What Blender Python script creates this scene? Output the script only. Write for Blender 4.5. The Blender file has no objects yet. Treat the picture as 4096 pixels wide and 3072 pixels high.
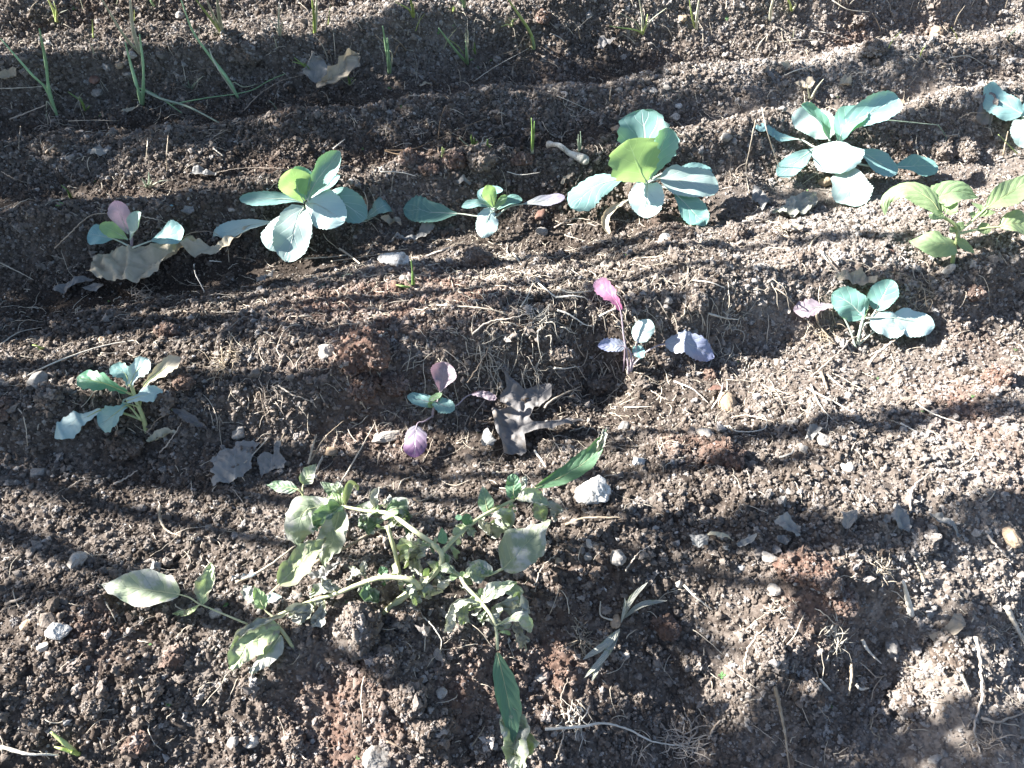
import bpy, math, random
import numpy as np
from mathutils import Vector, Matrix
from mathutils.geometry import delaunay_2d_cdt

random.seed(7)
RNG = np.random.default_rng(7)
scene = bpy.context.scene
COL = scene.collection

# ------------------------------------------------------------------ camera
CAM_H = 0.75
PITCH = math.radians(49.0)          # below the horizon
FPX = 769.0                         # focal length in pixels of a 1024 x 768 picture
cam_d = bpy.data.cameras.new('camera')
cam = bpy.data.objects.new('camera', cam_d)
COL.objects.link(cam)
cam.location = (0, 0, CAM_H)
cam.rotation_euler = (math.radians(90) - PITCH, 0, 0)
cam_d.sensor_width = 36.0
cam_d.lens = 36.0 * FPX / 1024.0
cam_d.clip_start = 0.02
cam_d.clip_end = 500
scene.camera = cam

# ------------------------------------------------------------------ sky, sun, exposure
SUN_EL = math.radians(33.0)
SUN_AZ = math.radians(9.0)          # shadows fall along +X, a touch towards the camera
L = Vector((math.cos(SUN_EL) * math.cos(SUN_AZ), -math.cos(SUN_EL) * math.sin(SUN_AZ), -math.sin(SUN_EL)))
world = bpy.data.worlds.new('World')
scene.world = world
world.use_nodes = True
wn = world.node_tree
wn.nodes.clear()
sky = wn.nodes.new('ShaderNodeTexSky')
sky.sky_type = 'NISHITA'
sky.sun_disc = False
sky.sun_elevation = SUN_EL
# direction towards the sun is -L; Blender measures sun_rotation from +Y, clockwise seen from above
sky.sun_rotation = math.atan2(-L.x, -L.y) % (2 * math.pi)
bg = wn.nodes.new('ShaderNodeBackground')
bg.inputs['Strength'].default_value = 0.05
wo = wn.nodes.new('ShaderNodeOutputWorld')
wn.links.new(sky.outputs[0], bg.inputs[0])
wn.links.new(bg.outputs[0], wo.inputs[0])

sun_d = bpy.data.lights.new('sun', 'SUN')
sun_d.energy = 5.0
sun_d.angle = math.radians(0.53)
sun_d.color = (1.0, 0.965, 0.915)
sun = bpy.data.objects.new('sun', sun_d)
COL.objects.link(sun)
sun.location = (-3, 0, 3)
sun.rotation_euler = L.to_track_quat('-Z', 'Y').to_euler()

vs = scene.view_settings
vs.view_transform = 'Standard'
vs.look = 'None'
vs.exposure = 2.3
vs.gamma = 1.0
vs.use_curve_mapping = False
scene.cycles.max_bounces = 6
scene.cycles.transparent_max_bounces = 8

# ------------------------------------------------------------------ helpers: noise, ground shape
CP, SP = math.cos(PITCH), math.sin(PITCH)


def _hash(ix, iy, seed):
    n = (ix.astype(np.int64) * 374761393 + iy.astype(np.int64) * 668265263 + seed * 974711) & 0x7fffffff
    n = ((n ^ (n >> 13)) * 1274126177) & 0x7fffffff
    n = ((n ^ (n >> 16)) * 2246822519) & 0x7fffffff
    return (n ^ (n >> 15)) & 0x7fffffff


def perlin(x, y, seed=0):
    x = np.asarray(x, float); y = np.asarray(y, float)
    ix = np.floor(x).astype(np.int64); iy = np.floor(y).astype(np.int64)
    fx = x - ix; fy = y - iy
    def g(dx, dy):
        a = (_hash(ix + dx, iy + dy, seed) % 4096) * (2 * math.pi / 4096)
        return np.cos(a) * (fx - dx) + np.sin(a) * (fy - dy)
    ux = fx * fx * fx * (fx * (fx * 6 - 15) + 10); uy = fy * fy * fy * (fy * (fy * 6 - 15) + 10)
    a = g(0, 0) * (1 - ux) + g(1, 0) * ux
    b = g(0, 1) * (1 - ux) + g(1, 1) * ux
    return (a * (1 - uy) + b * uy) * 1.45


def worley(x, y, seed=0):
    x = np.asarray(x, float); y = np.asarray(y, float)
    ix = np.floor(x).astype(np.int64); iy = np.floor(y).astype(np.int64)
    d = np.full(x.shape, 9.0)
    for dx in (-1, 0, 1):
        for dy in (-1, 0, 1):
            h = _hash(ix + dx, iy + dy, seed)
            px = ix + dx + (h % 1024) / 1024.0
            py = iy + dy + ((h >> 10) % 1024) / 1024.0
            d = np.minimum(d, (px - x) ** 2 + (py - y) ** 2)
    return np.sqrt(d)


def sstep(a, b, x):
    t = np.clip((np.asarray(x, float) - a) / (b - a), 0, 1)
    return t * t * (3 - 2 * t)


# cross-section of the beds, from the near edge to the far one: (v, height), v = Y - 0.22 X
PROF = [(-9, 0), (-1, .0), (-.45, .0), (-.3, .02), (-.12, .015), (-.02, -.02), (.08, -.055), (.17, -.06), (.24, -.045), (.30, -.018), (.35, .004), (.42, .008),
        (.50, -.004), (.57, -.03), (.63, -.038), (.67, -.03), (.715, .022), (.76, .03), (.83, .014), (.90, -.012), (.97, -.036),
        (1.03, -.04), (1.07, -.03), (1.125, .016), (1.16, .018), (1.195, -.004), (1.23, -.008), (1.28, .006), (1.34, .016),
        (1.40, -.002), (1.46, -.028), (1.51, -.03), (1.56, -.012), (1.615, .034), (1.68, .036), (1.76, .018), (1.84, -.01),
        (1.9, .015), (1.98, .04), (2.1, .03), (2.25, -.01), (2.4, .03), (2.55, .0), (2.7, -.02), (2.85, .03), (3.0, .03), (3.15, -.01), (3.4, .02), (4, 0), (90, 0)]
PV = np.array([p[0] for p in PROF]); PH = np.array([p[1] for p in PROF])
_fv = np.arange(-1, 4, .004)
_fh = np.interp(_fv, PV, PH)
_k = np.exp(-np.linspace(-2, 2, 11) ** 2); _k /= _k.sum()
_fh = np.convolve(np.pad(_fh, 5, mode='edge'), _k, 'valid')
# smooth damp furrow floors
FLOORS = [(1.205, .045, 1.0), (1.475, .05, .8), (1.00, .05, .75), (.60, .045, .45), (.11, .06, .5)]


def plane(px, py, z=0.0):
    dx = (px - 512) / FPX; dy = -(py - 384) / FPX
    d = np.array([dx, dy * SP + CP, dy * CP - SP])
    t = (z - CAM_H) / d[2]
    return float(d[0] * t), float(d[1] * t)


# mounds and pits: picture position (on the plane z = 0), radius, height
BUMPS = [(592, 350, .040, -.045), (610, 372, .03, -.025), (905, 640, .05, -.03), (935, 672, .05, -.025), (830, 600, .08, .035), (770, 650, .06, .02),
         (360, 385, .03, .012), (365, 645, .05, .02), (420, 690, .05, .02), (700, 612, .05, -.02), (560, 650, .07, -.018), (300, 640, .06, .015),
         (980, 600, .06, .02), (990, 700, .06, .02), (700, 730, .08, -.03), (900, 735, .09, -.03), (60, 620, .08, .02), (730, 200, .05, -.02), (870, 125, .07, -.02),
         (800, 30, .1, .02), (900, 60, .12, .02), (420, 22, .1, .02), (560, 25, .08, .025), (660, 240, .06, .015), (960, 330, .08, .012)]
BUMPS = [plane(a, b) + (r, h) for a, b, r, h in BUMPS]


def vcoord(x, y):
    return y - .22 * x + .030 * perlin(x * 2.1 + 3, y * 2.1, 1) + .012 * perlin(x * 7, y * 7, 2)


def roughness(x, y):
    v = vcoord(x, y)
    r = np.ones_like(v)
    for c, w, a in FLOORS:
        r = r - a * np.exp(-((v - c) / w) ** 2) * (.55 + .45 * sstep(-.4, .3, perlin(x * 4, y * 4, 12)))
    return np.clip(r, .08, 1)


def near_field(x, y, m):
    """1 over the beds in front of the camera, 0 where the sheet turns coarse"""
    hw = .40 + .70 * (np.clip(y, -.06, 2.8) * CP + CAM_H * SP)
    return sstep(2.8 + m, 2.8, y) * sstep(-.06 - m, -.06, y) * sstep(hw + m, hw - .02, np.abs(x))


def ground_low_raw(x, y):
    x = np.asarray(x, float); y = np.asarray(y, float)
    v = vcoord(x, y)
    h = np.interp(v, _fv, _fh) * (1.22 + .3 * perlin(x * 1.7, y * 1.7 + 9, 3) - .5 * sstep(.15, -.35, x) * sstep(.95, .8, v) + .4 * sstep(1.05, 1.25, v))
    for bx, by, r, a in BUMPS:
        h = h + a * np.exp(-((x - bx) ** 2 + (y - by) ** 2) / (r * r))
    h = h + near_field(x, y, 1.2) * .012 * perlin(x * 6, y * 6, 4) + near_field(x, y, .25) * .009 * perlin(x * 14, y * 14, 5)
    return h


def ground_full_raw(x, y):
    x = np.asarray(x, float); y = np.asarray(y, float)
    h = ground_low_raw(x, y)
    nf = near_field(x, y, .08)
    r = roughness(x, y) * nf
    cl = sstep(-.1, .55, perlin(x * 9, y * 9, 6))
    x, y = x + .007 * perlin(x * 45, y * 45, 15) + .003 * perlin(x * 120, y * 120, 16), y + .007 * perlin(x * 45 + 9, y * 45, 17) + .003 * perlin(x * 120 + 5, y * 120, 18)
    h = h + r * (.011 * (1 - np.clip(worley(x * 22, y * 22, 7), 0, 1)) * (.3 + .7 * cl) + .006 * (np.abs(perlin(x * 33, y * 33, 8)) - .2))
    h = h + r * (.0065 * (np.abs(perlin(x * 70, y * 70, 9)) - .2) + .0042 * (.55 - np.clip(worley(x * 105, y * 105, 10), 0, 1)))
    h = h + nf * (.2 + .8 * r) * (.0022 * perlin(x * 160, y * 160, 11) + .0013 * perlin(x * 340, y * 340, 13))
    return h


def _cache(fn, st):
    xs = np.arange(-2.1, 2.1, st); ys = np.arange(-.3, 2.9, st)
    XX, YY = np.meshgrid(xs, ys)
    H = fn(XX.ravel(), YY.ravel()).reshape(XX.shape)
    nx, ny = len(xs), len(ys)

    def f(x, y):
        x = np.asarray(x, float); y = np.asarray(y, float)
        if x.size > 50000:
            return fn(x, y)
        a = np.clip((x + 2.1) / st, 0, nx - 1.001); b = np.clip((y + .3) / st, 0, ny - 1.001)
        i = a.astype(int); j = b.astype(int); u = a - i; v = b - j
        return (H[j, i] * (1 - u) + H[j, i + 1] * u) * (1 - v) + (H[j + 1, i] * (1 - u) + H[j + 1, i + 1] * u) * v
    return f


ground_low = _cache(ground_low_raw, .006)
ground_full = _cache(ground_full_raw, .003)


def gl(x, y):
    return float(ground_full(np.array([x]), np.array([y]))[0])


def at(px, py, lift=0.0):
    """point where the sight line through a pixel meets the ground (plus a lift)"""
    dx = (px - 512) / FPX; dy = -(py - 384) / FPX
    d = np.array([dx, dy * SP + CP, dy * CP - SP])
    t0 = (.12 - CAM_H) / d[2]; t1 = (-.16 - CAM_H) / d[2]
    t = np.linspace(t0, t1, 160)
    g = CAM_H + d[2] * t - ground_low(d[0] * t, d[1] * t) - lift
    i = int(np.argmax(g < 0))
    if i == 0:
        i = 80 if not (g < 0).any() else 1
    a, b = g[i - 1], g[i]
    tt = t[i - 1] + (t[i] - t[i - 1]) * (a / (a - b) if a != b else .5)
    return Vector((d[0] * tt, d[1] * tt, CAM_H + d[2] * tt))


def at_z(px, py, z):
    x, y = plane(px, py, z)
    return Vector((x, y, z))


def depth(p):
    return p.y * CP + (CAM_H - p.z) * SP


def pxm(p):
    """metres that one pixel covers at a point"""
    return depth(p) / FPX


# zoom windows of the survey: offset and pixels per unit
ZW = {'0': (0, 0, 1), 'z1': (0, 0, .15823), 'z2': (337.5, 0, .15823), 'z3': (674, 0, .15823), 'z4': (0, 250, .15823), 'z5': (337.5, 250, .15823),
      'z6': (674, 250, .15823), 'z7': (0, 505.5, .15823), 'z8': (337.5, 505.5, .15823), 'z9': (674, 505.5, .15823),
      'za': (550, 250, .09042), 'zb': (200, 137.5, .09042), 'zc': (562.5, 100, .09042), 'zd': (225, 445, .09042),
      'ze': (375, 462.5, .11302), 'zf': (87.5, 537.5, .10172), 'zg': (50, 195, .10172)}


def pp(w, x, y):
    a, b, s = ZW[w]
    return a + x * s, b + y * s


# ------------------------------------------------------------------ helpers: objects
def tag(o, label=None, cat=None, group=None, kind=None):
    if label: o['label'] = label
    if cat: o['category'] = cat
    if group: o['group'] = group
    if kind: o['kind'] = kind
    return o


def mesh_obj(name, verts, faces, mat=None, parent=None, smooth=True, uvs=None):
    me = bpy.data.meshes.new(name)
    me.from_pydata([tuple(v) for v in verts], [], faces)
    if uvs is not None:
        uvl = me.uv_layers.new(name='UVMap')
        idx = np.empty(len(me.loops), np.int32)
        me.loops.foreach_get('vertex_index', idx)
        uvl.data.foreach_set('uv', np.asarray(uvs, np.float32)[idx].ravel())
    if smooth:
        me.polygons.foreach_set('use_smooth', np.ones(len(me.polygons), bool))
    if mat: me.materials.append(mat)
    me.update()
    o = bpy.data.objects.new(name, me)
    COL.objects.link(o)
    if parent:
        o.parent = parent
        o.matrix_parent_inverse = Matrix.Translation(-parent.location)
    return o


def empty(name, loc):
    o = bpy.data.objects.new(name, None)
    o.empty_display_size = .02
    o.location = loc
    COL.objects.link(o)
    return o


def smooth_path(pts, n):
    """Catmull-Rom through 3-D points, n samples, equal arc length"""
    P = [np.array(p, float) for p in pts]
    if len(P) == 2:
        return [Vector(P[0] + (P[1] - P[0]) * t) for t in np.linspace(0, 1, n)]
    Q = [2 * P[0] - P[1]] + P + [2 * P[-1] - P[-2]]
    out = []
    for i in range(1, len(Q) - 2):
        for t in np.linspace(0, 1, 24, endpoint=False):
            a, b, c, d = Q[i - 1], Q[i], Q[i + 1], Q[i + 2]
            out.append(.5 * (2 * b + (c - a) * t + (2 * a - 5 * b + 4 * c - d) * t * t + (3 * b - a - 3 * c + d) * t ** 3))
    out.append(P[-1])
    out = np.array(out)
    s = np.concatenate([[0], np.cumsum(np.linalg.norm(np.diff(out, axis=0), axis=1))])
    ts = np.linspace(0, s[-1], n)
    return [Vector((np.interp(t, s, out[:, 0]), np.interp(t, s, out[:, 1]), np.interp(t, s, out[:, 2]))) for t in ts]


def tube_geo(path, rads, sides=6, V=None, F=None, flat=1.0):
    V = [] if V is None else V
    F = [] if F is None else F
    b0 = len(V)
    n = len(path)
    ref = Vector((0.13, .21, 1)).normalized()
    for i, p in enumerate(path):
        t = (path[min(i + 1, n - 1)] - path[max(i - 1, 0)])
        t = t.normalized() if t.length > 1e-9 else Vector((1, 0, 0))
        s = t.cross(ref)
        s = s.normalized() if s.length > 1e-4 else Vector((1, 0, 0))
        u = s.cross(t).normalized()
        for k in range(sides):
            a = 2 * math.pi * k / sides
            V.append(p + s * (math.cos(a) * rads[i]) + u * (math.sin(a) * rads[i] * flat))
    for i in range(n - 1):
        for k in range(sides):
            a = b0 + i * sides + k; b = b0 + i * sides + (k + 1) % sides
            F.append((a, b, b + sides, a + sides))
    F.append(tuple(b0 + k for k in reversed(range(sides))))
    F.append(tuple(b0 + (n - 1) * sides + k for k in range(sides)))
    return V, F


_ico = {}


def ico(sub):
    if sub not in _ico:
        import bmesh
        bm = bmesh.new()
        bmesh.ops.create_icosphere(bm, subdivisions=sub, radius=1)
        _ico[sub] = (np.array([v.co[:] for v in bm.verts]), [tuple(v.index for v in f.verts) for f in bm.faces])
        bm.free()
    return _ico[sub]


def noise3(p, f, seed):
    x, y, z = p[:, 0] * f, p[:, 1] * f, p[:, 2] * f
    return (perlin(x + .37 * z, y + 11.3, seed) + perlin(y + .31 * x, z + 5.1, seed + 1) + perlin(z + .43 * y, x + 3.7, seed + 2)) / 1.7


def lump(sub, seed, amp=((1.2, .25), (2.6, .15), (6, .08)), facet=0, dr=(.6, .88)):
    v, f = ico(sub)
    v = v.copy()
    if facet:
        r = np.random.default_rng(seed)
        for k in range(facet):
            n = r.normal(size=3); n /= np.linalg.norm(n)
            d = r.uniform(*dr)
            h = v @ n - d
            v = v - np.outer(np.clip(h, 0, None) * .92, n)
    m = np.zeros(len(v))
    for i, (fr, a) in enumerate(amp):
        m = m + a * noise3(ico(sub)[0], fr, seed * 7 + i * 3)
    return v * (1 + m)[:, None], f

# ------------------------------------------------------------------ materials
def new_mat(name):
    m = bpy.data.materials.new(name)
    m.use_nodes = True
    nt = m.node_tree
    nt.nodes.clear()
    out = nt.nodes.new('ShaderNodeOutputMaterial')
    return m, nt, out


class NB:
    def __init__(s, nt): s.nt = nt
    def n(s, t, **k):
        o = s.nt.nodes.new(t)
        for a, b in k.items(): setattr(o, a, b)
        return o
    def link(s, a, b): s.nt.links.new(a, b)
    def val(s, sock, v):
        if hasattr(v, 'is_linked') or hasattr(v, 'links'): s.link(v, sock)
        else: sock.default_value = v
    def math(s, op, a, b=0.0, c=0.0, clamp=False):
        o = s.n('ShaderNodeMath', operation=op, use_clamp=clamp)
        for i, v in enumerate((a, b, c)): s.val(o.inputs[i], v)
        return o.outputs[0]
    def mix(s, f, a, b, mode='MIX'):
        o = s.n('ShaderNodeMix', data_type='RGBA', blend_type=mode)
        s.val(o.inputs[0], f)
        for i, v in ((6, a), (7, b)):
            s.val(o.inputs[i], v if not isinstance(v, tuple) or len(v) == 4 else v + (1,))
        return o.outputs[2]
    def noise(s, vec, scale, detail=3, rough=.55):
        o = s.n('ShaderNodeTexNoise')
        o.inputs['Scale'].default_value = scale
        o.inputs['Detail'].default_value = detail
        o.inputs['Roughness'].default_value = rough
        if vec is not None: s.link(vec, o.inputs['Vector'])
        return o.outputs['Fac']
    def ramp(s, f, stops, interp='LINEAR'):
        o = s.n('ShaderNodeValToRGB')
        o.color_ramp.interpolation = interp
        e = o.color_ramp.elements
        while len(e) < len(stops): e.new(.5)
        for i, (p, c) in enumerate(stops):
            e[i].position = p
            e[i].color = tuple(c) + (1,) if len(c) == 3 else c
        s.link(f, o.inputs[0])
        return o.outputs[0]
    def bump(s, h, strength, dist):
        o = s.n('ShaderNodeBump')
        o.inputs['Strength'].default_value = strength
        o.inputs['Distance'].default_value = dist
        s.link(h, o.inputs['Height'])
        return o.outputs[0]
    def bsdf(s, col, rough=.9, spec=.2, normal=None, **kw):
        o = s.n('ShaderNodeBsdfPrincipled')
        s.val(o.inputs['Base Color'], col if not isinstance(col, tuple) or len(col) == 4 else col + (1,))
        s.val(o.inputs['Roughness'], rough)
        o.inputs['Specular IOR Level'].default_value = spec
        if normal is not None: s.link(normal, o.inputs['Normal'])
        for k, v in kw.items(): o.inputs[k].default_value = v
        return o.outputs[0]


def soil_material():
    m, nt, out = new_mat('soil'); b = NB(nt)
    co = b.n('ShaderNodeTexCoord').outputs['Object']
    red = b.n('ShaderNodeAttribute', attribute_name='red').outputs['Fac']
    dry = b.n('ShaderNodeAttribute', attribute_name='dry').outputs['Fac']
    n1 = b.noise(co, 55, 5, .65)
    n2 = b.noise(co, 330, 3, .6)
    f = b.math('ADD', b.math('MULTIPLY', n1, .6), b.math('MULTIPLY', n2, .4))
    f = b.math('ADD', f, b.math('MULTIPLY', b.math('SUBTRACT', dry, .5), .42))
    c = b.ramp(f, [(.28, (.026, .020, .016)), (.47, (.058, .046, .038)), (.62, (.13, .108, .092)), (.80, (.27, .238, .21))])  # kept darker than the crumbs, putting the shade of the gaps into colour
    c = b.mix(b.math('MULTIPLY', red, .5), c, b.mix(n1, (.10, .05, .034), (.24, .135, .098)))
    b.link(b.bsdf(c, .95, .12, b.bump(b.noise(co, 900, 3, .7), .6, .0012)), out.inputs[0])
    return m


def crumb_material():
    m, nt, out = new_mat('soil_crumb'); b = NB(nt)
    co = b.n('ShaderNodeTexCoord').outputs['Object']
    tint = b.n('ShaderNodeAttribute', attribute_name='tint', attribute_type='INSTANCER').outputs['Fac']
    red = b.n('ShaderNodeAttribute', attribute_name='red', attribute_type='INSTANCER').outputs['Fac']
    c = b.ramp(tint, [(0, (.045, .035, .029)), (.3, (.13, .103, .083)), (.55, (.235, .197, .167)), (.82, (.39, .347, .31)), (.96, (.54, .515, .49)), (1, (.68, .665, .65))])
    c = b.mix(b.math('MULTIPLY', red, .65), c, b.mix(tint, (.10, .046, .031), (.36, .20, .145)))
    n = b.noise(co, 3.2, 3, .6)
    c = b.mix(.55, c, b.ramp(n, [(.3, (.35, .33, .32)), (.7, (1, 1, 1))]), 'MULTIPLY')
    b.link(b.bsdf(c, .95, .12, b.bump(b.noise(co, 6, 3, .7), .5, .12)), out.inputs[0])
    return m


def rock_material(name, c1, c2, scale=60, bump=.5, rough=.85):
    m, nt, out = new_mat(name); b = NB(nt)
    co = b.n('ShaderNodeTexCoord').outputs['Object']
    n1 = b.noise(co, scale, 5, .65)
    c = b.ramp(n1, [(.32, c1), (.68, c2)])
    n2 = b.noise(co, scale * 6, 3, .6)
    c = b.mix(.35, c, b.ramp(n2, [(.35, (.4, .38, .36)), (.65, (1, 1, 1))]), 'MULTIPLY')
    dirt = b.math('MULTIPLY', b.math('GREATER_THAN', b.noise(co, 130, 4, .7), .56), .55)
    c = b.mix(dirt, c, (.16, .125, .10))
    b.link(b.bsdf(c, rough, .25, b.bump(b.math('ADD', n1, b.math('MULTIPLY', n2, .4)), bump, .003)), out.inputs[0])
    return m


def fibre_material(name, c1, c2, rough=.7):
    m, nt, out = new_mat(name); b = NB(nt)
    co = b.n('ShaderNodeTexCoord').outputs['Object']
    rnd = b.n('ShaderNodeObjectInfo').outputs['Random']
    n1 = b.noise(co, 90, 3, .6)
    f = b.math('ADD', b.math('MULTIPLY', n1, .8), b.math('MULTIPLY', b.math('SUBTRACT', rnd, .4), .35))
    c = b.ramp(f, [(.25, c1), (.6, c2)])
    b.link(b.bsdf(c, rough, .25, b.bump(b.noise(co, 500, 2), .4, .0008)), out.inputs[0])
    return m


def leaf_material(name, base, tip=None, vein=None, trans=None, young=None, veins=6.0, vang=.42, tf=.28, rough=.45, spec=.45, patches=None, pth=(.5, .6), pscale=55,
                  pucker=.35, bloom=.0, veinw=.06):
    """base -> tip colour along the blade, pale veins, light shining through the blade"""
    m, nt, out = new_mat(name); b = NB(nt)
    co = b.n('ShaderNodeTexCoord').outputs['Object']
    uv = b.n('ShaderNodeUVMap').outputs[0]
    sp = b.n('ShaderNodeSeparateXYZ'); b.link(uv, sp.inputs[0])
    rnd = b.n('ShaderNodeObjectInfo').outputs['Random']
    u = b.math('ABSOLUTE', b.math('SUBTRACT', b.math('MULTIPLY', sp.outputs[0], 2.0), 1.0))
    v = sp.outputs[1]
    wob = b.math('MULTIPLY', b.math('SUBTRACT', b.noise(co, 45, 2), .5), .10)
    c = base if tip is None else b.mix(b.math('ADD', v, wob, 0, True), base, tip)
    nz = b.noise(co, 70, 4, .6)
    c = b.mix(b.math('MULTIPLY', nz, .45), c, b.mix(.5, c, (base[0] * .55, base[1] * .65, base[2] * .6)), 'MIX')
    hs = b.n('ShaderNodeHueSaturation')
    b.link(b.math('ADD', .485, b.math('MULTIPLY', rnd, .03)), hs.inputs['Hue'])
    b.link(b.math('ADD', .82, b.math('MULTIPLY', rnd, .36)), hs.inputs['Value'])
    if isinstance(c, tuple): hs.inputs['Color'].default_value = c + (1,)
    else: b.link(c, hs.inputs['Color'])
    c = hs.outputs[0]
    # veins
    lat = b.math('PINGPONG', b.math('ADD', b.math('MULTIPLY', b.math('SUBTRACT', v, b.math('MULTIPLY', u, vang * .55)), veins), wob), .5)
    lw = b.math('SUBTRACT', 1.0, b.math('DIVIDE', lat, veinw, 0, True), 0, True)
    lw = b.math('MULTIPLY', lw, b.math('SUBTRACT', 1.0, b.math('MULTIPLY', u, .75)))
    mid = b.math('SUBTRACT', 1.0, b.math('DIVIDE', u, b.math('ADD', .02, b.math('MULTIPLY', b.math('SUBTRACT', 1.0, v), .07)), 0, True), 0, True)
    vm = b.math('MAXIMUM', b.math('MULTIPLY', lw, .85), mid)
    if vein: c = b.mix(b.math('MULTIPLY', vm, .75), c, vein)
    if patches:
        pn = b.noise(co, pscale, 4, .6)
        pf = b.n('ShaderNodeMapRange'); pf.interpolation_type = 'SMOOTHSTEP'
        b.link(b.math('ADD', pn, b.math('MULTIPLY', b.math('SUBTRACT', u, .5), .16)), pf.inputs[0])
        pf.inputs[1].default_value, pf.inputs[2].default_value = pth
        c = b.mix(pf.outputs[0], c, b.mix(b.noise(co, 140, 3), patches[0], patches[1]))
    h = b.math('ADD', b.math('MULTIPLY', vm, -.6), b.math('MULTIPLY', b.noise(co, 160, 3), .8 * pucker + .1))
    h = b.math('ADD', h, b.math('MULTIPLY', lat, 1.6 * pucker))
    nm = b.bump(h, .5, .0022)
    p = b.bsdf(c, rough, spec, nm)
    tr = b.n('ShaderNodeBsdfTranslucent')
    tc = trans if trans else (base[0] * 1.1, base[1] * 1.2, base[2] * .6)
    b.link(b.mix(b.math('MULTIPLY', vm, .4), tc, tuple(min(1, x * 1.4) for x in tc)), tr.inputs[0])
    mx = b.n('ShaderNodeMixShader')
    mx.inputs[0].default_value = tf
    b.link(p, mx.inputs[1]); b.link(tr.outputs[0], mx.inputs[2])
    b.link(mx.outputs[0], out.inputs[0])
    return m


M = {}
M['soil'] = soil_material()
M['crumb'] = crumb_material()
M['stone_pale'] = rock_material('pale_stone', (.33, .295, .255), (.56, .52, .47))
M['stone_white'] = rock_material('white_stone', (.42, .41, .385), (.70, .69, .665), 70, 1.0)
M['stone_grey'] = rock_material('grey_stone', (.20, .19, .18), (.36, .34, .31))
M['stone_red'] = rock_material('red_stone', (.14, .075, .058), (.26, .16, .125))
M['stone_tan'] = rock_material('tan_stone', (.30, .22, .15), (.46, .36, .26))
M['clod'] = rock_material('clod_brown', (.05, .038, .030), (.19, .15, .122), 90, 1.0, .95)
M['clod_red'] = rock_material('clod_red', (.075, .042, .031), (.24, .15, .115), 90, 1.0, .95)
M['clod_pale'] = rock_material('clod_pale', (.11, .088, .072), (.30, .26, .225), 90, 1.0, .95)
M['bone'] = rock_material('bone', (.48, .46, .40), (.70, .69, .63), 40, .25, .6)
M['straw'] = fibre_material('straw', (.28, .225, .16), (.55, .485, .39))
M['straw_pale'] = fibre_material('straw_pale', (.42, .38, .31), (.68, .64, .56))
M['twig'] = fibre_material('twig', (.12, .085, .06), (.27, .205, .15))
M['root'] = fibre_material('root', (.26, .205, .155), (.52, .45, .375))
M['needle'] = fibre_material('needle', (.14, .095, .06), (.30, .21, .13))
CABV = (.58, .70, .67)
M['cab'] = leaf_material('cabbage_leaf', (.255, .425, .41), (.235, .415, .41), CABV, (.20, .40, .10), tf=.22, veins=4.0, vang=.9, pucker=.12, veinw=.045)  # glaucous leaf, the teal of its shaded side put into the colour
M['cab_lit'] = leaf_material('cabbage_leaf_lit', (.46, .57, .545), (.42, .57, .545), (.66, .72, .69), (.32, .48, .22), tf=.14, veins=4.0, vang=.9, pucker=.12, veinw=.045)  # paler copy of the cabbage leaf, sunlit white put into its colour
M['cab_young'] = leaf_material('cabbage_leaf_young', (.28, .43, .25), (.26, .41, .23), (.56, .68, .44), (.38, .58, .18), tf=.44, veins=4.0, vang=.9, pucker=.12, veinw=.045)
M['cab_mauve'] = leaf_material('cabbage_leaf_mauve', (.36, .40, .38), (.30, .26, .36), (.50, .48, .52), (.25, .16, .22), tf=.22, veins=4.0, vang=.8, pucker=.15)
M['cab_green'] = leaf_material('cabbage_leaf_green', (.20, .38, .335), (.19, .37, .34), (.50, .64, .55), (.20, .46, .10), tf=.28, veins=4.5, vang=.7, pucker=.25)
M['lobed'] = leaf_material('lobed_leaf_green', (.13, .33, .17), (.13, .33, .22), (.40, .60, .22), (.16, .44, .06), tf=.35, veins=4.5, vang=.7, pucker=.25)
M['purple'] = leaf_material('purple_leaf', (.33, .32, .37), (.34, .13, .30), (.52, .48, .52), (.35, .12, .22), tf=.22, veins=5.0, vang=.6, pucker=.3)
M['pink'] = leaf_material('pink_leaf', (.31, .09, .20), (.38, .23, .33), (.50, .28, .40), (.38, .10, .22), tf=.24, veins=5.0, vang=.6, pucker=.3)
M['lilac'] = leaf_material('lilac_leaf', (.38, .41, .45), (.22, .255, .41), (.58, .60, .62), (.22, .22, .30), tf=.2, veins=6.0, vang=.6, pucker=.35)
M['pinkpale'] = leaf_material('pale_pink_leaf', (.39, .33, .37), (.39, .31, .35), (.48, .42, .46), (.36, .20, .24), tf=.25, veins=5.0, vang=.6, pucker=.3)
M['cream'] = leaf_material('cream_leaf', (.50, .50, .36), (.62, .54, .43), (.62, .58, .46), (.5, .42, .22), tf=.25, veins=5.0, pucker=.3)
M['potato'] = leaf_material('potato_leaf', (.29, .39, .20), (.28, .39, .21), (.42, .51, .30), (.30, .44, .11), tf=.32, veins=6.0, vang=.6, pucker=.6)
M['potato_dark'] = leaf_material('potato_leaf_dark', (.13, .25, .145), (.13, .24, .155), (.30, .40, .25), (.13, .30, .06), tf=.26, veins=6.0, vang=.6, pucker=.5)
M['wilt'] = leaf_material('wilted_leaf', (.34, .40, .26), (.37, .42, .31), (.46, .52, .36), (.26, .36, .10), tf=.25, veins=6.0, pucker=.7, spec=.25, rough=.6,
                          patches=((.38, .38, .33), (.54, .54, .49)), pth=(.46, .60), pscale=60)
M['wilt_green'] = leaf_material('wilted_leaf_green', (.19, .28, .165), (.22, .29, .20), (.36, .43, .29), (.18, .30, .10), tf=.24, veins=6.0, pucker=.7, spec=.25, rough=.6,
                                patches=((.34, .36, .31), (.50, .51, .46)), pth=(.52, .64), pscale=60)
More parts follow.
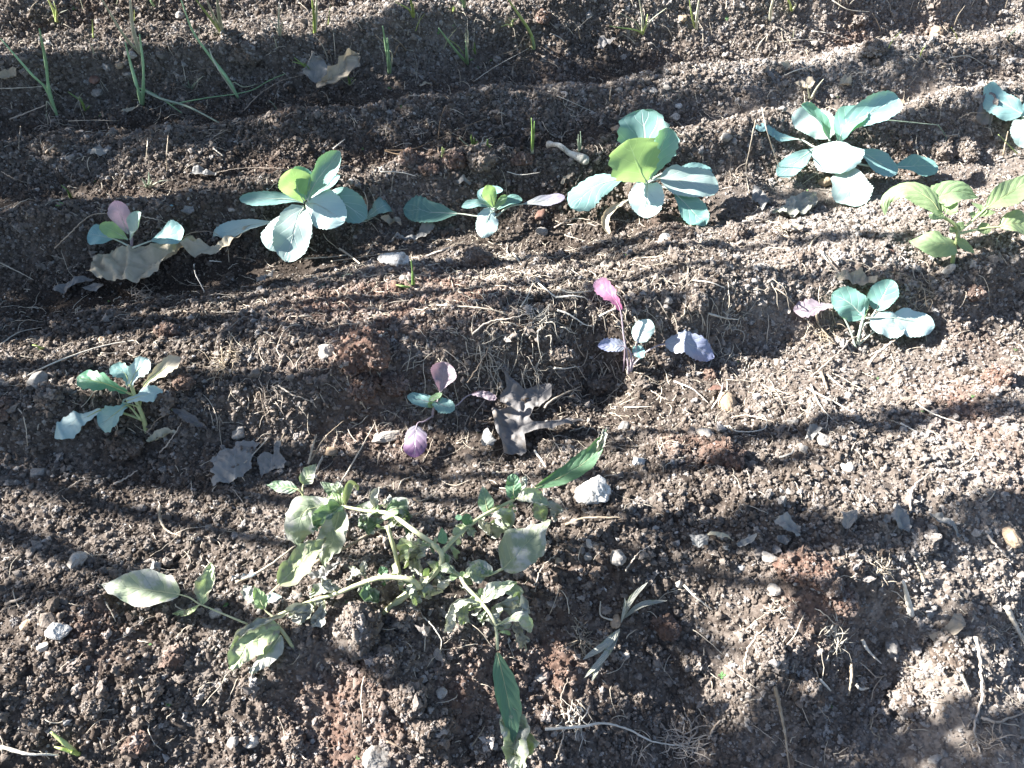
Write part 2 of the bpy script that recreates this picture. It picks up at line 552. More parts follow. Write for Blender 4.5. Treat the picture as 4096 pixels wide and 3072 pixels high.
M['wilt_spot'] = leaf_material('spotted_wilted_leaf', (.37, .44, .24), (.38, .44, .27), (.48, .53, .35), (.28, .36, .12), tf=.24, veins=6.0, pucker=.7, spec=.25, rough=.6,
                               patches=((.13, .12, .05), (.45, .44, .38)), pth=(.50, .58), pscale=85)
M['wilt_dry'] = leaf_material('shrivelled_leaf', (.40, .41, .35), (.47, .47, .42), (.5, .5, .44), (.25, .26, .16), tf=.2, veins=6.0, pucker=.9, spec=.2, rough=.7,
                              patches=((.18, .20, .14), (.30, .33, .22)), pth=(.55, .68), pscale=70)
M['dry_pale'] = leaf_material('dry_leaf_pale', (.52, .455, .355), (.50, .43, .33), (.60, .54, .44), (.40, .33, .22), tf=.22, veins=4.0, pucker=.4, spec=.2, rough=.7,
                              patches=((.30, .27, .22), (.42, .36, .27)), pth=(.52, .7), pscale=35)
M['dry_grey'] = leaf_material('dry_leaf_grey', (.27, .265, .255), (.28, .27, .26), (.36, .355, .34), (.20, .19, .17), tf=.15, veins=5.0, vang=.7, pucker=.5, spec=.2, rough=.7,
                              patches=((.22, .21, .20), (.30, .29, .27)), pth=(.5, .7), pscale=50)
M['dry_brown'] = leaf_material('dry_leaf_brown', (.20, .19, .188), (.215, .20, .195), (.28, .265, .255), (.12, .10, .09), tf=.18, veins=4.0, pucker=.5, spec=.3, rough=.6,
                               patches=((.10, .085, .075), (.30, .26, .22)), pth=(.48, .68), pscale=45)
M['onion'] = fibre_material('onion_leaf', (.22, .37, .19), (.33, .50, .27), .45)
M['onion_yellow'] = fibre_material('onion_leaf_yellow', (.30, .40, .10), (.44, .52, .22), .45)
M['onion_pale'] = fibre_material('onion_leaf_pale', (.40, .42, .28), (.58, .58, .45), .55)
M['grass'] = fibre_material('grass_blade', (.12, .22, .06), (.24, .36, .11), .5)
M['grass_grey'] = fibre_material('grass_blade_grey', (.20, .27, .20), (.32, .38, .29), .5)
M['sprout'] = leaf_material('sprout_leaf', (.16, .32, .12), None, None, (.2, .42, .06), tf=.35)
M['petiole'] = fibre_material('cabbage_stalk', (.36, .42, .34), (.52, .57, .47), .5)
M['petiole_mauve'] = fibre_material('mauve_stalk', (.32, .25, .29), (.46, .40, .42), .5)
M['petiole_potato'] = fibre_material('potato_stalk', (.30, .36, .15), (.44, .48, .25), .5)
M['petiole_wilt'] = fibre_material('wilted_stalk', (.36, .38, .20), (.50, .50, .31), .6)
M['bark'] = rock_material('bark', (.07, .05, .035), (.17, .13, .10), 30, .8)
M['tree_leaf'] = leaf_material('tree_leaf', (.06, .12, .03), None, None, (.08, .2, .02), tf=.15)
M['plastic_blue'] = rock_material('faded_blue_film', (.16, .34, .40), (.30, .48, .52), 40, .1, .4)
M['film_dark'] = rock_material('dark_film', (.05, .075, .10), (.10, .14, .17), 40, .1, .4)
M['shell'] = rock_material('shell', (.52, .46, .38), (.72, .67, .60), 40, .3, .5)

# ------------------------------------------------------------------ the ground: one sheet, fine in front of the camera, coarse out to the horizon
def rng_sp(a, b, n, k):
    t = np.linspace(0, 1, n)
    return a + (b - a) * (t * (1 - k) + k * t * t)


yb = rng_sp(-.06, 2.8, 820, .6)
rows = np.concatenate([[-60, -25, -10, -4, -2, -1.2, -.7, -.45, -.3, -.2, -.12], yb, [2.83, 2.87, 2.92, 3.0, 3.1, 3.25, 3.45, 3.75, 4.2, 5, 6.5, 9, 14, 30, 60, 120]])
half = .40 + .70 * (np.clip(rows, -.06, 2.8) * CP + CAM_H * SP)
ac = np.linspace(-1, 1, 940)
ext = np.array([1.03, 1.08, 1.16, 1.3, 1.6, 2.2, 3.5, 7, 16, 40, 90])
cols = np.concatenate([-ext[::-1], ac, ext])
GX = half[:, None] * cols[None, :]
GY = np.repeat(rows[:, None], len(cols), 1)
GZ = ground_full_raw(GX.ravel(), GY.ravel()).reshape(GX.shape)
nr, nc = GX.shape
me = bpy.data.meshes.new('ground')
me.vertices.add(nr * nc)
me.vertices.foreach_set('co', np.stack([GX, GY, GZ], -1).astype(np.float32).ravel())
ii = (np.arange(nr - 1)[:, None] * nc + np.arange(nc - 1)[None, :]).ravel()
quads = np.stack([ii, ii + 1, ii + 1 + nc, ii + nc], 1).astype(np.int32)
me.loops.add(quads.size)
me.loops.foreach_set('vertex_index', quads.ravel())
me.polygons.add(len(quads))
me.polygons.foreach_set('loop_start', np.arange(0, quads.size, 4, dtype=np.int32))
me.polygons.foreach_set('use_smooth', np.ones(len(quads), bool))

# red earth turned up in a few spots; right half paler: drier earth, with sunlit brightness put into the tone
REDS = [plane(a, b) + (r,) for a, b, r in ((366, 362, .07), (372, 398, .06), (330, 310, .07), (400, 300, .08), (440, 290, .06), (390, 330, .06), (420, 165, .04), (365, 165, .03), (385, 160, .03), (820, 600, .04), (540, 650, .05),
                                          (350, 720, .06), (480, 690, .04), (960, 400, .05), (860, 30, .06), (480, 320, .05), (690, 440, .03), (120, 640, .03))]


def red_at(x, y):
    f = np.zeros_like(x)
    for rx, ry, r in REDS:
        f = np.maximum(f, np.exp(-((x - rx) ** 2 + (y - ry) ** 2) / (r * r)))
    f = f * (.6 + .8 * sstep(-.3, .4, perlin(x * 25, y * 25, 31)))
    return np.clip(f * .8 + .25 * sstep(.25, .7, perlin(x * 6, y * 6, 32)), 0, 1)


def dry_lit_at(x, y):
    r = roughness(x, y)
    return np.clip(.60 + .28 * sstep(-.25, .75, x) + .25 * perlin(x * 3, y * 3, 33) - .45 * (1 - r) * (1 - sstep(0.1, .5, x)) + .1 * perlin(x * 18, y * 18, 34), 0, 1)


for nm, fn in (('red', red_at), ('dry', dry_lit_at)):
    at_ = me.attributes.new(nm, 'FLOAT', 'POINT')
    at_.data.foreach_set('value', fn(GX.ravel(), GY.ravel()).astype(np.float32))
me.materials.append(M['soil'])
me.update(calc_edges=True)
ground = bpy.data.objects.new('ground', me)
COL.objects.link(ground)
tag(ground, 'brown garden earth raised into low ridges with furrows between them', None, None, 'structure')


# ------------------------------------------------------------------ leaf builder
PRO = {'fan': [(0, .10), (.1, .22), (.25, .5), (.42, .85), (.6, 1), (.76, 1), (.88, .88), (.95, .66), (.985, .4), (1, .12)],
       'cab': [(0, .10), (.08, .20), (.25, .55), (.45, .86), (.62, 1), (.76, .97), (.87, .78), (.95, .48), (.985, .26), (1, .04)],
       'round': [(0, .22), (.06, .52), (.2, .86), (.4, 1), (.6, 1), (.78, .84), (.9, .58), (.97, .3), (1, .04)],
       'ovate': [(0, .16), (.06, .5), (.18, .86), (.34, 1), (.5, .96), (.68, .74), (.84, .42), (.95, .15), (1, .02)],
       'lance': [(0, .12), (.12, .5), (.3, .9), (.48, 1), (.68, .84), (.86, .5), (.96, .2), (1, .03)],
       'lobed': [(0, .2), (.08, .34), (.16, .26), (.26, .5), (.34, .44), (.46, .88), (.56, .86), (.68, 1), (.8, .95), (.9, .7), (.97, .36), (1, .05)]}
CAMP = Vector((0, 0, CAM_H))


def wpts(w, pts, bz):
    return [at_z(*pp(w, p[0], p[1]), bz + p[2] / 100.0) for p in pts]


def make_leaf(parent, bz, w, pts, wd, mat, prof='cab', f=.3, arch=.0, curl=.35, roll=0., wave=.15, teeth=(13, .035), blade=0, pet=None, pr=.0016,
              crumple=0., small=False, label=None, name='leaf', ends=0.):
    P = wpts(w, pts, bz)
    if len(P) == 2:
        m = (P[0] + P[1]) / 2 + Vector((0, 0, 1)) * arch * (P[1] - P[0]).length
        P = [P[0], m, P[1]]
        nb = 0
    else:
        nb = blade
    path = smooth_path(P, 64)
    k0 = min(range(64), key=lambda i: (path[i] - P[nb]).length) if nb else 0
    bl = path[k0:]
    nL, nW = (16, 6) if small else (34, 12)
    t = np.linspace(0, 1, nL + 1)
    sv = 1 - (1 - t) ** 1.35
    mid = []
    for s in sv:
        q = s * (len(bl) - 1); i = min(int(q), len(bl) - 2)
        mid.append(bl[i].lerp(bl[i + 1], q - i))
    S, N = [], []
    facs = []
    for i, p in enumerate(mid):
        tg = (mid[min(i + 1, nL)] - mid[max(i - 1, 0)]).normalized()
        vd = (p - CAMP).normalized()
        nref = (Vector((0, 0, 1)) * (1 - f) - vd * f).normalized()
        s = tg.cross(nref)
        s = s.normalized() if s.length > 1e-4 else Vector((1, 0, 0))
        n = s.cross(tg).normalized()
        if roll:
            R = Matrix.Rotation(roll, 3, tg)
            s, n = R @ s, R @ n
        S.append(s); N.append(n)
        sc = s - vd * s.dot(vd); tc = tg - vd * tg.dot(vd)
        if tc.length > .15:
            tc.normalize(); facs.append((sc - tc * sc.dot(tc)).length)
    fac = max(.38, float(np.median(facs)) if facs else .7)
    hw0 = wd * ZW[w][2] * pxm(mid[nL // 2]) / fac / 2
    pr_ = PRO[prof]
    wp = np.interp(sv, [a for a, _ in pr_], [b for _, b in pr_])
    sd = random.uniform(0, 50)
    EN = np.stack([perlin(sv * 6 + sd, sv * 0 + 2.5, 81), perlin(sv * 6 + sd, sv * 0 + 7.5, 82)], 1)
    V, UV, F = [], [], []
    length = sum((mid[i + 1] - mid[i]).length for i in range(nL))
    for i in range(nL + 1):
        for j in range(nW + 1):
            u = -1 + 2 * j / nW
            e = abs(u)
            tooth = 1 + teeth[1] * math.sin(sv[i] * teeth[0] * 2 * math.pi + (1.3 if u > 0 else 0) + .8 * math.sin(sv[i] * 9 + sd)) * (e ** 3)
            asym = 1 + .07 * EN[i, 0 if u < 0 else 1] * e + .06 * math.sin(sv[i] * 4 + sd) * (1 if u > 0 else -1)
            hw = hw0 * wp[i] * tooth * asym
            th = curl * (1 + .25 * math.sin(sv[i] * 5 + sd + (2 if u > 0 else 0)))
            if abs(th) < 1e-3: th = 1e-3
            x = math.sin(u * th) / th
            z = (1 - math.cos(u * th)) / th
            V.append([mid[i], S[i] * (x * hw), N[i] * (z * hw + wave * hw0 * wp[i] * e * math.sin(sv[i] * 9 + sd + (2.1 if u > 0 else 0)))])
            UV.append((j / nW, sv[i]))
    P3 = np.array([list(a + b + c) for a, b, c in V])
    if crumple:
        q = np.array(UV)
        ks = max(2.0, length / max(hw0, 1e-4))
        for fr, am in ((1.6, .75), (3.4, .5), (7, .22)):
            for ax in range(3):
                d = perlin(q[:, 0] * fr + sd + ax * 7.1, q[:, 1] * fr * ks * .5 + ax * 3.3, 60 + ax)
                P3[:, ax] += d * am * crumple * hw0 * np.clip(q[:, 1] * 4, 0, 1)
    g = ground_full(P3[:, 0], P3[:, 1])
    # where the blade would sink into the soil, lift whole cross-rows so that it rests on top
    pen = np.clip((g + .0048 - P3[:, 2]).reshape(nL + 1, nW + 1).max(1), 0, None)
    if pen.max() > 0:
        pad = np.pad(pen, 3, mode='edge')
        pen = np.maximum(pen, np.convolve(pad, np.ones(7) / 7, 'valid'))
        P3[:, 2] += np.repeat(pen, nW + 1)
    for i in range(nL):
        for j in range(nW):
            a = i * (nW + 1) + j
            F.append((a, a + 1, a + nW + 2, a + nW + 1))
    o = mesh_obj(name, P3.tolist(), F, M[mat], parent, True, UV)
    if label: o['label'] = label
    if pet:
        end = k0 + int((63 - k0) * .8)
        pth = path[:end + 1:2]
        kk = max(k0 / 2, 1)
        rr = [pr * (1 - .35 * i / kk if i <= kk else .65 * max(.12, 1 - (i - kk) / max(1, len(pth) - 1 - kk)) * (.62 if k0 == 0 else .7)) for i in range(len(pth))]
        Vt, Ft = tube_geo(pth, rr, 6)
        A = np.array([list(v) for v in Vt])
        A[:, 2] = np.maximum(A[:, 2], ground_full(A[:, 0], A[:, 1]) + .001)
        mesh_obj('petiole', A.tolist(), Ft, M[pet], o)
    return o


def make_stem(parent, bz, w, pts, r0, r1, mat, name='stem', sides=8, bumpy=0.):
    P = wpts(w, pts, bz)
    n = max(8, 5 * len(P))
    path = smooth_path(P, n)
    rr = [(r0 + (r1 - r0) * i / (n - 1)) * (1 + bumpy * math.sin(i * 2.3)) for i in range(n)]
    V, F = tube_geo(path, rr, sides)
    return mesh_obj(name, V, F, M[mat], parent)


def plant(name, w, bx, by, label, cat, group=None):
    p = at(*pp(w, bx, by))
    p.z = gl(p.x, p.y)
    e = empty(name, p)
    tag(e, label, cat, group)
    return e, p.z


def leaves(root, bz, w, rows, pet='petiole', pr=.0016):
    for r in rows:
        o = dict(r[3]) if len(r) > 3 else {}
        o.setdefault('pet', pet)
        o.setdefault('pr', pr)
        o.setdefault('crumple', .07 if r[2] in ('purple', 'pinkpale', 'lilac', 'pink', 'lobed') else .045)
        make_leaf(root, bz, w, r[0], r[1], r[2], **o)


CG = 'cabbage seedlings in the middle bed'
# --- mauve-leaved seedling standing behind the big dry leaf
r, z = plant('cabbage_seedling', 'zg', 805, 640, 'small cabbage seedling with one mauve upright leaf behind the big crumpled dry leaf', 'cabbage', CG)
make_stem(r, z, 'zg', [(805, 640, -.6), (803, 520, 2.4), (800, 400, 4.8)], .0026, .0022, 'petiole_mauve')
leaves(r, z, 'zg', [
    ([(790, 510, 3), (620, 430, 4.3), (372, 380, 5)], 215, 'cab', dict(blade=1, f=.45, curl=.2)),
    ([(765, 440, 4), (485, 300, 7)], 165, 'cab_young', dict(f=.55, arch=.1, curl=.6)),
    ([(765, 380, 5), (640, 55, 11)], 205, 'cab_mauve', dict(f=.8, curl=.4)),
    ([(790, 440, 5), (895, 170, 9.5)], 120, 'cab_lit', dict(f=.5, curl=.9, roll=-.4)),
    ([(810, 520, 3), (1000, 450, 4), (1318, 350, 5)], 215, 'cab', dict(blade=1, f=.4, curl=.25))], 'petiole', .0016)

# --- the big seedling beside the dry leaf's tail
r, z = plant('cabbage_seedling', 'zb', 1225, 1135, 'large cabbage seedling with broad white-lit leaves and one yellow-green upright heart leaf', 'cabbage', CG)
make_stem(r, z, 'zb', [(1228, 1150, -.8), (1215, 980, 3), (1185, 720, 7.2)], .0034, .0028, 'petiole')
leaves(r, z, 'zb', [
    ([(1180, 690, 7.5), (1060, 320, 12.5)], 280, 'cab_green', dict(f=.7, curl=.4)),
    ([(1200, 690, 7.5), (1545, 420, 10)], 120, 'cab', dict(f=.4, curl=.7)),
    ([(1190, 690, 7.5), (1290, 480, 10.5), (1550, 155, 15)], 270, 'cab', dict(f=.55, curl=.9, roll=.35)),
    ([(1150, 720, 7), (950, 680, 7.6), (437, 680, 7.5)], 175, 'cab', dict(f=.35, curl=.75, roll=-.3)),
    ([(1150, 710, 7.2), (1090, 600, 9), (1015, 345, 13)], 370, 'cab_young', dict(f=.9, curl=.45, teeth=(16, .03))),
    ([(1290, 690, 6.5), (1835, 900, 4.2)], 330, 'cab', dict(f=.55, arch=.18, curl=.3)),
    ([(1180, 740, 7), (1300, 740, 7.4), (1600, 930, 5.6)], 420, 'cab_lit', dict(f=.65, curl=-.3, prof='round', blade=0)),
    ([(1200, 820, 6), (1500, 860, 3), (1830, 930, 1.2), (2140, 880, .8)], 160, 'cab', dict(blade=2, f=.2, curl=.3)),
    ([(1150, 760, 6.5), (1010, 820, 6.2), (755, 1235, 2.0)], 330, 'cab_lit', dict(f=.5, curl=-.3, blade=1, prof='cab')),
    ([(1150, 780, 6.5), (1080, 900, 5.6), (955, 1375, 1.2)], 400, 'cab_lit', dict(f=.5, curl=.35, prof='round')),
    ([(1150, 860, 5), (800, 930, 4.2), (500, 980, 3.6), (148, 1095, 2.2)], 165, 'cab_lit', dict(blade=1, f=.35, curl=.3))], 'petiole', .0021)

# --- the thin seedling between the two large ones
r, z = plant('cabbage_seedling', 'z2', 970, 1490, 'thin cabbage seedling with two long side leaves stretched level, between two large seedlings', 'cabbage', CG)
make_stem(r, z, 'z2', [(968, 1500, -.6), (985, 1410, 2), (990, 1320, 4.4)], .0024, .002, 'petiole')
leaves(r, z, 'z2', [
    ([(985, 1330, 4), (905, 1225, 6), (1045, 1200, 7)], 60, 'cab', dict(f=.6)),
    ([(990, 1370, 3.2), (870, 1365, 3.0), (755, 1350, 3), (418, 1335, 2.6)], 160, 'cab_green', dict(blade=2, f=.5, curl=.3)),
    ([(985, 1310, 4.4), (785, 1308, 5.4)], 56, 'cab', dict(f=.5, arch=.15)),
    ([(1000, 1330, 4), (1080, 1270, 5), (1168, 1265, 5)], 62, 'cab_green', dict(f=.4)),
    ([(990, 1380, 3), (1080, 1310, 4), (1170, 1290, 4.4), (1438, 1245, 4.6)], 70, 'cab_mauve', dict(blade=2, f=.35, curl=.2)),
    ([(985, 1310, 4.6), (948, 1168, 9)], 96, 'cab_young', dict(f=.75)),
    ([(985, 1320, 4.6), (1068, 1232, 7)], 50, 'cab_young', dict(f=.6, roll=.5)),
    ([(990, 1340, 4.2), (960, 1360, 4.2), (912, 1502, 1.6)], 140, 'cab_lit', dict(f=.6, prof='round', curl=-.25))], 'petiole', .0016)

# --- large seedling with the big back leaf
r, z = plant('cabbage_seedling', 'zc', 940, 1130, 'large cabbage seedling with a tall cupped blue leaf behind a yellow-green one', 'cabbage', CG)
make_stem(r, z, 'zc', [(945, 1150, -.8), (940, 1020, 2.5), (940, 890, 5)], .0036, .003, 'petiole')
leaves(r, z, 'zc', [
    ([(965, 870, 5.4), (930, 600, 8.6), (870, 105, 14)], 560, 'cab', dict(f=.7, curl=.5, prof='fan', teeth=(7, .05))),
    ([(975, 870, 5.4), (1050, 640, 9), (1180, 310, 13)], 300, 'cab', dict(f=.6, curl=1.1, roll=.5, prof='fan', teeth=(7, .07))),
    ([(1000, 870, 4.6), (1180, 800, 5), (1655, 775, 4.6)], 150, 'cab', dict(blade=1, f=.4, curl=.3)),
    ([(930, 900, 5.4), (850, 760, 8.4), (720, 440, 13.5)], 600, 'cab_young', dict(f=1., curl=.4, prof='fan', teeth=(7, .06))),
    ([(925, 900, 5), (780, 865, 6), (690, 860, 6), (350, 960, 4.4), (92, 1195, 2.4)], 330, 'cab', dict(blade=2, f=.45, curl=-.35, teeth=(10, .06))),
    ([(1080, 950, 4.2), (1230, 1020, 4), (1585, 1385, 1.3)], 280, 'cab_green', dict(blade=1, f=.4, curl=.3)),
    ([(950, 910, 5), (1090, 870, 5.4), (1380, 900, 5.2), (1730, 975, 4)], 330, 'cab_lit', dict(blade=1, f=.5, curl=.35, prof='round')),
    ([(935, 920, 5), (935, 960, 5), (930, 1308, 2)], 385, 'cab_lit', dict(f=.6, prof='round', curl=.2)),
    ([(900, 1000, 3), (760, 1085, 3.0), (520, 1240, 1.4), (460, 1380, .8), (520, 1480, .6)], 110, 'dry_pale', dict(blade=1, f=.3, curl=1.3, crumple=.2, label='shrivelled straw-coloured lower leaf'))], 'petiole', .0024)

# --- seedling with the leaves spread as a star
r, z = plant('cabbage_seedling', 'z3', 1050, 1060, 'cabbage seedling with blue leaves spread like a star and one tall pointed leaf', 'cabbage', CG)
make_stem(r, z, 'z3', [(1055, 1100, -.8), (1040, 1000, 3), (1030, 890, 6)], .0036, .0028, 'petiole')
leaves(r, z, 'z3', [
    ([(1000, 860, 6), (920, 790, 7), (750, 720, 7.5)], 170, 'cab_lit', dict(f=.5, curl=.25, prof='round')),
    ([(985, 890, 6), (930, 780, 8.5), (805, 662, 11)], 62, 'cab_green', dict(f=.4, curl=.9, roll=.5)),
    ([(1045, 900, 6), (1110, 790, 9), (1280, 690, 11.5), (1418, 620, 12)], 200, 'cab', dict(f=.5, curl=.7, roll=.2)),
    ([(1040, 900, 6), (1080, 800, 9), (1185, 675, 11)], 170, 'cab_green', dict(f=.8, curl=.5, roll=-.3)),
    ([(1030, 960, 4.6), (890, 930, 4.6), (780, 880, 5), (495, 868, 4.4)], 62, 'cab', dict(blade=2, f=.3)),
    ([(1010, 940, 5), (890, 940, 4.6), (655, 1112, 2)], 135, 'cab', dict(blade=1, f=.45, curl=.3)),
    ([(1060, 930, 5), (1150, 940, 4.8), (1408, 1095, 2)], 125, 'cab', dict(blade=1, f=.45, curl=.3)),
    ([(1050, 1010, 3.6), (1240, 1050, 2.6), (1385, 1055, 2.4), (1662, 1045, 1.6)], 130, 'cab_green', dict(blade=2, f=.35, curl=.3)),
    ([(1040, 1000, 4.4), (1090, 1065, 3.6), (1130, 1342, .9)], 230, 'cab_lit', dict(blade=1, f=.45, curl=.25, prof='round')),
    ([(1030, 890, 6.2), (1030, 930, 6.2), (1045, 1095, 3.8)], 300, 'cab_lit', dict(f=.7, curl=-.3, prof='round'))], 'petiole', .0022)

# --- seedling at the rim of the shady pit
r, z = plant('cabbage_seedling', 'z3', 2190, 890, 'cabbage seedling with round blue leaves above a withered brown leaf, rooted in a shady hollow', 'cabbage', CG)
make_stem(r, z, 'z3', [(2190, 900, -.6), (2200, 800, 3), (2205, 730, 5)], .0036, .003, 'petiole')
leaves(r, z, 'z3', [
    ([(2200, 720, 5.5), (2080, 650, 6.6), (1940, 590, 6.6)], 150, 'cab', dict(f=.5, curl=-.3, prof='round')),
    ([(2205, 735, 5), (2120, 690, 5.6), (1980, 680, 5.0)], 90, 'cab', dict(f=.4, curl=-.3)),
    ([(2210, 730, 5), (2430, 690, 6)], 150, 'cab', dict(f=.5, prof='round')),
    ([(2210, 740, 5), (2380, 560, 9)], 140, 'cab', dict(f=.6, prof='round')),
    ([(2205, 760, 4.6), (2215, 790, 4.6), (2225, 935, 1.6)], 150, 'cab_lit', dict(f=.6, prof='round')),
    ([(2190, 780, 4), (2060, 715, 4.2), (1960, 740, 3.2), (1925, 850, 1)], 120, 'dry_brown', dict(blade=1, f=.3, crumple=.35, curl=.8, label='withered brown lower leaf hanging'))], 'petiole', .0022)

BG = 'cabbage and broccoli seedlings in the near bed'
# --- lobed seedling
r, z = plant('broccoli_seedling', 'z4', 925, 1150, 'lobed green seedling with one cream leaf, right of the round grey stone', 'seedling', BG)
make_stem(r, z, 'z4', [(928, 1160, -.5), (905, 1060, 2.4), (860, 950, 4.5), (828, 850, 6.5)], .003, .0022, 'petiole_potato')
leaves(r, z, 'z4', [
    ([(815, 860, 6.4), (790, 780, 7.4), (700, 735, 8)], 110, 'cab', dict(f=.5, prof='lobed', teeth=(6, .08))),
    ([(820, 860, 6.4), (860, 770, 7.6), (942, 690, 8.4)], 120, 'cab_lit', dict(f=.6, prof='lobed', teeth=(6, .06))),
    ([(880, 1000, 3.6), (915, 860, 5), (1010, 770, 6), (1140, 682, 6.6)], 105, 'cream', dict(blade=1, f=.5, prof='lobed', curl=.7, teeth=(6, .08), label='cream-coloured yellowing leaf')),
    ([(850, 920, 5), (800, 900, 5.8), (650, 840, 6.6), (487, 805, 6.4)], 135, 'lobed', dict(blade=1, f=.55, prof='lobed', teeth=(6, .08))),
    ([(870, 990, 4), (780, 950, 5), (1025, 880, 4.8)], 20, 'cab_lit', dict(f=.4, prof='lobed')),
    ([(800, 955, 5), (900, 920, 5.2), (1028, 890, 4.6)], 105, 'cab_lit', dict(f=.5, prof='lobed', teeth=(6, .06), curl=-.3)),
    ([(900, 1075, 2.2), (790, 1035, 2.8), (640, 1010, 3.2), (345, 1190, 1)], 130, 'cab_lit', dict(blade=2, f=.45, prof='lobed', curl=-.4, teeth=(6, .08))),
    ([(890, 1070, 2.4), (810, 985, 4), (760, 1010, 4), (625, 1115, 2.2)], 145, 'cab', dict(blade=1, f=.5, prof='lobed', curl=.4, teeth=(6, .07))),
    ([(860, 930, 5), (960, 870, 5), (1040, 930, 3), (1100, 1030, 1.4), (1310, 1130, .6)], 60, 'dry_brown', dict(blade=3, f=.3, crumple=.4, curl=.9, prof='lance', label='dead pinkish-brown leaf trailing on a long stalk'))], 'petiole_potato', .0017)

# --- mauve and mint seedling
r, z = plant('cabbage_seedling', 'z5', 600, 1060, 'tiny mint seedling with one upright mauve leaf and one purple leaf on the soil', 'cabbage', BG)
make_stem(r, z, 'z5', [(600, 1065, -.4), (605, 1010, 1.2), (615, 960, 2.4)], .0018, .0014, 'petiole_mauve')
leaves(r, z, 'z5', [
    ([(630, 960, 2.4), (650, 890, 3.6), (685, 705, 7)], 170, 'pinkpale', dict(blade=1, f=.7, prof='fan', curl=.9, crumple=.12)),
    ([(610, 980, 2), (575, 960, 2.5), (440, 925, 3)], 85, 'cab', dict(f=.5, prof='round')),
    ([(630, 960, 2.4), (640, 970, 2.6), (740, 1010, 2.4)], 100, 'cab', dict(f=.6, prof='round', teeth=(8, .07))),
    ([(620, 960, 2.5), (590, 950, 3), (660, 905, 3.6)], 40, 'cab_young', dict(f=.6)),
    ([(615, 975, 2.2), (570, 985, 2.6)], 40, 'cab_young', dict(f=.6, small=True)),
    ([(600, 1050, .8), (545, 1085, 1.2), (500, 1110, 1.3), (485, 1315, .9)], 150, 'purple', dict(blade=2, f=.5, prof='round', curl=-.3)),
    ([(620, 1000, 1.2), (745, 985, 1.2), (840, 915, 1.7), (1005, 935, 1)], 60, 'pinkpale', dict(blade=2, f=.4, crumple=.3, curl=.9))], 'petiole_mauve', .0011)

# --- bright pink leaf
r, z = plant('cabbage_seedling', 'za', 870, 1360, 'spindly seedling with one bright pink leaf held high and a lilac-blue side leaf', 'cabbage', BG)
make_stem(r, z, 'za', [(872, 1375, -.5), (868, 1290, 1)], .003, .0022, 'petiole_mauve')
leaves(r, z, 'za', [
    ([(870, 1350, .2), (850, 1150, 3), (815, 950, 5.4), (775, 655, 8.6), (670, 500, 9.8), (495, 345, 10.4)], 210, 'pink', dict(blade=3, f=.85, prof='lobed', curl=.6, teeth=(9, .06), label='bright magenta-pink leaf')),
    ([(880, 1350, .2), (900, 1200, 2.4), (830, 1070, 4), (530, 1060, 4.6)], 165, 'lilac', dict(blade=2, f=.6, prof='round', curl=.6, teeth=(8, .08))),
    ([(890, 1350, .2), (950, 1100, 3.4), (965, 1020, 4.4), (1105, 770, 7)], 230, 'cab_lit', dict(blade=2, f=.7, prof='round', curl=-.3, teeth=(12, .05))),
    ([(890, 1350, .2), (900, 1190, 2.2), (920, 1150, 3), (1045, 1100, 3.4)], 150, 'cab', dict(blade=2, f=.7, prof='round', curl=.4, teeth=(7, .08))),
    ([(900, 1330, .3), (940, 1250, 1), (1090, 1110, 2.8), (1270, 1040, 3.4), (1560, 1060, 3.4), (1815, 1190, 1.8)], 260, 'lilac', dict(blade=3, f=.6, prof='round', curl=-.35, teeth=(10, .07)))], 'petiole_mauve', .0014)
make_stem(r, z, 'za', [(810, 1345, -.3), (825, 1180, 1.8), (830, 1000, 4.6)], .0011, .0009, 'petiole_mauve', 'petiole')

# --- seedling on the right of the near bed
r, z = plant('cabbage_seedling', 'z6', 1160, 605, 'seedling with one pale pink side leaf and two white-lit outer leaves', 'cabbage', BG)
make_stem(r, z, 'z6', [(1162, 615, -.5), (1170, 540, 1.6), (1195, 430, 4)], .0026, .002, 'petiole')
leaves(r, z, 'z6', [
    ([(1200, 420, 4), (1100, 330, 5.5), (1000, 275, 6)], 190, 'cab_green', dict(f=.7, prof='round', curl=.4)),
    ([(1250, 420, 4), (1275, 380, 4.6), (1375, 185, 8)], 165, 'cab_green', dict(blade=1, f=.75, prof='round', curl=.25)),
    ([(1150, 620, 0), (1110, 500, 2.2), (1050, 390, 4), (1000, 355, 4.4), (755, 380, 3.8)], 115, 'pinkpale', dict(blade=3, f=.5, prof='lobed', curl=.4, teeth=(6, .1), label='pale pink leaf')),
    ([(1210, 430, 4), (1390, 430, 4), (1648, 480, 3)], 165, 'cab_lit', dict(blade=1, f=.55, prof='round', curl=-.2)),
    ([(1200, 480, 3), (1240, 460, 3.6), (1458, 500, 3)], 160, 'cab_lit', dict(blade=1, f=.6, prof='round', curl=.35)),
    ([(1200, 430, 4), (1160, 350, 5), (1150, 320, 5.4)], 70, 'cab', dict(f=.6)),
    ([(1200, 440, 4), (1190, 360, 4.6), (1215, 390, 4.6)], 60, 'cab_young', dict(f=.6, small=True))], 'petiole', .0015)
make_stem(r, z, 'z6', [(1165, 600, 0), (1260, 520, 1.6), (1300, 490, 2.6)], .0013, .001, 'petiole', 'petiole')

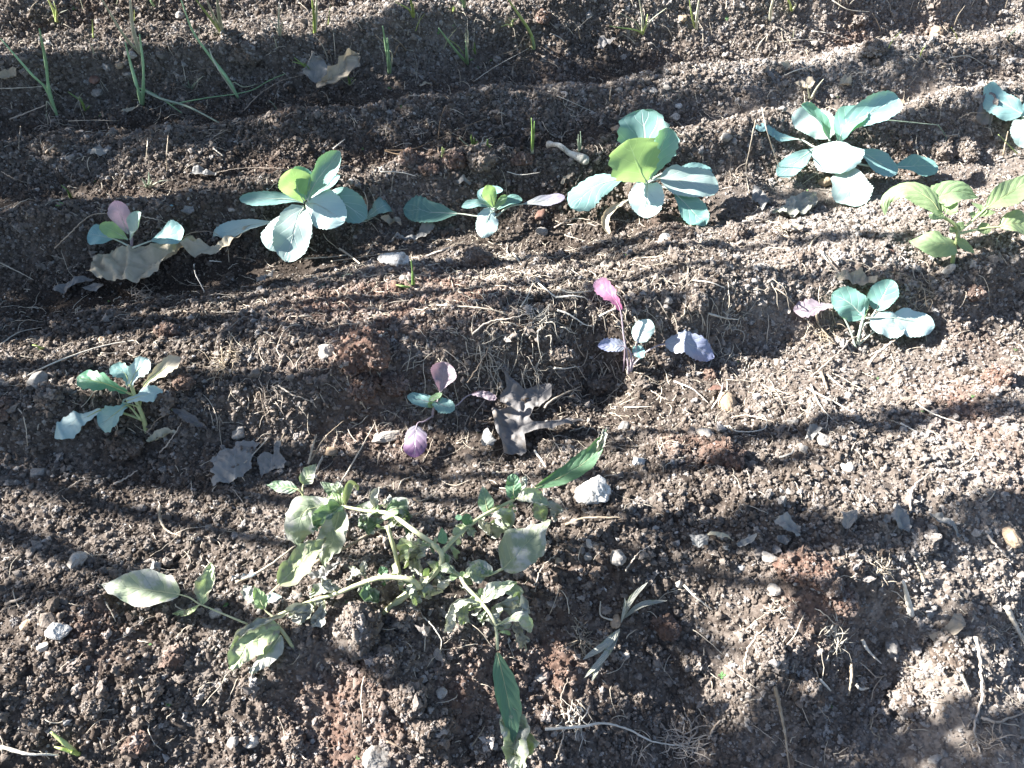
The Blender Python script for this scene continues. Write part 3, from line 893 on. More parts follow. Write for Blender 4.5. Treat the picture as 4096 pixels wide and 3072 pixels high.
# --- upright potato plant
r, z = plant('potato_plant', 'z3', 1760, 1670, 'young upright potato plant with soft light green leaves and a pale swollen stem base', 'potato plant')
make_stem(r, z, 'z3', [(1755, 1690, -.6), (1775, 1560, 2.6), (1795, 1490, 4), (1775, 1420, 5.4), (1680, 1360, 6.4)], .0032, .0022, 'petiole_potato')
make_stem(r, z, 'z3', [(1790, 1470, 4.4), (1880, 1400, 5.6), (1980, 1310, 7)], .002, .0014, 'petiole_potato')
make_stem(r, z, 'z3', [(1790, 1480, 4.2), (1920, 1450, 4.6), (2080, 1430, 5)], .002, .0014, 'petiole_potato')
leaves(r, z, 'z3', [
    ([(1690, 1360, 6.4), (1620, 1260, 8), (1470, 1190, 8.6), (1350, 1250, 7), (1332, 1365, 5)], 125, 'potato', dict(f=.35, prof='ovate', curl=-.45)),
    ([(1690, 1340, 6.6), (1640, 1270, 7.6), (1780, 1210, 8.2), (1925, 1250, 7)], 150, 'potato', dict(f=.45, prof='ovate', curl=.3)),
    ([(1700, 1350, 6.6), (1640, 1370, 7), (1610, 1350, 7)], 70, 'potato', dict(f=.5, prof='ovate', small=True)),
    ([(1720, 1350, 6.6), (1790, 1270, 8)], 90, 'potato', dict(f=.5, prof='ovate')),
    ([(1980, 1310, 7), (2090, 1240, 8), (2300, 1100, 8.6)], 165, 'potato', dict(f=.55, prof='ovate', curl=.4)),
    ([(1900, 1370, 6), (1955, 1330, 6.6), (1880, 1280, 7.2)], 40, 'potato', dict(f=.5, small=True, prof='ovate')),
    ([(1930, 1350, 6.4), (2035, 1340, 6.6)], 44, 'potato', dict(f=.5, small=True, prof='ovate')),
    ([(1910, 1370, 6), (1865, 1345, 6.4)], 38, 'potato', dict(f=.5, small=True, prof='ovate')),
    ([(1785, 1540, 3), (1700, 1540, 3.6), (1485, 1525, 3)], 165, 'potato', dict(f=.5, prof='ovate', curl=-.3)),
    ([(1790, 1510, 4), (1860, 1570, 3), (1900, 1600, 2.4)], 55, 'potato', dict(f=.5, prof='ovate', small=True)),
    ([(2000, 1440, 4.8), (1910, 1455, 4.4)], 80, 'potato', dict(f=.5, prof='ovate', small=True)),
    ([(2060, 1430, 5), (2140, 1410, 5.6), (2300, 1440, 4.6)], 130, 'potato', dict(f=.5, prof='ovate')),
    ([(1790, 1450, 4.6), (1830, 1400, 6)], 60, 'potato', dict(f=.5, prof='ovate', small=True)),
    ([(1780, 1440, 5), (1740, 1470, 4.6)], 50, 'potato', dict(f=.5, prof='ovate', small=True))], 'petiole_potato', .0011)
pb = at(*pp('z6', 1715, 160)); pb.z = gl(pb.x, pb.y)
v, f = lump(3, 91, ((1.5, .06), (4, .03)))
v = v * np.array([.0055, .0055, .0115])
Rm = np.array(Matrix.Rotation(.5, 3, 'Y'))
v = v @ Rm.T + np.array([pb.x, pb.y, pb.z + .007])
mesh_obj('stem_base', v.tolist(), f, M['stone_pale'], r)

# --- sprawling wilted potato plant
r, z = plant('wilted_potato_plant', 'ze', 74, 1347, 'sprawling wilted potato plant with yellowing, curled and shrivelled leaves', 'potato plant')
S = 'petiole_wilt'
for w, pts, a, b in (
        ('ze', [(70, 1350, -.4), (250, 1190, 1.6), (400, 1085, 3.6), (560, 940, 5.2), (590, 810, 6.6), (505, 720, 7.2)], .0048, .0034),
        ('ze', [(300, 1170, 1.8), (450, 1170, 1.6), (595, 1130, 1.2)], .0036, .0032),
        ('ze', [(585, 800, 6.6), (740, 640, 7), (950, 475, 6.4), (1230, 330, 6)], .0032, .002),
        ('ze', [(560, 760, 7), (330, 590, 7.2), (130, 455, 6.4), (-60, 430, 5.4), (-310, 385, 5)], .0034, .002),
        ('ze', [(110, 560, 6.4), (190, 850, 4), (232, 1120, .4)], .0028, .003),
        ('ze', [(405, 1110, 3.6), (310, 1035, 5), (60, 1018, 5), (-150, 1080, 4), (-332, 1157, 3.4), (-553, 1222, 2.8), (-852, 1348, 2.2)], .0034, .002),
        ('ze', [(590, 950, 5.2), (740, 990, 5), (800, 1090, 5), (950, 1250, 5), (1060, 1420, 4.8), (1085, 1659, 4.2)], .0028, .0018),
        ('ze', [(740, 990, 5), (980, 1000, 4.6), (1130, 940, 4.6)], .0022, .0017),
        ('zf', [(1860, 850, 2.2), (1960, 985, 1.4), (2075, 1160, -.5)], .0022, .003),
        ('zd', [(1300, 690, 5), (1050, 680, 4.4), (920, 610, 4), (800, 480, 5)], .0016, .001)):
    make_stem(r, z, w, pts, a * .8, b * .76, S, bumpy=.07)
WL = [
    ('zf', [(1570, 850, 2.4), (1120, 660, 3), (900, 560, 3), (145, 460, 2.4)], 370, 'wilt', dict(blade=2, f=.4, prof='ovate', curl=.3)),
    ('zf', [(1110, 650, 3), (1130, 610, 3.2), (1215, 245, 5)], 215, 'wilt_spot', dict(f=.6, prof='lance', curl=.7, crumple=.15)),
    ('zf', [(1100, 660, 3), (1000, 740, 2), (845, 745, 1.2)], 85, 'wilt_spot', dict(f=.4, prof='lance', curl=1.1, crumple=.3)),
    ('zd', [(500, 1640, 3), (600, 1540, 4), (1120, 1015, 5.2)], 320, 'wilt_spot', dict(blade=1, f=.5, prof='ovate', curl=.6, crumple=.12)),
    ('zd', [(1200, 670, 6), (900, 720, 6.4), (800, 900, 5), (810, 1120, 3)], 360, 'wilt', dict(f=.5, prof='round', curl=-.3, crumple=.12)),
    ('zd', [(1270, 690, 5.4), (1200, 1000, 4), (1090, 1335, 1.4)], 330, 'wilt', dict(f=.45, prof='ovate', curl=.4, crumple=.12)),
    ('zd', [(1270, 680, 6), (1120, 760, 7), (990, 960, 5.6)], 260, 'wilt_green', dict(f=.4, prof='ovate', curl=1.4, crumple=.45)),
    ('zd', [(900, 600, 4), (790, 490, 5), (465, 440, 5)], 150, 'wilt_green', dict(blade=1, f=.6, prof='ovate', curl=.3)),
    ('zd', [(860, 560, 4.4), (870, 430, 5.2), (1005, 205, 7)], 185, 'wilt', dict(blade=1, f=.65, prof='ovate', curl=.5)),
    ('zd', [(1270, 600, 5), (1230, 530, 5.4), (1055, 410, 6)], 150, 'wilt_green', dict(f=.6, prof='ovate', curl=.4)),
    ('zd', [(1260, 600, 5), (1240, 390, 6.4)], 140, 'wilt', dict(f=.6, prof='ovate')),
    ('zd', [(1330, 680, 5), (1360, 500, 6.6), (1400, 430, 6.6), (1475, 500, 4.6)], 120, 'wilt_spot', dict(f=.5, prof='lance', curl=1.2)),
    ('zd', [(1295, 670, 5), (1210, 600, 5.6), (1125, 590, 5)], 130, 'potato', dict(f=.6, prof='ovate')),
    ('zd', [(1130, 660, 4.6), (1010, 590, 5)], 120, 'wilt', dict(f=.6, prof='ovate')),
    ('zd', [(1665, 690, 6), (1650, 580, 7), (1710, 465, 8)], 140, 'wilt_dry', dict(f=.6, prof='lance', curl=1.)),
    ('zd', [(1760, 690, 6), (1820, 620, 6.6), (1770, 600, 6)], 90, 'wilt_dry', dict(f=.5, crumple=.4)),
    ('zd', [(1700, 725, 6), (1600, 760, 5), (1500, 880, 2.6)], 230, 'wilt_green', dict(f=.4, prof='ovate', curl=1., crumple=.4)),
    ('zd', [(1760, 830, 5), (1640, 890, 4), (1570, 980, 2.6)], 150, 'wilt_green', dict(f=.4, prof='lance', curl=.9, crumple=.3)),
    ('zd', [(1780, 740, 6.4), (1930, 700, 6.6), (2060, 800, 5)], 210, 'wilt_green', dict(f=.5, prof='ovate', curl=.9, crumple=.4)),
    ('zd', [(1820, 760, 6.4), (1960, 850, 4.4), (2040, 960, 2.6)], 170, 'wilt_green', dict(f=.4, prof='lance', curl=.9, crumple=.4)),
    ('zd', [(1550, 1470, 3.4), (1530, 1400, 4), (1540, 1280, 5)], 80, 'wilt_dry', dict(f=.6, crumple=.3)),
    ('zd', [(1560, 1470, 3.4), (1480, 1400, 4), (1400, 1440, 2.4)], 130, 'wilt_dry', dict(f=.5, crumple=.6, curl=1.2)),
    ('zd', [(1760, 1440, 4), (1720, 1340, 4.6)], 120, 'potato_dark', dict(f=.6, prof='ovate', small=True)),
    ('zd', [(1600, 1500, 4.4), (1560, 1590, 3), (1640, 1660, 2)], 150, 'wilt_green', dict(f=.4, crumple=.5, curl=1.)),
    ('zd', [(1300, 1610, 3.4), (1150, 1560, 4), (1080, 1460, 4.6)], 140, 'wilt_dry', dict(f=.5, crumple=.5, curl=1.2)),
    ('zd', [(1250, 1640, 3.2), (1100, 1600, 3.6), (950, 1640, 2)], 140, 'wilt', dict(f=.4, crumple=.3, curl=.9)),
    ('ze', [(1230, 330, 6), (1420, 225, 6), (1700, 100, 6.6), (1900, -40, 7.2), (2000, -180, 8), (2040, -290, 8.6)], 200, 'potato_dark', dict(blade=1, f=.6, prof='lance', curl=1.0, wave=.2, crumple=.12, label='long dark green leaf with a shrivelled curling tip')),
    ('ze', [(1960, -90, 7.4), (2010, -190, 8.2), (2030, -290, 8.8)], 95, 'wilt_dry', dict(f=.6, prof='lance', curl=1.3, crumple=.4)),
    ('ze', [(1010, 440, 6), (990, 400, 6.4), (955, 210, 7.6)], 140, 'wilt_green', dict(f=.7, prof='ovate')),
    ('ze', [(1235, 310, 6), (1225, 260, 6.6), (1230, 100, 8)], 140, 'potato_dark', dict(f=.7, prof='round')),
    ('ze', [(1250, 290, 6), (1310, 210, 6.6), (1330, 120, 7.4)], 60, 'wilt_dry', dict(f=.6, crumple=.3)),
    ('ze', [(1260, 320, 6), (1400, 300, 6.4), (1545, 370, 5)], 170, 'wilt', dict(f=.5, prof='ovate', curl=1., crumple=.2)),
    ('ze', [(1400, 330, 6), (1450, 420, 4.4), (1500, 520, 2.4)], 150, 'wilt_spot', dict(f=.4, prof='lance', curl=1., crumple=.3)),
    ('ze', [(1480, 380, 5), (1560, 400, 4.4), (1590, 500, 2.4)], 120, 'wilt_dry', dict(f=.4, prof='lance', curl=1.2, crumple=.4)),
    ('ze', [(980, 1000, 4.6), (1130, 940, 4.6), (1260, 800, 5.2), (1540, 510, 5.4)], 360, 'wilt', dict(blade=1, f=.5, prof='ovate', curl=-.4, crumple=.10)),
    ('ze', [(1000, 470, 6), (1120, 470, 6.2), (1150, 540, 4), (1050, 650, 2)], 180, 'wilt', dict(f=.5, crumple=.3, curl=.9)),
    ('ze', [(970, 490, 6), (960, 540, 4.4), (1030, 640, 2)], 110, 'wilt_dry', dict(f=.5, crumple=.5, curl=1.)),
    ('ze', [(600, 720, 7.2), (600, 690, 7.6), (590, 575, 8.8)], 90, 'potato_dark', dict(f=.7, prof='ovate', small=True)),
    ('ze', [(835, 560, 6.8), (800, 450, 8)], 95, 'potato_dark', dict(f=.7, prof='round', small=True)),
    ('ze', [(770, 490, 7), (710, 485, 7)], 50, 'potato_dark', dict(f=.6, prof='round', small=True)),
    ('ze', [(735, 640, 7), (710, 570, 8)], 78, 'wilt', dict(f=.7, prof='round', small=True)),
    ('ze', [(780, 620, 7), (830, 580, 7.4), (850, 640, 6)], 60, 'wilt', dict(f=.5, crumple=.3)),
    ('ze', [(720, 660, 7), (750, 720, 5.6)], 60, 'wilt', dict(f=.5, crumple=.2, small=True)),
    ('ze', [(500, 735, 7.2), (380, 730, 7.4), (290, 780, 5.6), (260, 880, 3)], 170, 'wilt_spot', dict(f=.5, crumple=.35, curl=.9)),
    ('ze', [(470, 750, 7), (400, 800, 5.6), (360, 930, 2.4)], 190, 'wilt_dry', dict(f=.4, crumple=.6, curl=1.3)),
    ('ze', [(530, 720, 7.4), (540, 660, 8.4)], 40, 'wilt', dict(f=.6, small=True)),
    ('ze', [(340, 640, 7), (310, 720, 5), (340, 760, 3)], 60, 'wilt_dry', dict(f=.4, crumple=.4)),
    ('ze', [(1000, 1000, 4.6), (985, 950, 5), (825, 880, 5.4)], 120, 'wilt_green', dict(f=.6, prof='ovate')),
    ('ze', [(730, 990, 5.2), (650, 930, 6), (570, 940, 5.6)], 75, 'wilt', dict(f=.6, crumple=.15)),
    ('ze', [(600, 920, 5.4), (540, 890, 6)], 60, 'potato', dict(f=.6, small=True)),
    ('ze', [(480, 1000, 4.6), (430, 950, 5.6)], 80, 'potato', dict(f=.6, small=True)),
    ('ze', [(740, 1010, 5), (640, 1040, 4), (530, 1100, 2)], 170, 'wilt_dry', dict(f=.4, crumple=.6, curl=1.)),
    ('ze', [(740, 1000, 5), (660, 1020, 5)], 60, 'potato', dict(f=.6, small=True)),
    ('ze', [(770, 1010, 5), (860, 970, 5.6), (970, 1020, 4.4)], 130, 'wilt', dict(f=.5, crumple=.25)),
    ('ze', [(770, 1010, 5.2), (775, 960, 6)], 50, 'potato', dict(f=.6, small=True)),
    ('ze', [(935, 1225, 5), (1080, 1120, 6), (1260, 1060, 5.8)], 140, 'wilt', dict(f=.5, prof='ovate', crumple=.15)),
    ('ze', [(1120, 1130, 5.6), (1230, 1150, 5), (1270, 1260, 3)], 150, 'wilt', dict(f=.4, prof='ovate', crumple=.3, curl=.8)),
    ('ze', [(1040, 1290, 4), (1180, 1270, 3.6), (1340, 1310, 1.6)], 210, 'wilt_dry', dict(f=.5, crumple=.5, curl=.6)),
    ('ze', [(990, 1150, 5.2), (910, 1140, 5.6)], 60, 'potato', dict(f=.6, small=True)),
    ('ze', [(915, 1240, 5), (800, 1220, 5.4), (700, 1290, 4), (660, 1510, 1)], 130, 'wilt_dry', dict(f=.4, crumple=.35, curl=1.2)),
    ('ze', [(860, 1240, 5), (790, 1310, 3.6), (770, 1430, 1.4)], 140, 'wilt', dict(f=.4, crumple=.3, curl=.8)),
    ('ze', [(1010, 1380, 4.6), (970, 1370, 4), (940, 1410, 2.6)], 70, 'wilt', dict(f=.5, small=True, crumple=.2)),
    ('ze', [(1070, 1440, 4.8), (1270, 1370, 6), (1360, 1420, 5), (1380, 1500, 3)], 120, 'wilt', dict(f=.4, curl=-.6, crumple=.1)),
    ('ze', [(1230, 1390, 5.4), (1260, 1480, 3), (1310, 1640, 1)], 150, 'wilt_dry', dict(f=.4, crumple=.45, curl=1.2)),
    ('ze', [(1090, 1500, 4.6), (1150, 1500, 4.8), (1200, 1520, 4)], 36, 'potato', dict(f=.5, small=True)),
    ('z8', [(1010, 930, 4.2), (1050, 1100, 4), (1090, 1300, 3), (1110, 1500, 1.6)], 165, 'potato_dark', dict(f=.6, prof='lance', curl=.7, wave=.15, label='long dark green leaf hanging over the furrow')),
    ('z8', [(1080, 1250, 3), (1110, 1430, 2), (1130, 1700, 1)], 210, 'wilt', dict(f=.5, prof='lance', curl=.9, crumple=.35, wave=.2)),
    ('z8', [(1110, 1420, 2), (1180, 1440, 1.6), (1200, 1560, 1)], 130, 'wilt', dict(f=.5, curl=.9, crumple=.4)),
    ('zf', [(2150, 650, 3), (1900, 770, 3.2), (1600, 890, 3), (1400, 1080, 2)], 120, 'wilt_dry', dict(f=.4, crumple=.25, curl=1.6)),
    ('zf', [(1890, 900, 2.4), (1700, 960, 2.6), (1480, 1180, 1.8), (1420, 1300, 1.2)], 330, 'wilt_spot', dict(f=.55, prof='ovate', curl=.4, crumple=.18)),
    ('zf', [(1900, 960, 2.2), (1800, 1100, 2.2), (1600, 1340, 1)], 200, 'wilt', dict(f=.5, prof='ovate', curl=-.4, crumple=.12)),
    ('zf', [(1840, 790, 2.4), (1740, 700, 2.8), (1640, 475, 4.2)], 130, 'potato', dict(blade=1, f=.6, prof='ovate')),
    ('zf', [(1740, 690, 2.6), (1640, 620, 3), (1525, 480, 3)], 130, 'wilt_dry', dict(f=.5, crumple=.3)),
    ('zf', [(1760, 600, 3), (1830, 590, 3.4), (1910, 580, 3.4)], 90, 'cab_lit', dict(f=.5, small=True, prof='ovate')),
    ('zf', [(1730, 700, 2.6), (1660, 630, 3)], 110, 'wilt', dict(f=.6, small=True)),
    ('z8', [(-150, 640, 3), (-220, 690, 2), (-250, 760, .8)], 130, 'wilt_dry', dict(f=.4, crumple=.4, curl=1.)),
    ('z8', [(-80, 600, 3), (-100, 700, 1.6), (-130, 800, .5)], 100, 'wilt_dry', dict(f=.4, crumple=.4, curl=1.)),
    ('z8', [(200, 480, 4.6), (190, 560, 3), (260, 590, 1.6)], 110, 'wilt_green', dict(f=.4, crumple=.4, curl=.9)),
    ('z8', [(480, 520, 3.6), (490, 570, 2.6), (520, 620, 1.4)], 70, 'wilt', dict(f=.5, crumple=.2)),
]
for w, pts, wd, mt, o in WL:
    o.setdefault('teeth', (5, .03))
    if not o.get('small') and 'long dark' not in o.get('label', ''):
        o['crumple'] = o.get('crumple', 0) + .13
        o['curl'] = o.get('curl', .35) * 1.25
        o['wave'] = .3
    make_leaf(r, z, w, pts, wd, mt, pet=None if o.get('small') else S, pr=.0011, **o)
# shrivelled leaflets hanging all along the wilted stems
rs = random.Random(21)
for w, pts in (('ze', [(505, 720, 7.2), (330, 590, 7.2), (130, 455, 6.4), (-60, 430, 5.4), (-310, 385, 5)]), ('ze', [(405, 1110, 3.6), (310, 1035, 5), (60, 1018, 5), (-150, 1080, 4), (-332, 1157, 3.4), (-553, 1222, 2.8)]),
               ('ze', [(590, 950, 5.2), (740, 990, 5), (800, 1090, 5), (950, 1250, 5), (1060, 1420, 4.8)]), ('ze', [(585, 800, 6.6), (740, 640, 7), (950, 475, 6.4), (1230, 330, 6)]), ('ze', [(250, 1190, 1.6), (400, 1085, 3.6), (560, 940, 5.2), (590, 810, 6.6)])):
    for k in range(9):
        i_ = rs.randrange(len(pts) - 1); t_ = rs.random()
        a_ = [pts[i_][q] + (pts[i_ + 1][q] - pts[i_][q]) * t_ for q in range(3)]
        dx, dy = rs.uniform(-110, 110), rs.uniform(-30, 120)
        make_leaf(r, z, w, [tuple(a_), (a_[0] + dx * .6, a_[1] + dy * .4, a_[2] - .3), (a_[0] + dx, a_[1] + dy, max(.6, a_[2] - rs.uniform(.8, 3.2)))], rs.uniform(55, 120),
                  rs.choice(('wilt_dry', 'wilt', 'wilt_dry', 'wilt_spot', 'wilt_green')), prof=rs.choice(('ovate', 'lance')), f=.5, curl=rs.uniform(.6, 1.5), crumple=rs.uniform(.35, .65), wave=.3, teeth=(4, .03), small=rs.random() < .5)

# ------------------------------------------------------------------ onions, grass and sprouts
def blade_plant(name, w, bx, by, tips, label, cat, group=None, part='leaf'):
    """tips: list of (path points after the base, base radius in mm, material)"""
    r_, z_ = plant(name, w, bx, by, label, cat, group)
    for k, (pts, rad_, mt) in enumerate(tips):
        P = [at_z(*pp(w, bx, by), z_ - .004)] + wpts(w, pts, z_)
        if len(P) == 2:
            m = P[0].lerp(P[1], .5) + Vector((random.uniform(-.06, .06), random.uniform(-.06, .06), .05)) * (P[1] - P[0]).length
            P = [P[0], m, P[1]]
        n = 16
        path = smooth_path(P, n)
        rr = [rad_ * 2.2 / 1000 * (1 - .68 * (i / (n - 1)) ** 2.2) for i in range(n)]
        V, F = tube_geo(path, rr, 6, flat=.7)
        A = np.array([list(v) for v in V])
        A[:, 2] = np.where(np.arange(len(A)) > 18, np.maximum(A[:, 2], ground_full(A[:, 0], A[:, 1]) + .0008), A[:, 2])
        mesh_obj(part, A.tolist(), F, M[mt], r_)
    return r_


ON, OY, OP = 'onion', 'onion_yellow', 'onion_pale'
OG = 'onion seedlings in the far beds'
ONIONS = [
    ('z1', 365, 745, [([(290, 560, 5), (200, 470, 8), (5, 245, 14)], 1.7, ON), ([(310, 570, 5), (290, 400, 10), (248, 180, 17)], 1.6, ON), ([(300, 640, 3), (295, 700, 1), (290, 750, .3)], .7, OP)],
     'onion seedling leaning left with two green leaves, base half buried beside a pale root'),
    ('z1', 900, 672, [([(870, 560, 4), (830, 420, 7), (790, 265, 11)], 1.7, ON), ([(905, 560, 4), (905, 420, 8), (882, 215, 13)], 1.7, ON), ([(900, 575, 3), (1020, 625, 2.4), (1200, 680, 1.6), (1450, 812, .6)], 1.5, 'grass_grey'),
                      ([(870, 560, 3), (1000, 610, 2), (1150, 715, .6)], 1.1, ON)], 'onion seedling with two upright leaves and two trailing over the furrow'),
    ('z1', 885, 340, [([(780, 220, 5), (640, -10, 13)], 1.5, OP), ([(840, 180, 7), (820, -20, 14)], 1.8, OP)], 'pale onion seedling with two sunlit yellowish leaves in front of the dark bank'),
    ('z1', 1518, 640, [([(1440, 500, 4), (1340, 370, 7), (1220, 200, 12), (1138, -20, 18)], 1.9, ON), ([(1370, 420, 6), (1320, 305, 9)], 1.2, OP), ([(1470, 520, 3), (1540, 550, 2), (1630, 530, 2)], .8, OP)],
     'long dark green onion leaf slanting over the furrow from a pale base'),
    ('z1', 1412, 225, [([(1340, 130, 5), (1228, -15, 12)], 1.7, OY), ([(1390, 130, 5), (1370, -20, 13)], 1.9, OP), ([(1360, 120, 5), (1300, -15, 12)], 1.3, OP)], 'onion seedling with three pale yellow leaves fanning from a low bank'),
    ('z1', 1770, 235, [([(1760, 140, 4), (1765, 25, 8)], 1.1, OP), ([(1740, 160, 3), (1690, 115, 4.5)], .8, OP), ([(1780, 160, 3), (1790, 130, 4)], .7, OP)], 'small bleached onion sprout with short thin leaves'),
    ('z1', 1990, 225, [([(1985, 120, 4), (1972, -20, 10)], 1.4, OY), ([(1998, 110, 4), (2002, -20, 10)], 1.4, OP)], 'onion seedling with two straight pale leaves side by side'),
    ('z1', 360, 145, [([(335, 60, 4), (295, -20, 8)], 1.3, OY), ([(355, 70, 4), (340, 10, 6)], 1.2, OY), ([(370, 90, 3), (430, 60, 4)], .7, OP)], 'short yellow-green onion seedling on the rim of the far bank'),
    ('z1', 980, 45, [([(960, -20, 4)], 1.2, ON)], 'single stub of an onion leaf beyond the far bank'),
    ('z2', 480, 112, [([(450, 60, 4), (365, 12, 7)], 1.3, OY), ([(475, 50, 4), (455, -20, 9)], 1.5, OY), ([(500, 80, 2), (510, 130, .6)], .7, OP)], 'yellow-green onion seedling with a V of two leaves on the far ridge'),
    ('z2', 330, 465, [([(310, 320, 6), (285, 165, 12)], 1.5, ON), ([(322, 350, 5), (315, 240, 9)], 1.7, ON), ([(345, 390, 3), (345, 340, 5), (330, 320, 5.4)], .7, OP)], 'upright onion seedling with a withered thread at its side'),
    ('z2', 822, 405, [([(740, 310, 5), (640, 178, 11)], 1.6, ON), ([(818, 290, 6), (808, 200, 9.5), (822, 185, 9.8), (828, 290, 6)], 1.1, OP), ([(815, 340, 4), (810, 260, 7)], 1.4, ON)], 'onion seedling with one slanting leaf and one leaf folded down'),
    ('z2', 1242, 315, [([(1215, 200, 5), (1070, -15, 15)], 1.9, OY), ([(1210, 240, 4), (1185, 220, 4.6), (1130, 310, 2), (1010, 352, .5)], .9, 'straw'), ([(1235, 260, 3), (1225, 230, 4)], 1.2, ON)],
     'onion seedling with a tall leaning leaf and a dry leaf bent to the soil'),
    ('z2', 1105, 165, [([(1070, 155, 2.4), (1035, 170, 2)], 1.0, OY), ([(1140, 120, 4)], 1.0, OY), ([(1080, 120, 3)], .8, OP)], 'small tuft of three short yellow-green blades on the far ridge'),
    ('z2', 1930, 215, [([(1880, 190, 3), (1720, 165, 5)], 1.3, OY), ([(1925, 100, 5), (1905, -15, 10)], 1.2, OP), ([(1880, 140, 4), (1790, 85, 7)], .8, OP), ([(1980, 130, 4), (2080, 50, 8)], .8, OP), ([(1950, 150, 3), (1960, 90, 5)], 1.1, OY)],
     'spreading tuft of five thin blades on the sunny ridge'),
    ('z2', 730, 80, [([(728, 40, 3)], 1.1, OY), ([(745, 50, 3)], .8, OY)], 'pair of stubby green onion sprouts'),
    ('z2', 805, 60, [([(770, -10, 5)], 1.1, ON), ([(820, -15, 6)], 1.3, ON), ([(800, -15, 5)], 1.0, OP)], 'onion tuft cut by the far edge of the bed'),
    ('z3', 140, 195, [([(115, 110, 4), (95, -15, 9)], 1.2, OY), ([(145, 100, 5), (160, -15, 10)], 1.6, OP)], 'onion seedling with two pale leaves and a white bulb in dry soil'),
    ('z3', 608, 135, [([(612, 60, 4), (632, -15, 8)], 1.5, OP)], 'single pale yellow onion leaf in dry sunny soil'),
    ('z3', 745, 75, [([(735, 20, 4), (715, -15, 6)], 1.3, OY), ([(755, 10, 5)], 1.1, OP)], 'short onion seedling with pale forked base'),
    ('z1', 1965, 470, [([(1930, 420, 3), (1860, 365, 5.5)], 1.2, 'grass'), ([(1910, 410, 3), (1850, 390, 3.6)], 1.0, 'grass'), ([(1950, 430, 3), (1920, 395, 4.6)], 1.0, 'grass')], 'tuft of green grass against the curled dry leaf'),
]
for w, x, y, tips, lab in ONIONS:
    cat = 'grass' if 'grass' in lab else 'onion'
    blade_plant('onion_seedling' if cat == 'onion' else 'grass_tuft', w, x, y, tips, lab, cat, OG if cat == 'onion' else None)

G, GG = 'grass', 'grass_grey'
GRASS = [
    ('z1', 540, 705, [([(510, 640, 3), (430, 580, 5)], .9, G), ([(525, 650, 3), (500, 610, 4)], .8, G), ([(570, 665, 1.5)], .7, G)], 'small grass seedling rooted in the dark furrow below the red stone'),
    ('z1', 1215, 570, [([(1190, 510, 3)], .8, GG), ([(1240, 520, 3)], .8, GG), ([(1150, 530, 2)], .7, GG), ([(1285, 480, 4)], .7, OP)], 'grey-green grass tuft between two onions'),
    ('z1', 935, 1195, [([(940, 1090, 4)], 1.0, GG), ([(900, 1130, 3)], .9, GG), ([(1000, 1150, 2), (1068, 1138, 1.6)], .9, OP), ([(960, 1140, 3)], .8, OP), ([(870, 1170, 2)], .7, OP)], 'pale grass tuft in the sunlit patch of furrow'),
    ('z1', 450, 1255, [([(430, 1210, 3), (388, 1170, 4)], 1.1, G)], 'single green grass blade at the edge of the furrow'),
    ('z1', 1760, 715, [([(1730, 660, 3), (1700, 635, 4)], .9, GG)], 'lone grass blade on the shady ridge beside the dry leaf'),
    ('z2', 80, 540, [([(60, 470, 4)], .9, G), ([(100, 490, 3)], .9, G), ([(30, 500, 3)], .8, OP), ([(115, 500, 3)], .8, OP)], 'bleached grass tuft at the foot of the curled dry leaf'),
    ('z2', 870, 340, [([(865, 270, 3.4)], .9, G), ([(850, 300, 2)], .7, G)], 'two thin grass blades beside the folded onion'),
    ('z2', 1228, 985, [([(1230, 850, 5), (1225, 745, 8)], .9, G), ([(1240, 850, 5), (1245, 765, 7.6)], .9, G), ([(1232, 900, 3), (1228, 940, 1)], 1.2, OP)], 'tall thin grass sprout standing in the furrow near the bone'),
    ('z2', 1525, 975, [([(1522, 850, 5)], .8, GG), ([(1535, 830, 5)], .8, GG), ([(1515, 880, 4)], .7, GG)], 'thin grass sprout in the shade behind the bone'),
    ('z2', 860, 940, [([(845, 850, 4)], .9, G), ([(865, 870, 3)], .9, G), ([(885, 890, 2.4)], .9, G), ([(800, 900, 2), (770, 870, 3)], .7, GG)], 'grass tuft growing through the fallen pine needles'),
    ('z2', 950, 955, [([(948, 880, 3)], .9, G), ([(965, 920, 2)], .8, G)], 'short grass sprout beside the matted clod'),
    ('z2', 665, 1000, [([(662, 930, 2.6)], 1.3, OY), ([(675, 940, 2)], 1.0, OY)], 'short yellow-green shoot at the foot of an upright stalk'),
    ('z5', 480, 240, [([(475, 150, 3), (465, 60, 5)], 1.1, G), ([(420, 230, 1.4), (370, 220, 1)], 1.2, G), ([(440, 190, 2), (400, 160, 2.6)], .7, OP), ([(540, 290, 1), (610, 330, .6)], 1.5, 'straw')], 'green grass shoot sprouting from a runner beside the white pebble'),
    ('z7', 500, 1575, [([(420, 1510, 2), (320, 1430, 3)], 1.3, OY), ([(400, 1540, 1), (345, 1525, 1)], 1.0, OY), ([(450, 1560, 1.4)], 1.4, OY)], 'yellow-green grass shoot beside the white stalk in the near furrow'),
    ('z4', 275, 640, [([(240, 610, 1.4), (205, 600, 1.6)], 1.0, OY), ([(260, 615, 1.4)], .9, OY)], 'tiny yellow shoot on the lit rim of the near bed'),
    ('z3', 860, 640, [([(900, 560, 4), (945, 500, 7)], 1.0, OP), ([(850, 580, 3), (840, 530, 5)], .9, OP), ([(880, 600, 2), (915, 540, 4)], .8, OP)], 'dry pale grass tuft behind the star-shaped cabbage'),
    ('z3', 2110, 255, [([(2130, 220, 3), (2200, 150, 6)], .7, 'grass_grey'), ([(2120, 220, 3), (2160, 180, 5)], .7, 'grass_grey'), ([(2100, 230, 2), (2095, 200, 3)], .6, 'grass_grey')], 'wispy blue-grey grass tuft on the far sunny bed'),
]
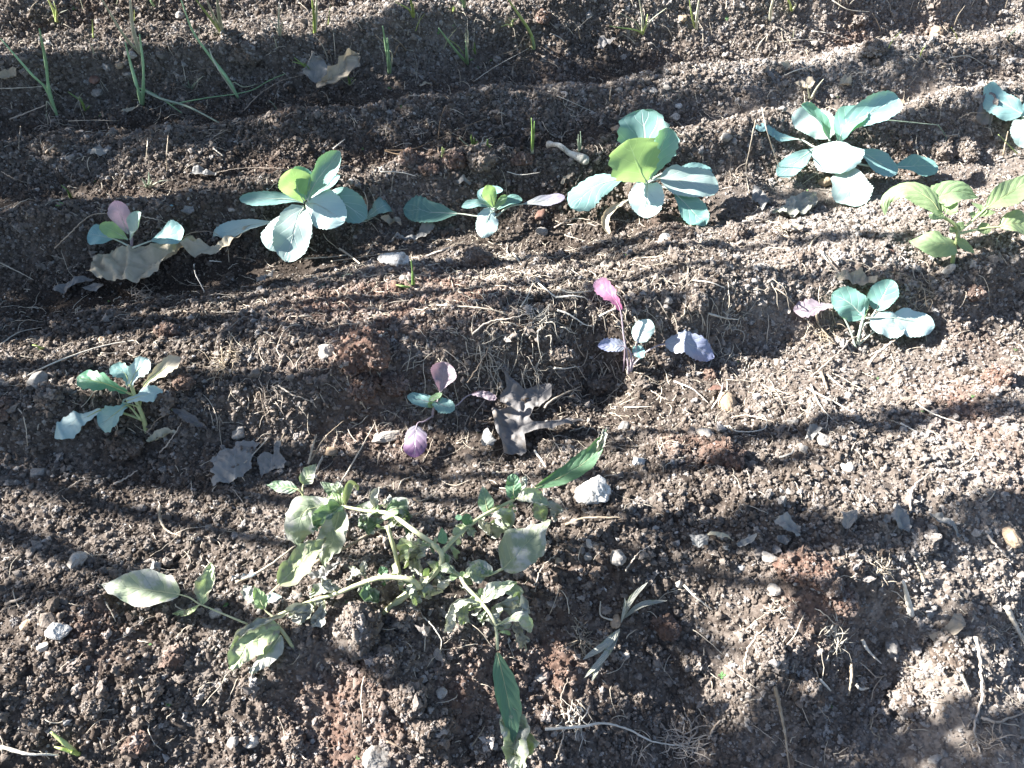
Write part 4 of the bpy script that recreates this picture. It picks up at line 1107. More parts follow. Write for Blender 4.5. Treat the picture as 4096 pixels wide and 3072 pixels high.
for w, x, y, tips, lab in GRASS:
    blade_plant('grass_tuft', w, x, y, tips, lab, 'grass', None, 'blade')

# thin dry stalks and shoots along the far ridges, told apart only by where they stand
rs = random.Random(33)
for k in range(34):
    x, y = rs.uniform(5, 1015), rs.uniform(4, 62)
    h = rs.uniform(2.5, 6.5)
    lean = rs.uniform(-18, 18)
    mt = rs.choice((OP, 'straw', 'straw_pale', OY))
    blade_plant('dry_stalk', '0', x, y, [([(x + lean * .4, y - h * 2.0, h * .55), (x + lean, y - h * 3.6, h)], rs.uniform(.4, .7), mt)],
                '%s %s %s stalk on the far ridges' % ('tall' if h > 4.5 else 'short', 'leaning' if abs(lean) > 8 else 'upright', {OP: 'cream', 'straw': 'straw-brown', 'straw_pale': 'bleached white', OY: 'yellow-green'}[mt]), 'stalk', 'thin stalks standing on the far ridges', 'blade')

# broad-bladed grass by the wilted potato
r, z = plant('grass_tuft', 'z8', 1790, 770, 'flat grey-green grass clump with broad blades lying beside the wilted potato', 'grass')
for pts, wd in (([(1790, 740, 1), (1850, 600, 3), (1960, 485, 4)], 38), ([(1800, 720, 1.2), (1920, 630, 2.4), (2085, 600, 1.6)], 36), ([(1785, 780, 1), (1700, 870, 1.6), (1550, 975, .5)], 52),
                ([(1785, 790, 1), (1690, 950, 1.6), (1560, 1090, .4)], 46), ([(1690, 960, 1), (1640, 1040, .8), (1605, 1115, .4)], 30), ([(1795, 740, 1), (1815, 640, 3), (1815, 580, 4)], 22)):
    make_leaf(r, z, 'z8', pts, wd, 'grassy' if 'grassy' in M else 'wilt_dry', prof='lance', f=.4, curl=.5, teeth=(3, 0.), small=True, name='blade')
make_stem(r, z, 'z8', [(1760, 730, .8), (1665, 695, 1.6), (1662, 605, 3)], .0012, .0006, 'straw_pale', 'blade')

# tiny broad-leaved sprouts
SPR = [('z1', 470, 70, 30, 'cluster of tiny dark green leaves against the far bank'), ('z1', 640, 740, 30, 'tiny feathery sprout below the onion row in the furrow'), ('z1', 600, 1155, 24, 'tiny green rosette on the damp furrow floor'),
       ('z1', 385, 1310, 55, 'lacy green weed beside the mauve-leaved cabbage'), ('z2', 850, 405, 34, 'small bright green weed at the foot of the folded onion'), ('z2', 975, 400, 26, 'small green weed beside the fallen straws'),
       ('z2', 890, 450, 24, 'tiny weed with round leaves near the folded onion'), ('z2', 640, 225, 30, 'pale green weed on the dark far bank'), ('z2', 735, 190, 28, 'blue-green weed high on the dark far bank'),
       ('z2', 330, 570, 24, 'tiny weed under the upright onion'), ('z2', 835, 590, 22, 'tiny weed in the middle of the shaded ridge'), ('z2', 160, 955, 22, 'tiny weed beside the pine needle tips'), ('z2', 405, 690, 18, 'tiny weed beside a long dry stalk on the ridge'),
       ('z3', 330, 140, 30, 'pale green weed on the sunny ridge beside an onion'), ('z3', 205, 580, 24, 'pale sprout in the sun behind the large cabbage'), ('z3', 840, 1205, 18, 'tiny bright sprout below the star-shaped cabbage'),
       ('z3', 1025, 640, 22, 'pale sprout behind the star-shaped cabbage'), ('z5', 700, 260, 22, 'pale green sprout beside the dry runner'), ('z5', 1815, 45, 34, 'green weed in the shade band between the beds'), ('z5', 885, 1165, 18, 'tiny bright sprout below the brown leaf'),
       ('z4', 690, 330, 24, 'pale weed under the edge of the big dry leaf'), ('z4', 1890, 240, 24, 'green weed next to a small round clod'), ('z6', 395, 735, 18, 'tiny green sprout beside the lilac leaf tip'), ('z6', 405, 1000, 20, 'tiny green sprout beside the round tan stone'),
       ('z6', 580, 1315, 20, 'bright green sprout in a dark crack of the bed'), ('z6', 1130, 990, 26, 'pale sprout in the shade band'), ('z6', 1560, 1030, 34, 'blue-green weed in the shade band under a straw'), ('z6', 1870, 945, 34, 'round-leaved weed in the shade band on dry soil'),
       ('z6', 1280, 820, 20, 'pale sprout on the sunny crumbly bed'), ('z6', 1800, 850, 26, 'pale sprout beside a white crumb patch'), ('z7', 1090, 1275, 40, 'pale mint rosette on the coarse near slope'), ('z7', 975, 905, 22, 'tiny mint sprout below the large wilted leaf'),
       ('z7', 1435, 640, 34, 'round mint leaf sprout under the wilted stalk'), ('z7', 300, 605, 34, 'pair of pale pointed seed leaves in the shade band'), ('z8', 70, 640, 28, 'feathery green sprout under the wilted stems'), ('z8', 300, 520, 32, 'green weed between the wilted stems'),
       ('z8', 130, 1605, 30, 'pale sprout at the near edge of the furrow'), ('z9', 290, 1090, 44, 'pale green seedling with two long leaves in a dark cleft'), ('z9', 995, 1275, 22, 'tiny green sprout deep in the near furrow'), ('z6', 2150, 640, 26, 'small weed in the shadow right of the seedling')]
for w, x, y, s, lab in SPR:
    r, z = plant('weed_sprout', w, x, y, lab, 'weed')
    p0 = r.location
    hs = s * ZW[w][2] * pxm(p0) / 2
    n = random.choice((3, 4, 5)) if s < 50 else 9
    V, F = tube_geo([Vector(p0) + Vector((0, 0, -.002)), Vector(p0) + Vector((0, 0, hs * .5))], [.0006, .0005], 5)
    mesh_obj('stem', V, F, M['grass'], r)
    for k in range(n):
        a = 6.283 * k / n + random.uniform(-.4, .4)
        d = Vector((math.cos(a), math.sin(a), random.uniform(.05, .5)))
        q0 = Vector(p0) + Vector((0, 0, hs * .45)); sd = Vector((-math.sin(a), math.cos(a), 0))
        ln = hs * random.uniform(.7, 1.1); wd = hs * random.uniform(.28, .42)
        VV, UU = [], []
        for i, (t, ww) in enumerate(((.05, .1), (.35, .55), (.65, 1), (.88, .75), (1, .1))):
            c = q0 + d * (ln * t) + Vector((0, 0, -ln * .35 * t * t))
            for u in (-1, 0, 1):
                VV.append(c + sd * (u * ww * wd) + Vector((0, 0, .15 * abs(u) * wd))); UU.append(((u + 1) / 2, t))
        FF = [(i * 3 + j, i * 3 + j + 1, i * 3 + j + 4, i * 3 + j + 3) for i in range(4) for j in range(2)]
        A = np.array([list(q) for q in VV]); A[:, 2] = np.maximum(A[:, 2], ground_full(A[:, 0], A[:, 1]) + .0015)
        mesh_obj('leaf', A.tolist(), FF, M['sprout'], r, True, UU)

# ------------------------------------------------------------------ stones, clods, bone
def place_lump(name, w, x, y, sx, sy, mat, label, cat, group=None, sub=4, amp=((1.2, .16), (2.8, .09), (7, .04)), facet=5, sink=.28, hz=.75, rot=None, seed=None, dr=(.6, .88)):
    p = at(*pp(w, x, y))
    k = ZW[w][2] * pxm(p) / 2
    ax = sx * k
    ay = sy * k / .8
    az = max(min(ax, ay) * hz, .0015)
    seed = seed or random.randint(100, 9999)
    v, f = lump(sub, seed, amp, facet, dr)
    v = v * np.array([ax, ay, az])
    a = rot if rot is not None else random.uniform(-.4, .4)
    c, s = math.cos(a), math.sin(a)
    v = np.stack([v[:, 0] * c - v[:, 1] * s, v[:, 0] * s + v[:, 1] * c, v[:, 2]], 1)
    zc = gl(p.x, p.y) + az * (1 - 2 * sink)
    o = mesh_obj(name, v.tolist(), f, M[mat], None)
    o.location = (p.x, p.y, zc)
    if name == 'soil_clod':
        wv = v[v[:, 2] > -.3 * az] + np.array([p.x, p.y, zc])
        CLOD_PTS.append((wv, .85 if mat == 'clod_red' else .05))
    tag(o, label, cat, group)
    return o


CLOD_PTS = []
STONES = [
    ('z4', 255, 860, 110, 125, 'stone_grey', 'round grey stone lying left of the lobed seedling'),
    ('z5', 2068 - 2133, 660, 105, 95, 'stone_pale', 'rounded cream stone at the edge of the red earth'),
    ('z5', 365, 95, 185, 110, 'stone_white', 'flat white stone chip beside the grass shoot'),
    ('z5', 415, 195, 90, 50, 'stone_pale', 'smooth cream pebble under the grass shoot'),
    ('z5', 1590, 1565, 260, 200, 'stone_white', 'large rough white rock right of the wilted potato'),
    ('z5', 1890, 1368, 90, 85, 'stone_white', 'bright white angular stone above the rough rock'),
    ('z5', 1810, 1130, 105, 75, 'stone_grey', 'grey stone in the shade right of the brown leaf'),
    ('z5', 435, 572, 66, 40, 'stone_pale', 'small flat pale stone above the red clod'),
    ('z5', 2085, 350, 60, 45, 'stone_grey', 'small grey stone beside the pink-leaved seedling'),
    ('z5', 312, 1195, 195, 62, 'stone_pale', 'long pale stone touching the purple leaf'),
    ('z6', 330, 985, 125, 130, 'stone_tan', 'egg-shaped tan stone on the sunny bed'),
    ('z6', 190, 1178, 112, 75, 'stone_pale', 'smooth oval white pebble beside a curled root'),
    ('z6', 920, 1235, 85, 95, 'stone_pale', 'lumpy pale stone with a dark shadow at its side'),
    ('z6', 645, 725, 50, 50, 'stone_pale', 'round white pebble right of the lilac leaf'),
    ('z6', 740, 1105, 70, 50, 'stone_grey', 'flat grey pebble in the shade band'),
    ('z6', 805, 1285, 60, 60, 'stone_grey', 'small grey-brown stone below the lumpy pale one'),
    ('z6', 1090, 945, 50, 50, 'stone_pale', 'pale pebble beside two crossing straws'),
    ('z6', 265, 885, 110, 45, 'stone_red', 'flat reddish tile chip behind the tan stone'),
    ('z7', 505, 385, 135, 120, 'stone_pale', 'domed cream stone left of the large wilted leaf'),
    ('z7', 395, 805, 160, 140, 'stone_white', 'angular white rock chip on the coarse left slope'),
    ('z7', 290, 910, 110, 70, 'stone_pale', 'flat pale chip below the angular white rock'),
    ('z7', 315, 745, 120, 80, 'clod_pale', 'greyish lump behind the angular white rock'),
    ('z7', 168, 765, 70, 65, 'stone_tan', 'small tan stone at the left of the coarse slope'),
    ('z7', 1375, 705, 80, 60, 'stone_pale', 'round pinkish pebble under the wilted stalk'),
    ('z7', 700, 425, 60, 45, 'stone_tan', 'small brown pebble behind the large wilted leaf'),
    ('z7', 1490, 1510, 70, 70, 'stone_grey', 'grey pebble against the white shell bits'),
    ('z8', 250, 1620, 190, 130, 'stone_grey', 'big grey stone at the near edge of the furrow'),
    ('z8', 1760, 370, 110, 90, 'stone_grey', 'dark grey stone in the shade right of the wilted potato'),
    ('z8', 1588, 268, 60, 68, 'stone_pale', 'blocky pale stone in the shade below the rough rock'),
    ('z8', 1390, 370, 66, 44, 'stone_tan', 'flat tan chip in the shade below the rough rock'),
    ('z8', 1575, 355, 70, 50, 'stone_grey', 'square grey-brown chip in the shade below the rough rock'),
    ('z8', 1818, 957, 66, 42, 'stone_pale', 'oval white pebble right of the flat grass clump'),
    ('z8', 1285, 1095, 85, 44, 'stone_pale', 'long white pebble right of the hanging leaf'),
    ('z8', 660, 1195, 70, 60, 'stone_pale', 'pale stone stuck in the clod left of the hanging leaf'),
    ('z8', 1755, 735, 70, 90, 'stone_tan', 'tan stone wedged under the flat grass clump'),
    ('z8', 1690, 548, 30, 30, 'stone_white', 'tiny round white pebble in the shaded hollow'),
    ('z9', 2110, 222, 115, 115, 'stone_tan', 'round tan stone near the fallen grey leaves'),
    ('z9', 620, 550, 80, 68, 'stone_pale', 'pale stone on the lit mound'),
    ('z9', 920, 498, 46, 48, 'stone_white', 'small white pebble on top of the lit mound'),
    ('z9', 580, 365, 110, 70, 'stone_pale', 'rough pale stone behind the lit mound'),
    ('z9', 420, 405, 50, 40, 'stone_white', 'white pebble between the shade band and the lit mound'),
    ('z9', 1640, 1612, 120, 44, 'stone_pale', 'flat white stone in the shaded near furrow'),
    ('z9', 1355, 900, 90, 150, 'stone_grey', 'bluish grey stone set in the dark hollow'),
    ('z9', 25, 515, 50, 40, 'stone_pale', 'pale pebble left of the lit mound'),
    ('z3', 1638, 248, 100, 85, 'stone_tan', 'blocky tan stone in the far sunny furrow'),
    ('z3', 880, 290, 60, 45, 'stone_pale', 'pale stone on the far sunny ridge'),
    ('z3', 1420, 670, 80, 50, 'stone_tan', 'pinkish stone behind the tall pointed cabbage leaf'),
    ('z3', 950, 1165, 120, 70, 'stone_tan', 'flat tan stone beneath the star-shaped cabbage'),
    ('z3', 320, 890, 85, 55, 'stone_grey', 'grey stone in the shade between two large cabbages'),
    ('z3', 28, 690, 62, 36, 'stone_white', 'white stone chip behind the large cabbage'),
    ('z3', 1360, 1610, 55, 36, 'stone_red', 'small orange-red chip below the potato plant'),
    ('z2', 1992, 592, 66, 46, 'stone_pale', 'cream stone at the foot of the far bank'),
    ('z2', 2075, 585, 60, 30, 'stone_pale', 'flat white flake beside the cream stone'),
    ('z2', 1780, 578, 50, 42, 'stone_grey', 'grey-brown stone on the shaded far bank'),
    ('z2', 2125, 770, 70, 70, 'stone_pale', 'pale stone right of the large cabbage leaf'),
    ('z2', 1755, 830, 80, 55, 'stone_tan', 'tan stone left of the tall blue leaf'),
    ('z2', 1285, 1370, 55, 125, 'stone_red', 'upright reddish brown stone below the thin cabbage'),
    ('z2', 1292, 1478, 80, 56, 'stone_grey', 'grey stone at the foot of the reddish one'),
    ('z2', 2065, 1530, 80, 95, 'stone_white', 'crumbling white stone below the large cabbage'),
    ('z2', 2175, 130, 66, 55, 'stone_tan', 'tan stone on the far sunny bank'),
    ('z1', 612, 530, 66, 90, 'stone_red', 'red-brown stone in the far furrow between two onions'),
    ('z1', 768, 440, 60, 44, 'stone_tan', 'small tan pebble beside the pale onion'),
    ('z1', 840, 375, 90, 50, 'stone_pale', 'whitish stone at the foot of the pale onion'),
    ('z1', 820, 490, 66, 36, 'stone_grey', 'grey pebble in the furrow beside the onion'),
    ('z1', 1140, 115, 66, 46, 'stone_grey', 'dark stone on the rim of the far bank'),
    ('z1', 630, 610, 80, 60, 'stone_grey', 'dark brown stone under the red one'),
    ('z1', 935, 632, 34, 30, 'stone_grey', 'small round grey pebble right of the onion base'),
    ('z1', 1470, 1335, 55, 28, 'stone_pale', 'flat pale pebble left of the large cabbage'),
    ('z4', 655, 588, 50, 46, 'stone_tan', 'round tan pebble on the lit rim'),
    ('z4', 1515, 1165, 90, 85, 'stone_grey', 'grey stone above the serrated dry leaf'),
    ('z4', 255, 1415, 110, 70, 'stone_grey', 'blue-grey crumpled lump in the left shade band'),
    ('z4', 2100, 1285, 80, 60, 'stone_tan', 'brown-pink stone right of the dry leaf pair'),
    ('z5', 500, 1600, 60, 46, 'stone_tan', 'round pinkish pebble behind the wilted stems'),
    ('z5', 835, 1345, 60, 80, 'clod_pale', 'greyish lump below the brown leaf'),
]
for i, (w, x, y, a, b, mt, lab) in enumerate(STONES):
    place_lump('stone', w, x, y, a, b, mt, lab, 'stone', None, seed=300 + i * 13, sub=3 if a < 60 else (5 if a > 150 else 4), facet=(9 + i % 3) if 'angular' in lab or 'rough' in lab else 6 + i % 4, dr=(.45, .72) if 'angular' in lab or 'rough' in lab else (.58, .88), amp=((1.3, .14), (3, .07), (8, .05), (17, .045)) if 'rough' in lab or 'angular' in lab or 'crumb' in lab or 'lump' in lab else ((1.2, .17), (2.8, .1), (7, .05), (14, .02)))

CL = ((1.2, .22), (2.6, .18), (5.5, .14), (11, .08), (20, .04))
CLODS = [
    ('z5', 180, 690, 300, 270, 'clod_red', 'large crumbly reddish clod of earth'), ('z5', 170, 880, 170, 150, 'clod_red', 'smaller reddish clod just below the large one'), ('z5', 355, 870, 150, 120, 'clod_red', 'reddish clod beside the mint seedling'),
    ('z2', 455, 1020, 95, 90, 'clod_red', 'reddish brown clod at the lip of the furrow'), ('z2', 735, 1035, 120, 100, 'clod_red', 'dark red clod between two others on the furrow lip'), ('z2', 905, 1040, 190, 150, 'clod_pale', 'clod matted with pale roots on the furrow lip'),
    ('z2', 580, 1085, 110, 60, 'clod_red', 'low pale red clod on the furrow lip'), ('z2', 1165, 1035, 120, 60, 'clod_red', 'flat reddish clod left of the bone'),
    ('z3', 380, 1500, 150, 130, 'clod', 'round brown clod below the large cabbage'), ('z3', 1680, 980, 150, 110, 'clod_pale', 'clod wrapped in pale roots beside the star-shaped cabbage'), ('z3', 1830, 985, 140, 130, 'clod_pale', 'second root-wrapped clod in the pair by the potato plant'),
    ('z3', 1500, 1330, 170, 80, 'clod_pale', 'pale brown clod behind the potato leaf'), ('z3', 1250, 350, 170, 90, 'clod', 'low clod on the far sunny bank'), ('z3', 1160, 150, 90, 60, 'clod', 'small clod on the far sunny ridge'),
    ('z8', 150, 820, 300, 260, 'clod_pale', 'big lumpy clod under the wilted potato stems'), ('z8', 290, 1030, 180, 140, 'clod', 'clod leaning on the big lumpy one'), ('z8', 600, 1400, 260, 230, 'clod', 'large clod left of the hanging leaf'), ('z8', 430, 710, 180, 120, 'clod', 'clod under the main wilted stem'),
    ('z8', 450, 1250, 200, 180, 'clod', 'crumbly clod in the middle of the near slope'), ('z8', 950, 1470, 130, 220, 'clod', 'clod behind the tip of the hanging leaf'), ('z8', 2060, 790, 160, 110, 'clod_red', 'reddish clod right of the flat grass clump'),
    ('z9', 820, 440, 330, 170, 'clod_red', 'big flat reddish clod on top of the lit mound'), ('z9', 980, 540, 130, 110, 'clod', 'clod on the right shoulder of the lit mound'), ('z9', 1050, 630, 150, 120, 'clod_red', 'reddish clod under the lit mound'),
    ('z9', 1560, 250, 150, 130, 'clod_pale', 'tan clod right of the lit mound'), ('z9', 1720, 960, 190, 220, 'clod', 'earth clod on the right wall of the hollow'), ('z9', 1480, 1260, 220, 160, 'clod', 'clod in the near right furrow'), ('z9', 1280, 1340, 130, 170, 'clod', 'clod with pale roots at the rim of the dark furrow'),
    ('z9', 600, 960, 170, 150, 'clod', 'clod with crumbs left of the hollow'), ('z9', 820, 1170, 180, 150, 'clod', 'clod hanging over the dark furrow'), ('z9', 120, 1000, 160, 120, 'clod', 'clod at the edge of the shaded furrow'),
    ('z6', 300, 1330, 260, 160, 'clod_red', 'broad reddish clod below the white pebble'), ('z6', 2040, 830, 180, 130, 'clod_red', 'tan-red clod on the dry bed'), ('z6', 220, 810, 70, 60, 'clod_red', 'small round reddish clod near the lilac leaf'),
    ('z6', 1880, 300, 110, 90, 'clod_red', 'dark red clod in the shade right of the seedling'), ('z6', 130, 350, 130, 120, 'clod', 'brown clod left of the pale pink leaf'), ('z6', 1720, 690, 160, 100, 'clod', 'brown clod on the crumbly bed'),
    ('z4', 1065, 540, 130, 70, 'clod_red', 'orange-brown clod on the lit rim'), ('z4', 1960, 255, 80, 75, 'clod', 'small round clod near the green weed'), ('z4', 1445, 195, 60, 95, 'clod_pale', 'upright pale clod below the dry leaf tail'), ('z4', 330, 940, 150, 120, 'clod', 'brown clod right of the round grey stone'),
    ('z4', 1040, 960, 150, 130, 'clod', 'clod behind the lobed seedling'), ('z4', 1180, 880, 90, 70, 'clod_red', 'small dark clod in the shaded bank'), ('z4', 40, 1040, 110, 120, 'clod_red', 'reddish clod at the left end of the near bed'), ('z4', 800, 1260, 220, 130, 'clod', 'broad clod below the lobed seedling'),
    ('z5', 1640, 860, 170, 110, 'clod_pale', 'pale clod below the spindly pink seedling'), ('z5', 880, 80, 180, 130, 'clod_pale', 'dusty pale clod beneath the thin cabbage'), ('z5', 2140, 80, 60, 100, 'clod', 'upright clod on the lit bed'), ('z5', 2050, 690, 120, 110, 'clod', 'clod under the lilac leaf'),
    ('z5', 1400, 680, 180, 110, 'clod_pale', 'root-bound clod on the rim of the hole'), ('z1', 1460, 260, 90, 80, 'clod', 'brown clod at the foot of the far bank'), ('z1', 550, 225, 80, 70, 'clod', 'dark clod on the shaded far bank'), ('z1', 370, 940, 150, 110, 'clod', 'dark clod on the shaded ridge by two stalks'),
    ('z1', 1560, 380, 180, 120, 'clod_pale', 'sunlit clod below the far bank'), ('z7', 1620, 1150, 130, 130, 'clod', 'clod under the spotted wilted leaf'), ('z7', 1860, 1490, 120, 110, 'clod_pale', 'dark lump right of the white shell bits'), ('z7', 1130, 990, 110, 90, 'clod_red', 'tan clod in the middle of the coarse slope'),
    ('z7', 890, 1510, 130, 90, 'clod_red', 'reddish clod low on the coarse slope'), ('z7', 620, 1270, 130, 110, 'clod', 'dark clod on the coarse left slope'), ('z7', 1000, 1180, 70, 90, 'clod', 'knobbly clod above the mint rosette'), ('z7', 380, 1180, 70, 80, 'clod', 'grey knob of earth on the left slope'),
    ('z2', 1870, 1230, 120, 130, 'clod', 'shaded clod under the large cabbage leaves'), ('z2', 1300, 130, 80, 90, 'clod_red', 'brownish clod on the far sunlit bank'), ('z2', 470, 740, 90, 70, 'clod', 'dark clod on the shaded ridge'), ('z2', 205, 740, 70, 60, 'clod', 'small dark clod on the shaded ridge by the dry stalk'),
]
for i, (w, x, y, a, b, mt, lab) in enumerate(CLODS):
    place_lump('soil_clod', w, x, y, a, b, mt, lab, 'clod', None, seed=900 + i * 17, sub=5 if a > 140 else 4, amp=CL, facet=2, sink=.36, hz=.85)

# bone: shaft with two knobbed ends
P = [at(*pp('z2', x, y)) for x, y in ((1340, 950), (1400, 965), (1460, 1000), (1520, 1030), (1558, 1048))]
br = empty('bone', P[2])
tag(br, 'small bleached animal bone with knobbed ends lying in the furrow', 'bone')
for q, dz in zip(P, (.010, .010, .009, .009, .010)): q.z = gl(q.x, q.y) + dz
path = smooth_path(P, 22)
rr = [.0042 + .0034 * math.exp(-((i - 0) / 2.6) ** 2) + .0046 * math.exp(-((i - 21) / 3.0) ** 2) for i in range(22)]
V, F = tube_geo(path, rr, 12)
mesh_obj('shaft', V, F, M['bone'], br)
for q, s_, d in ((path[0], .0055, (0, -.002, -.001)), (path[0], .0052, (-.001, .003, .001)), (path[-1], .0066, (.001, -.003, 0)), (path[-1], .0064, (.002, .003, -.001))):
    v, f = lump(3, 77, ((1.5, .08), (4, .04)))
    v = v * s_ + np.array(list(q)) + np.array(d)
    mesh_obj('knob', v.tolist(), f, M['bone'], br)

# shell bits
for w, x, y, a, b, lab in (('z7', 1590, 1495, 110, 90, 'curved white shell fragment on the near slope'), ('z6', 1090, 1380, 100, 90, 'bluish white shell chip on the sunny bed')):
    P0 = at(*pp(w, x, y)); k = ZW[w][2] * pxm(P0) / 2
    v, f = ico(3)
    keep = [i for i, q in enumerate(v) if q[2] > -.05]
    mp = {o: n for n, o in enumerate(keep)}
    ff = [tuple(mp[i] for i in t) for t in f if all(i in mp for i in t)]
    vv = v[keep] * np.array([a * k, b * k, b * k * .6])
    vv[:, 2] += .08 * a * k * np.sin(vv[:, 0] / (a * k) * 5)
    o = mesh_obj('shell_fragment', vv.tolist(), ff, M['shell'])
    o.location = (P0.x, P0.y, gl(P0.x, P0.y))
    md = o.modifiers.new('thick', 'SOLIDIFY'); md.thickness = .0012
    tag(o, lab, 'shell')

# ------------------------------------------------------------------ fallen leaves and other sheets
def sheet(name, w, outline, mat, label, cat, lift=.004, crumple=.006, curl=.0, ridges=(), group=None, step=None, jag=.0, holes=(), fr=45, tilt=(0, 0), part_of=None):
    """a draped, crumpled sheet from its outline; ridges: (x0,y0,x1,y1,width,height in cm) folds along a line"""
    O = [pp(w, x, y) for x, y in outline]
    D = []
    n = len(O)
    for i in range(n):
        (x0, y0), (x1, y1) = O[i], O[(i + 1) % n]
        d = math.hypot(x1 - x0, y1 - y0)
        m = max(1, int(d / 1.4))
        for k in range(m):
            t = k / m
            nx, ny = (y1 - y0) / max(d, 1e-6), -(x1 - x0) / max(d, 1e-6)
            j = random.uniform(-jag, jag) if k else 0
            D.append((x0 + (x1 - x0) * t + nx * j, y0 + (y1 - y0) * t + ny * j))
    xs = [p[0] for p in D]; ys = [p[1] for p in D]
    area = (max(xs) - min(xs)) * (max(ys) - min(ys))
    st = step or max(1.1, math.sqrt(area / 900))
    pts = [Vector(p) for p in D]
    edges = [(i, (i + 1) % len(D)) for i in range(len(D))]

    def inside(x, y):
        c = False
        j = len(D) - 1
        for i in range(len(D)):
            if (D[i][1] > y) != (D[j][1] > y) and x < (D[j][0] - D[i][0]) * (y - D[i][1]) / (D[j][1] - D[i][1]) + D[i][0]:
                c = not c
            j = i
        return c
    X = np.array(xs); Y = np.array(ys)
    y = min(ys)
    row = 0
    while y < max(ys):
        x = min(xs) + (row % 2) * st / 2
        while x < max(xs):
            if inside(x, y) and np.min((X - x) ** 2 + (Y - y) ** 2) > (st * .55) ** 2:
                pts.append(Vector((x + random.uniform(-.2, .2) * st, y + random.uniform(-.2, .2) * st)))
            x += st
        y += st * .87; row += 1
    vv, ee, ff, *_ = delaunay_2d_cdt(pts, edges, [], 1, 1e-5)
    q = np.array([[p[0], p[1]] for p in vv])
    cen = q.mean(0)
    W = np.array([list(at(a, b, lift)) for a, b in q])
    base = np.maximum(W[:, 2], ground_full(W[:, 0], W[:, 1]) + .002)
    # settle: soften the ground's roughness under the sheet
    gxy = W[:, :2]
    low = np.array([base[np.sum((gxy - p) ** 2, 1) < .012 ** 2].mean() for p in gxy])
    z_ = np.maximum(low, ground_full(W[:, 0], W[:, 1]) + .0015) + lift * .3
    sd = random.uniform(0, 90)
    z_ += crumple * (np.abs(perlin(gxy[:, 0] * fr + sd, gxy[:, 1] * fr, 71)) * 1.4 + .4 * np.abs(perlin(gxy[:, 0] * fr * 2.7, gxy[:, 1] * fr * 2.7 + sd, 72)))
    if curl:
        dist = np.sqrt(np.array([np.min((X - a) ** 2 + (Y - b) ** 2) for a, b in q])) * pxm(Vector(W[0]))
        z_ += curl * np.exp(-dist / .008) * (.5 + .5 * perlin(gxy[:, 0] * 25 + sd, gxy[:, 1] * 25, 73))
    for (x0, y0, x1, y1, wd, ht) in ridges:
        a = np.array(pp(w, x0, y0)); b = np.array(pp(w, x1, y1))
        ab = b - a
        t = np.clip(((q - a) @ ab) / (ab @ ab), 0, 1)
        dd = np.linalg.norm(q - (a + t[:, None] * ab), axis=1)
        z_ += ht / 100 * np.exp(-(dd / (wd * ZW[w][2])) ** 2)
    W[:, 2] = z_
    uv = (q - q.min(0)) / (q.max(0) - q.min(0) + 1e-6)
    o = mesh_obj(name, W.tolist(), [tuple(f) for f in ff], M[mat], part_of, True, np.stack([uv[:, 0], 1 - uv[:, 1]], 1))
    if not part_of:
        tag(o, label, cat, group)
    return o


dl = sheet('dry_leaf', 'zg', [(440, 650), (500, 610), (600, 625), (630, 575), (760, 580), (830, 590), (890, 545), (1010, 530), (1120, 490), (1260, 470), (1228, 530), (1300, 510), (1370, 465), (1430, 470), (1480, 520), (1640, 560), (1760, 480),
                             (1900, 390), (1990, 340), (1995, 385), (1880, 480), (1760, 570), (1640, 640), (1500, 680), (1400, 660), (1330, 640), (1240, 700), (1120, 790), (980, 880), (860, 915), (760, 900), (640, 895), (540, 895), (390, 815), (450, 735)],
           'dry_pale', 'big crumpled pale dry cabbage leaf with a long twisted tail', 'dry leaf', lift=.018, crumple=.010, curl=.006, fr=40,
           ridges=((800, 890, 820, 600, 28, 1.0), (590, 740, 700, 860, 40, .8), (1330, 620, 1500, 560, 40, 1.4), (1120, 770, 1400, 600, 30, 1.2), (560, 880, 450, 740, 30, .7)), step=1.6)
sheet('dry_leaf', 'zg', [(45, 975), (110, 920), (230, 860), (340, 828), (450, 850), (440, 870), (340, 880), (260, 940), (180, 1000), (90, 1015)], 'dry_grey', 'small bluish dry leaf tapering to a thin stalk, left of the big crumpled leaf', 'dry leaf', lift=.005, crumple=.008, curl=.005)
sheet('dry_leaf', 'zg', [(330, 940), (380, 895), (450, 878), (540, 900), (545, 925), (470, 965), (370, 968)], 'dry_grey', 'small rounded grey leaf tucked under the big crumpled leaf', 'dry leaf', lift=.005, crumple=.006)
r = tag(empty('dry_leaf', at(*pp('z2', 40, 430))), 'curled dry leaf standing on edge like a trough in the far furrow', 'dry leaf')
bz = gl(r.location.x, r.location.y)
make_leaf(r, bz, 'z1', [(1985, 520, .6), (2000, 430, 2.4), (1990, 330, 5.2)], 170, 'dry_grey', prof='ovate', f=.7, curl=.8, crumple=.4, teeth=(5, .1), name='blade')
make_leaf(r, bz, 'z1', [(2000, 550, .4), (2090, 500, 2.4), (2180, 420, 4), (2270, 345, 5)], 140, 'dry_pale', prof='lobed', f=.5, curl=1.3, crumple=.4, teeth=(5, .1), name='blade')
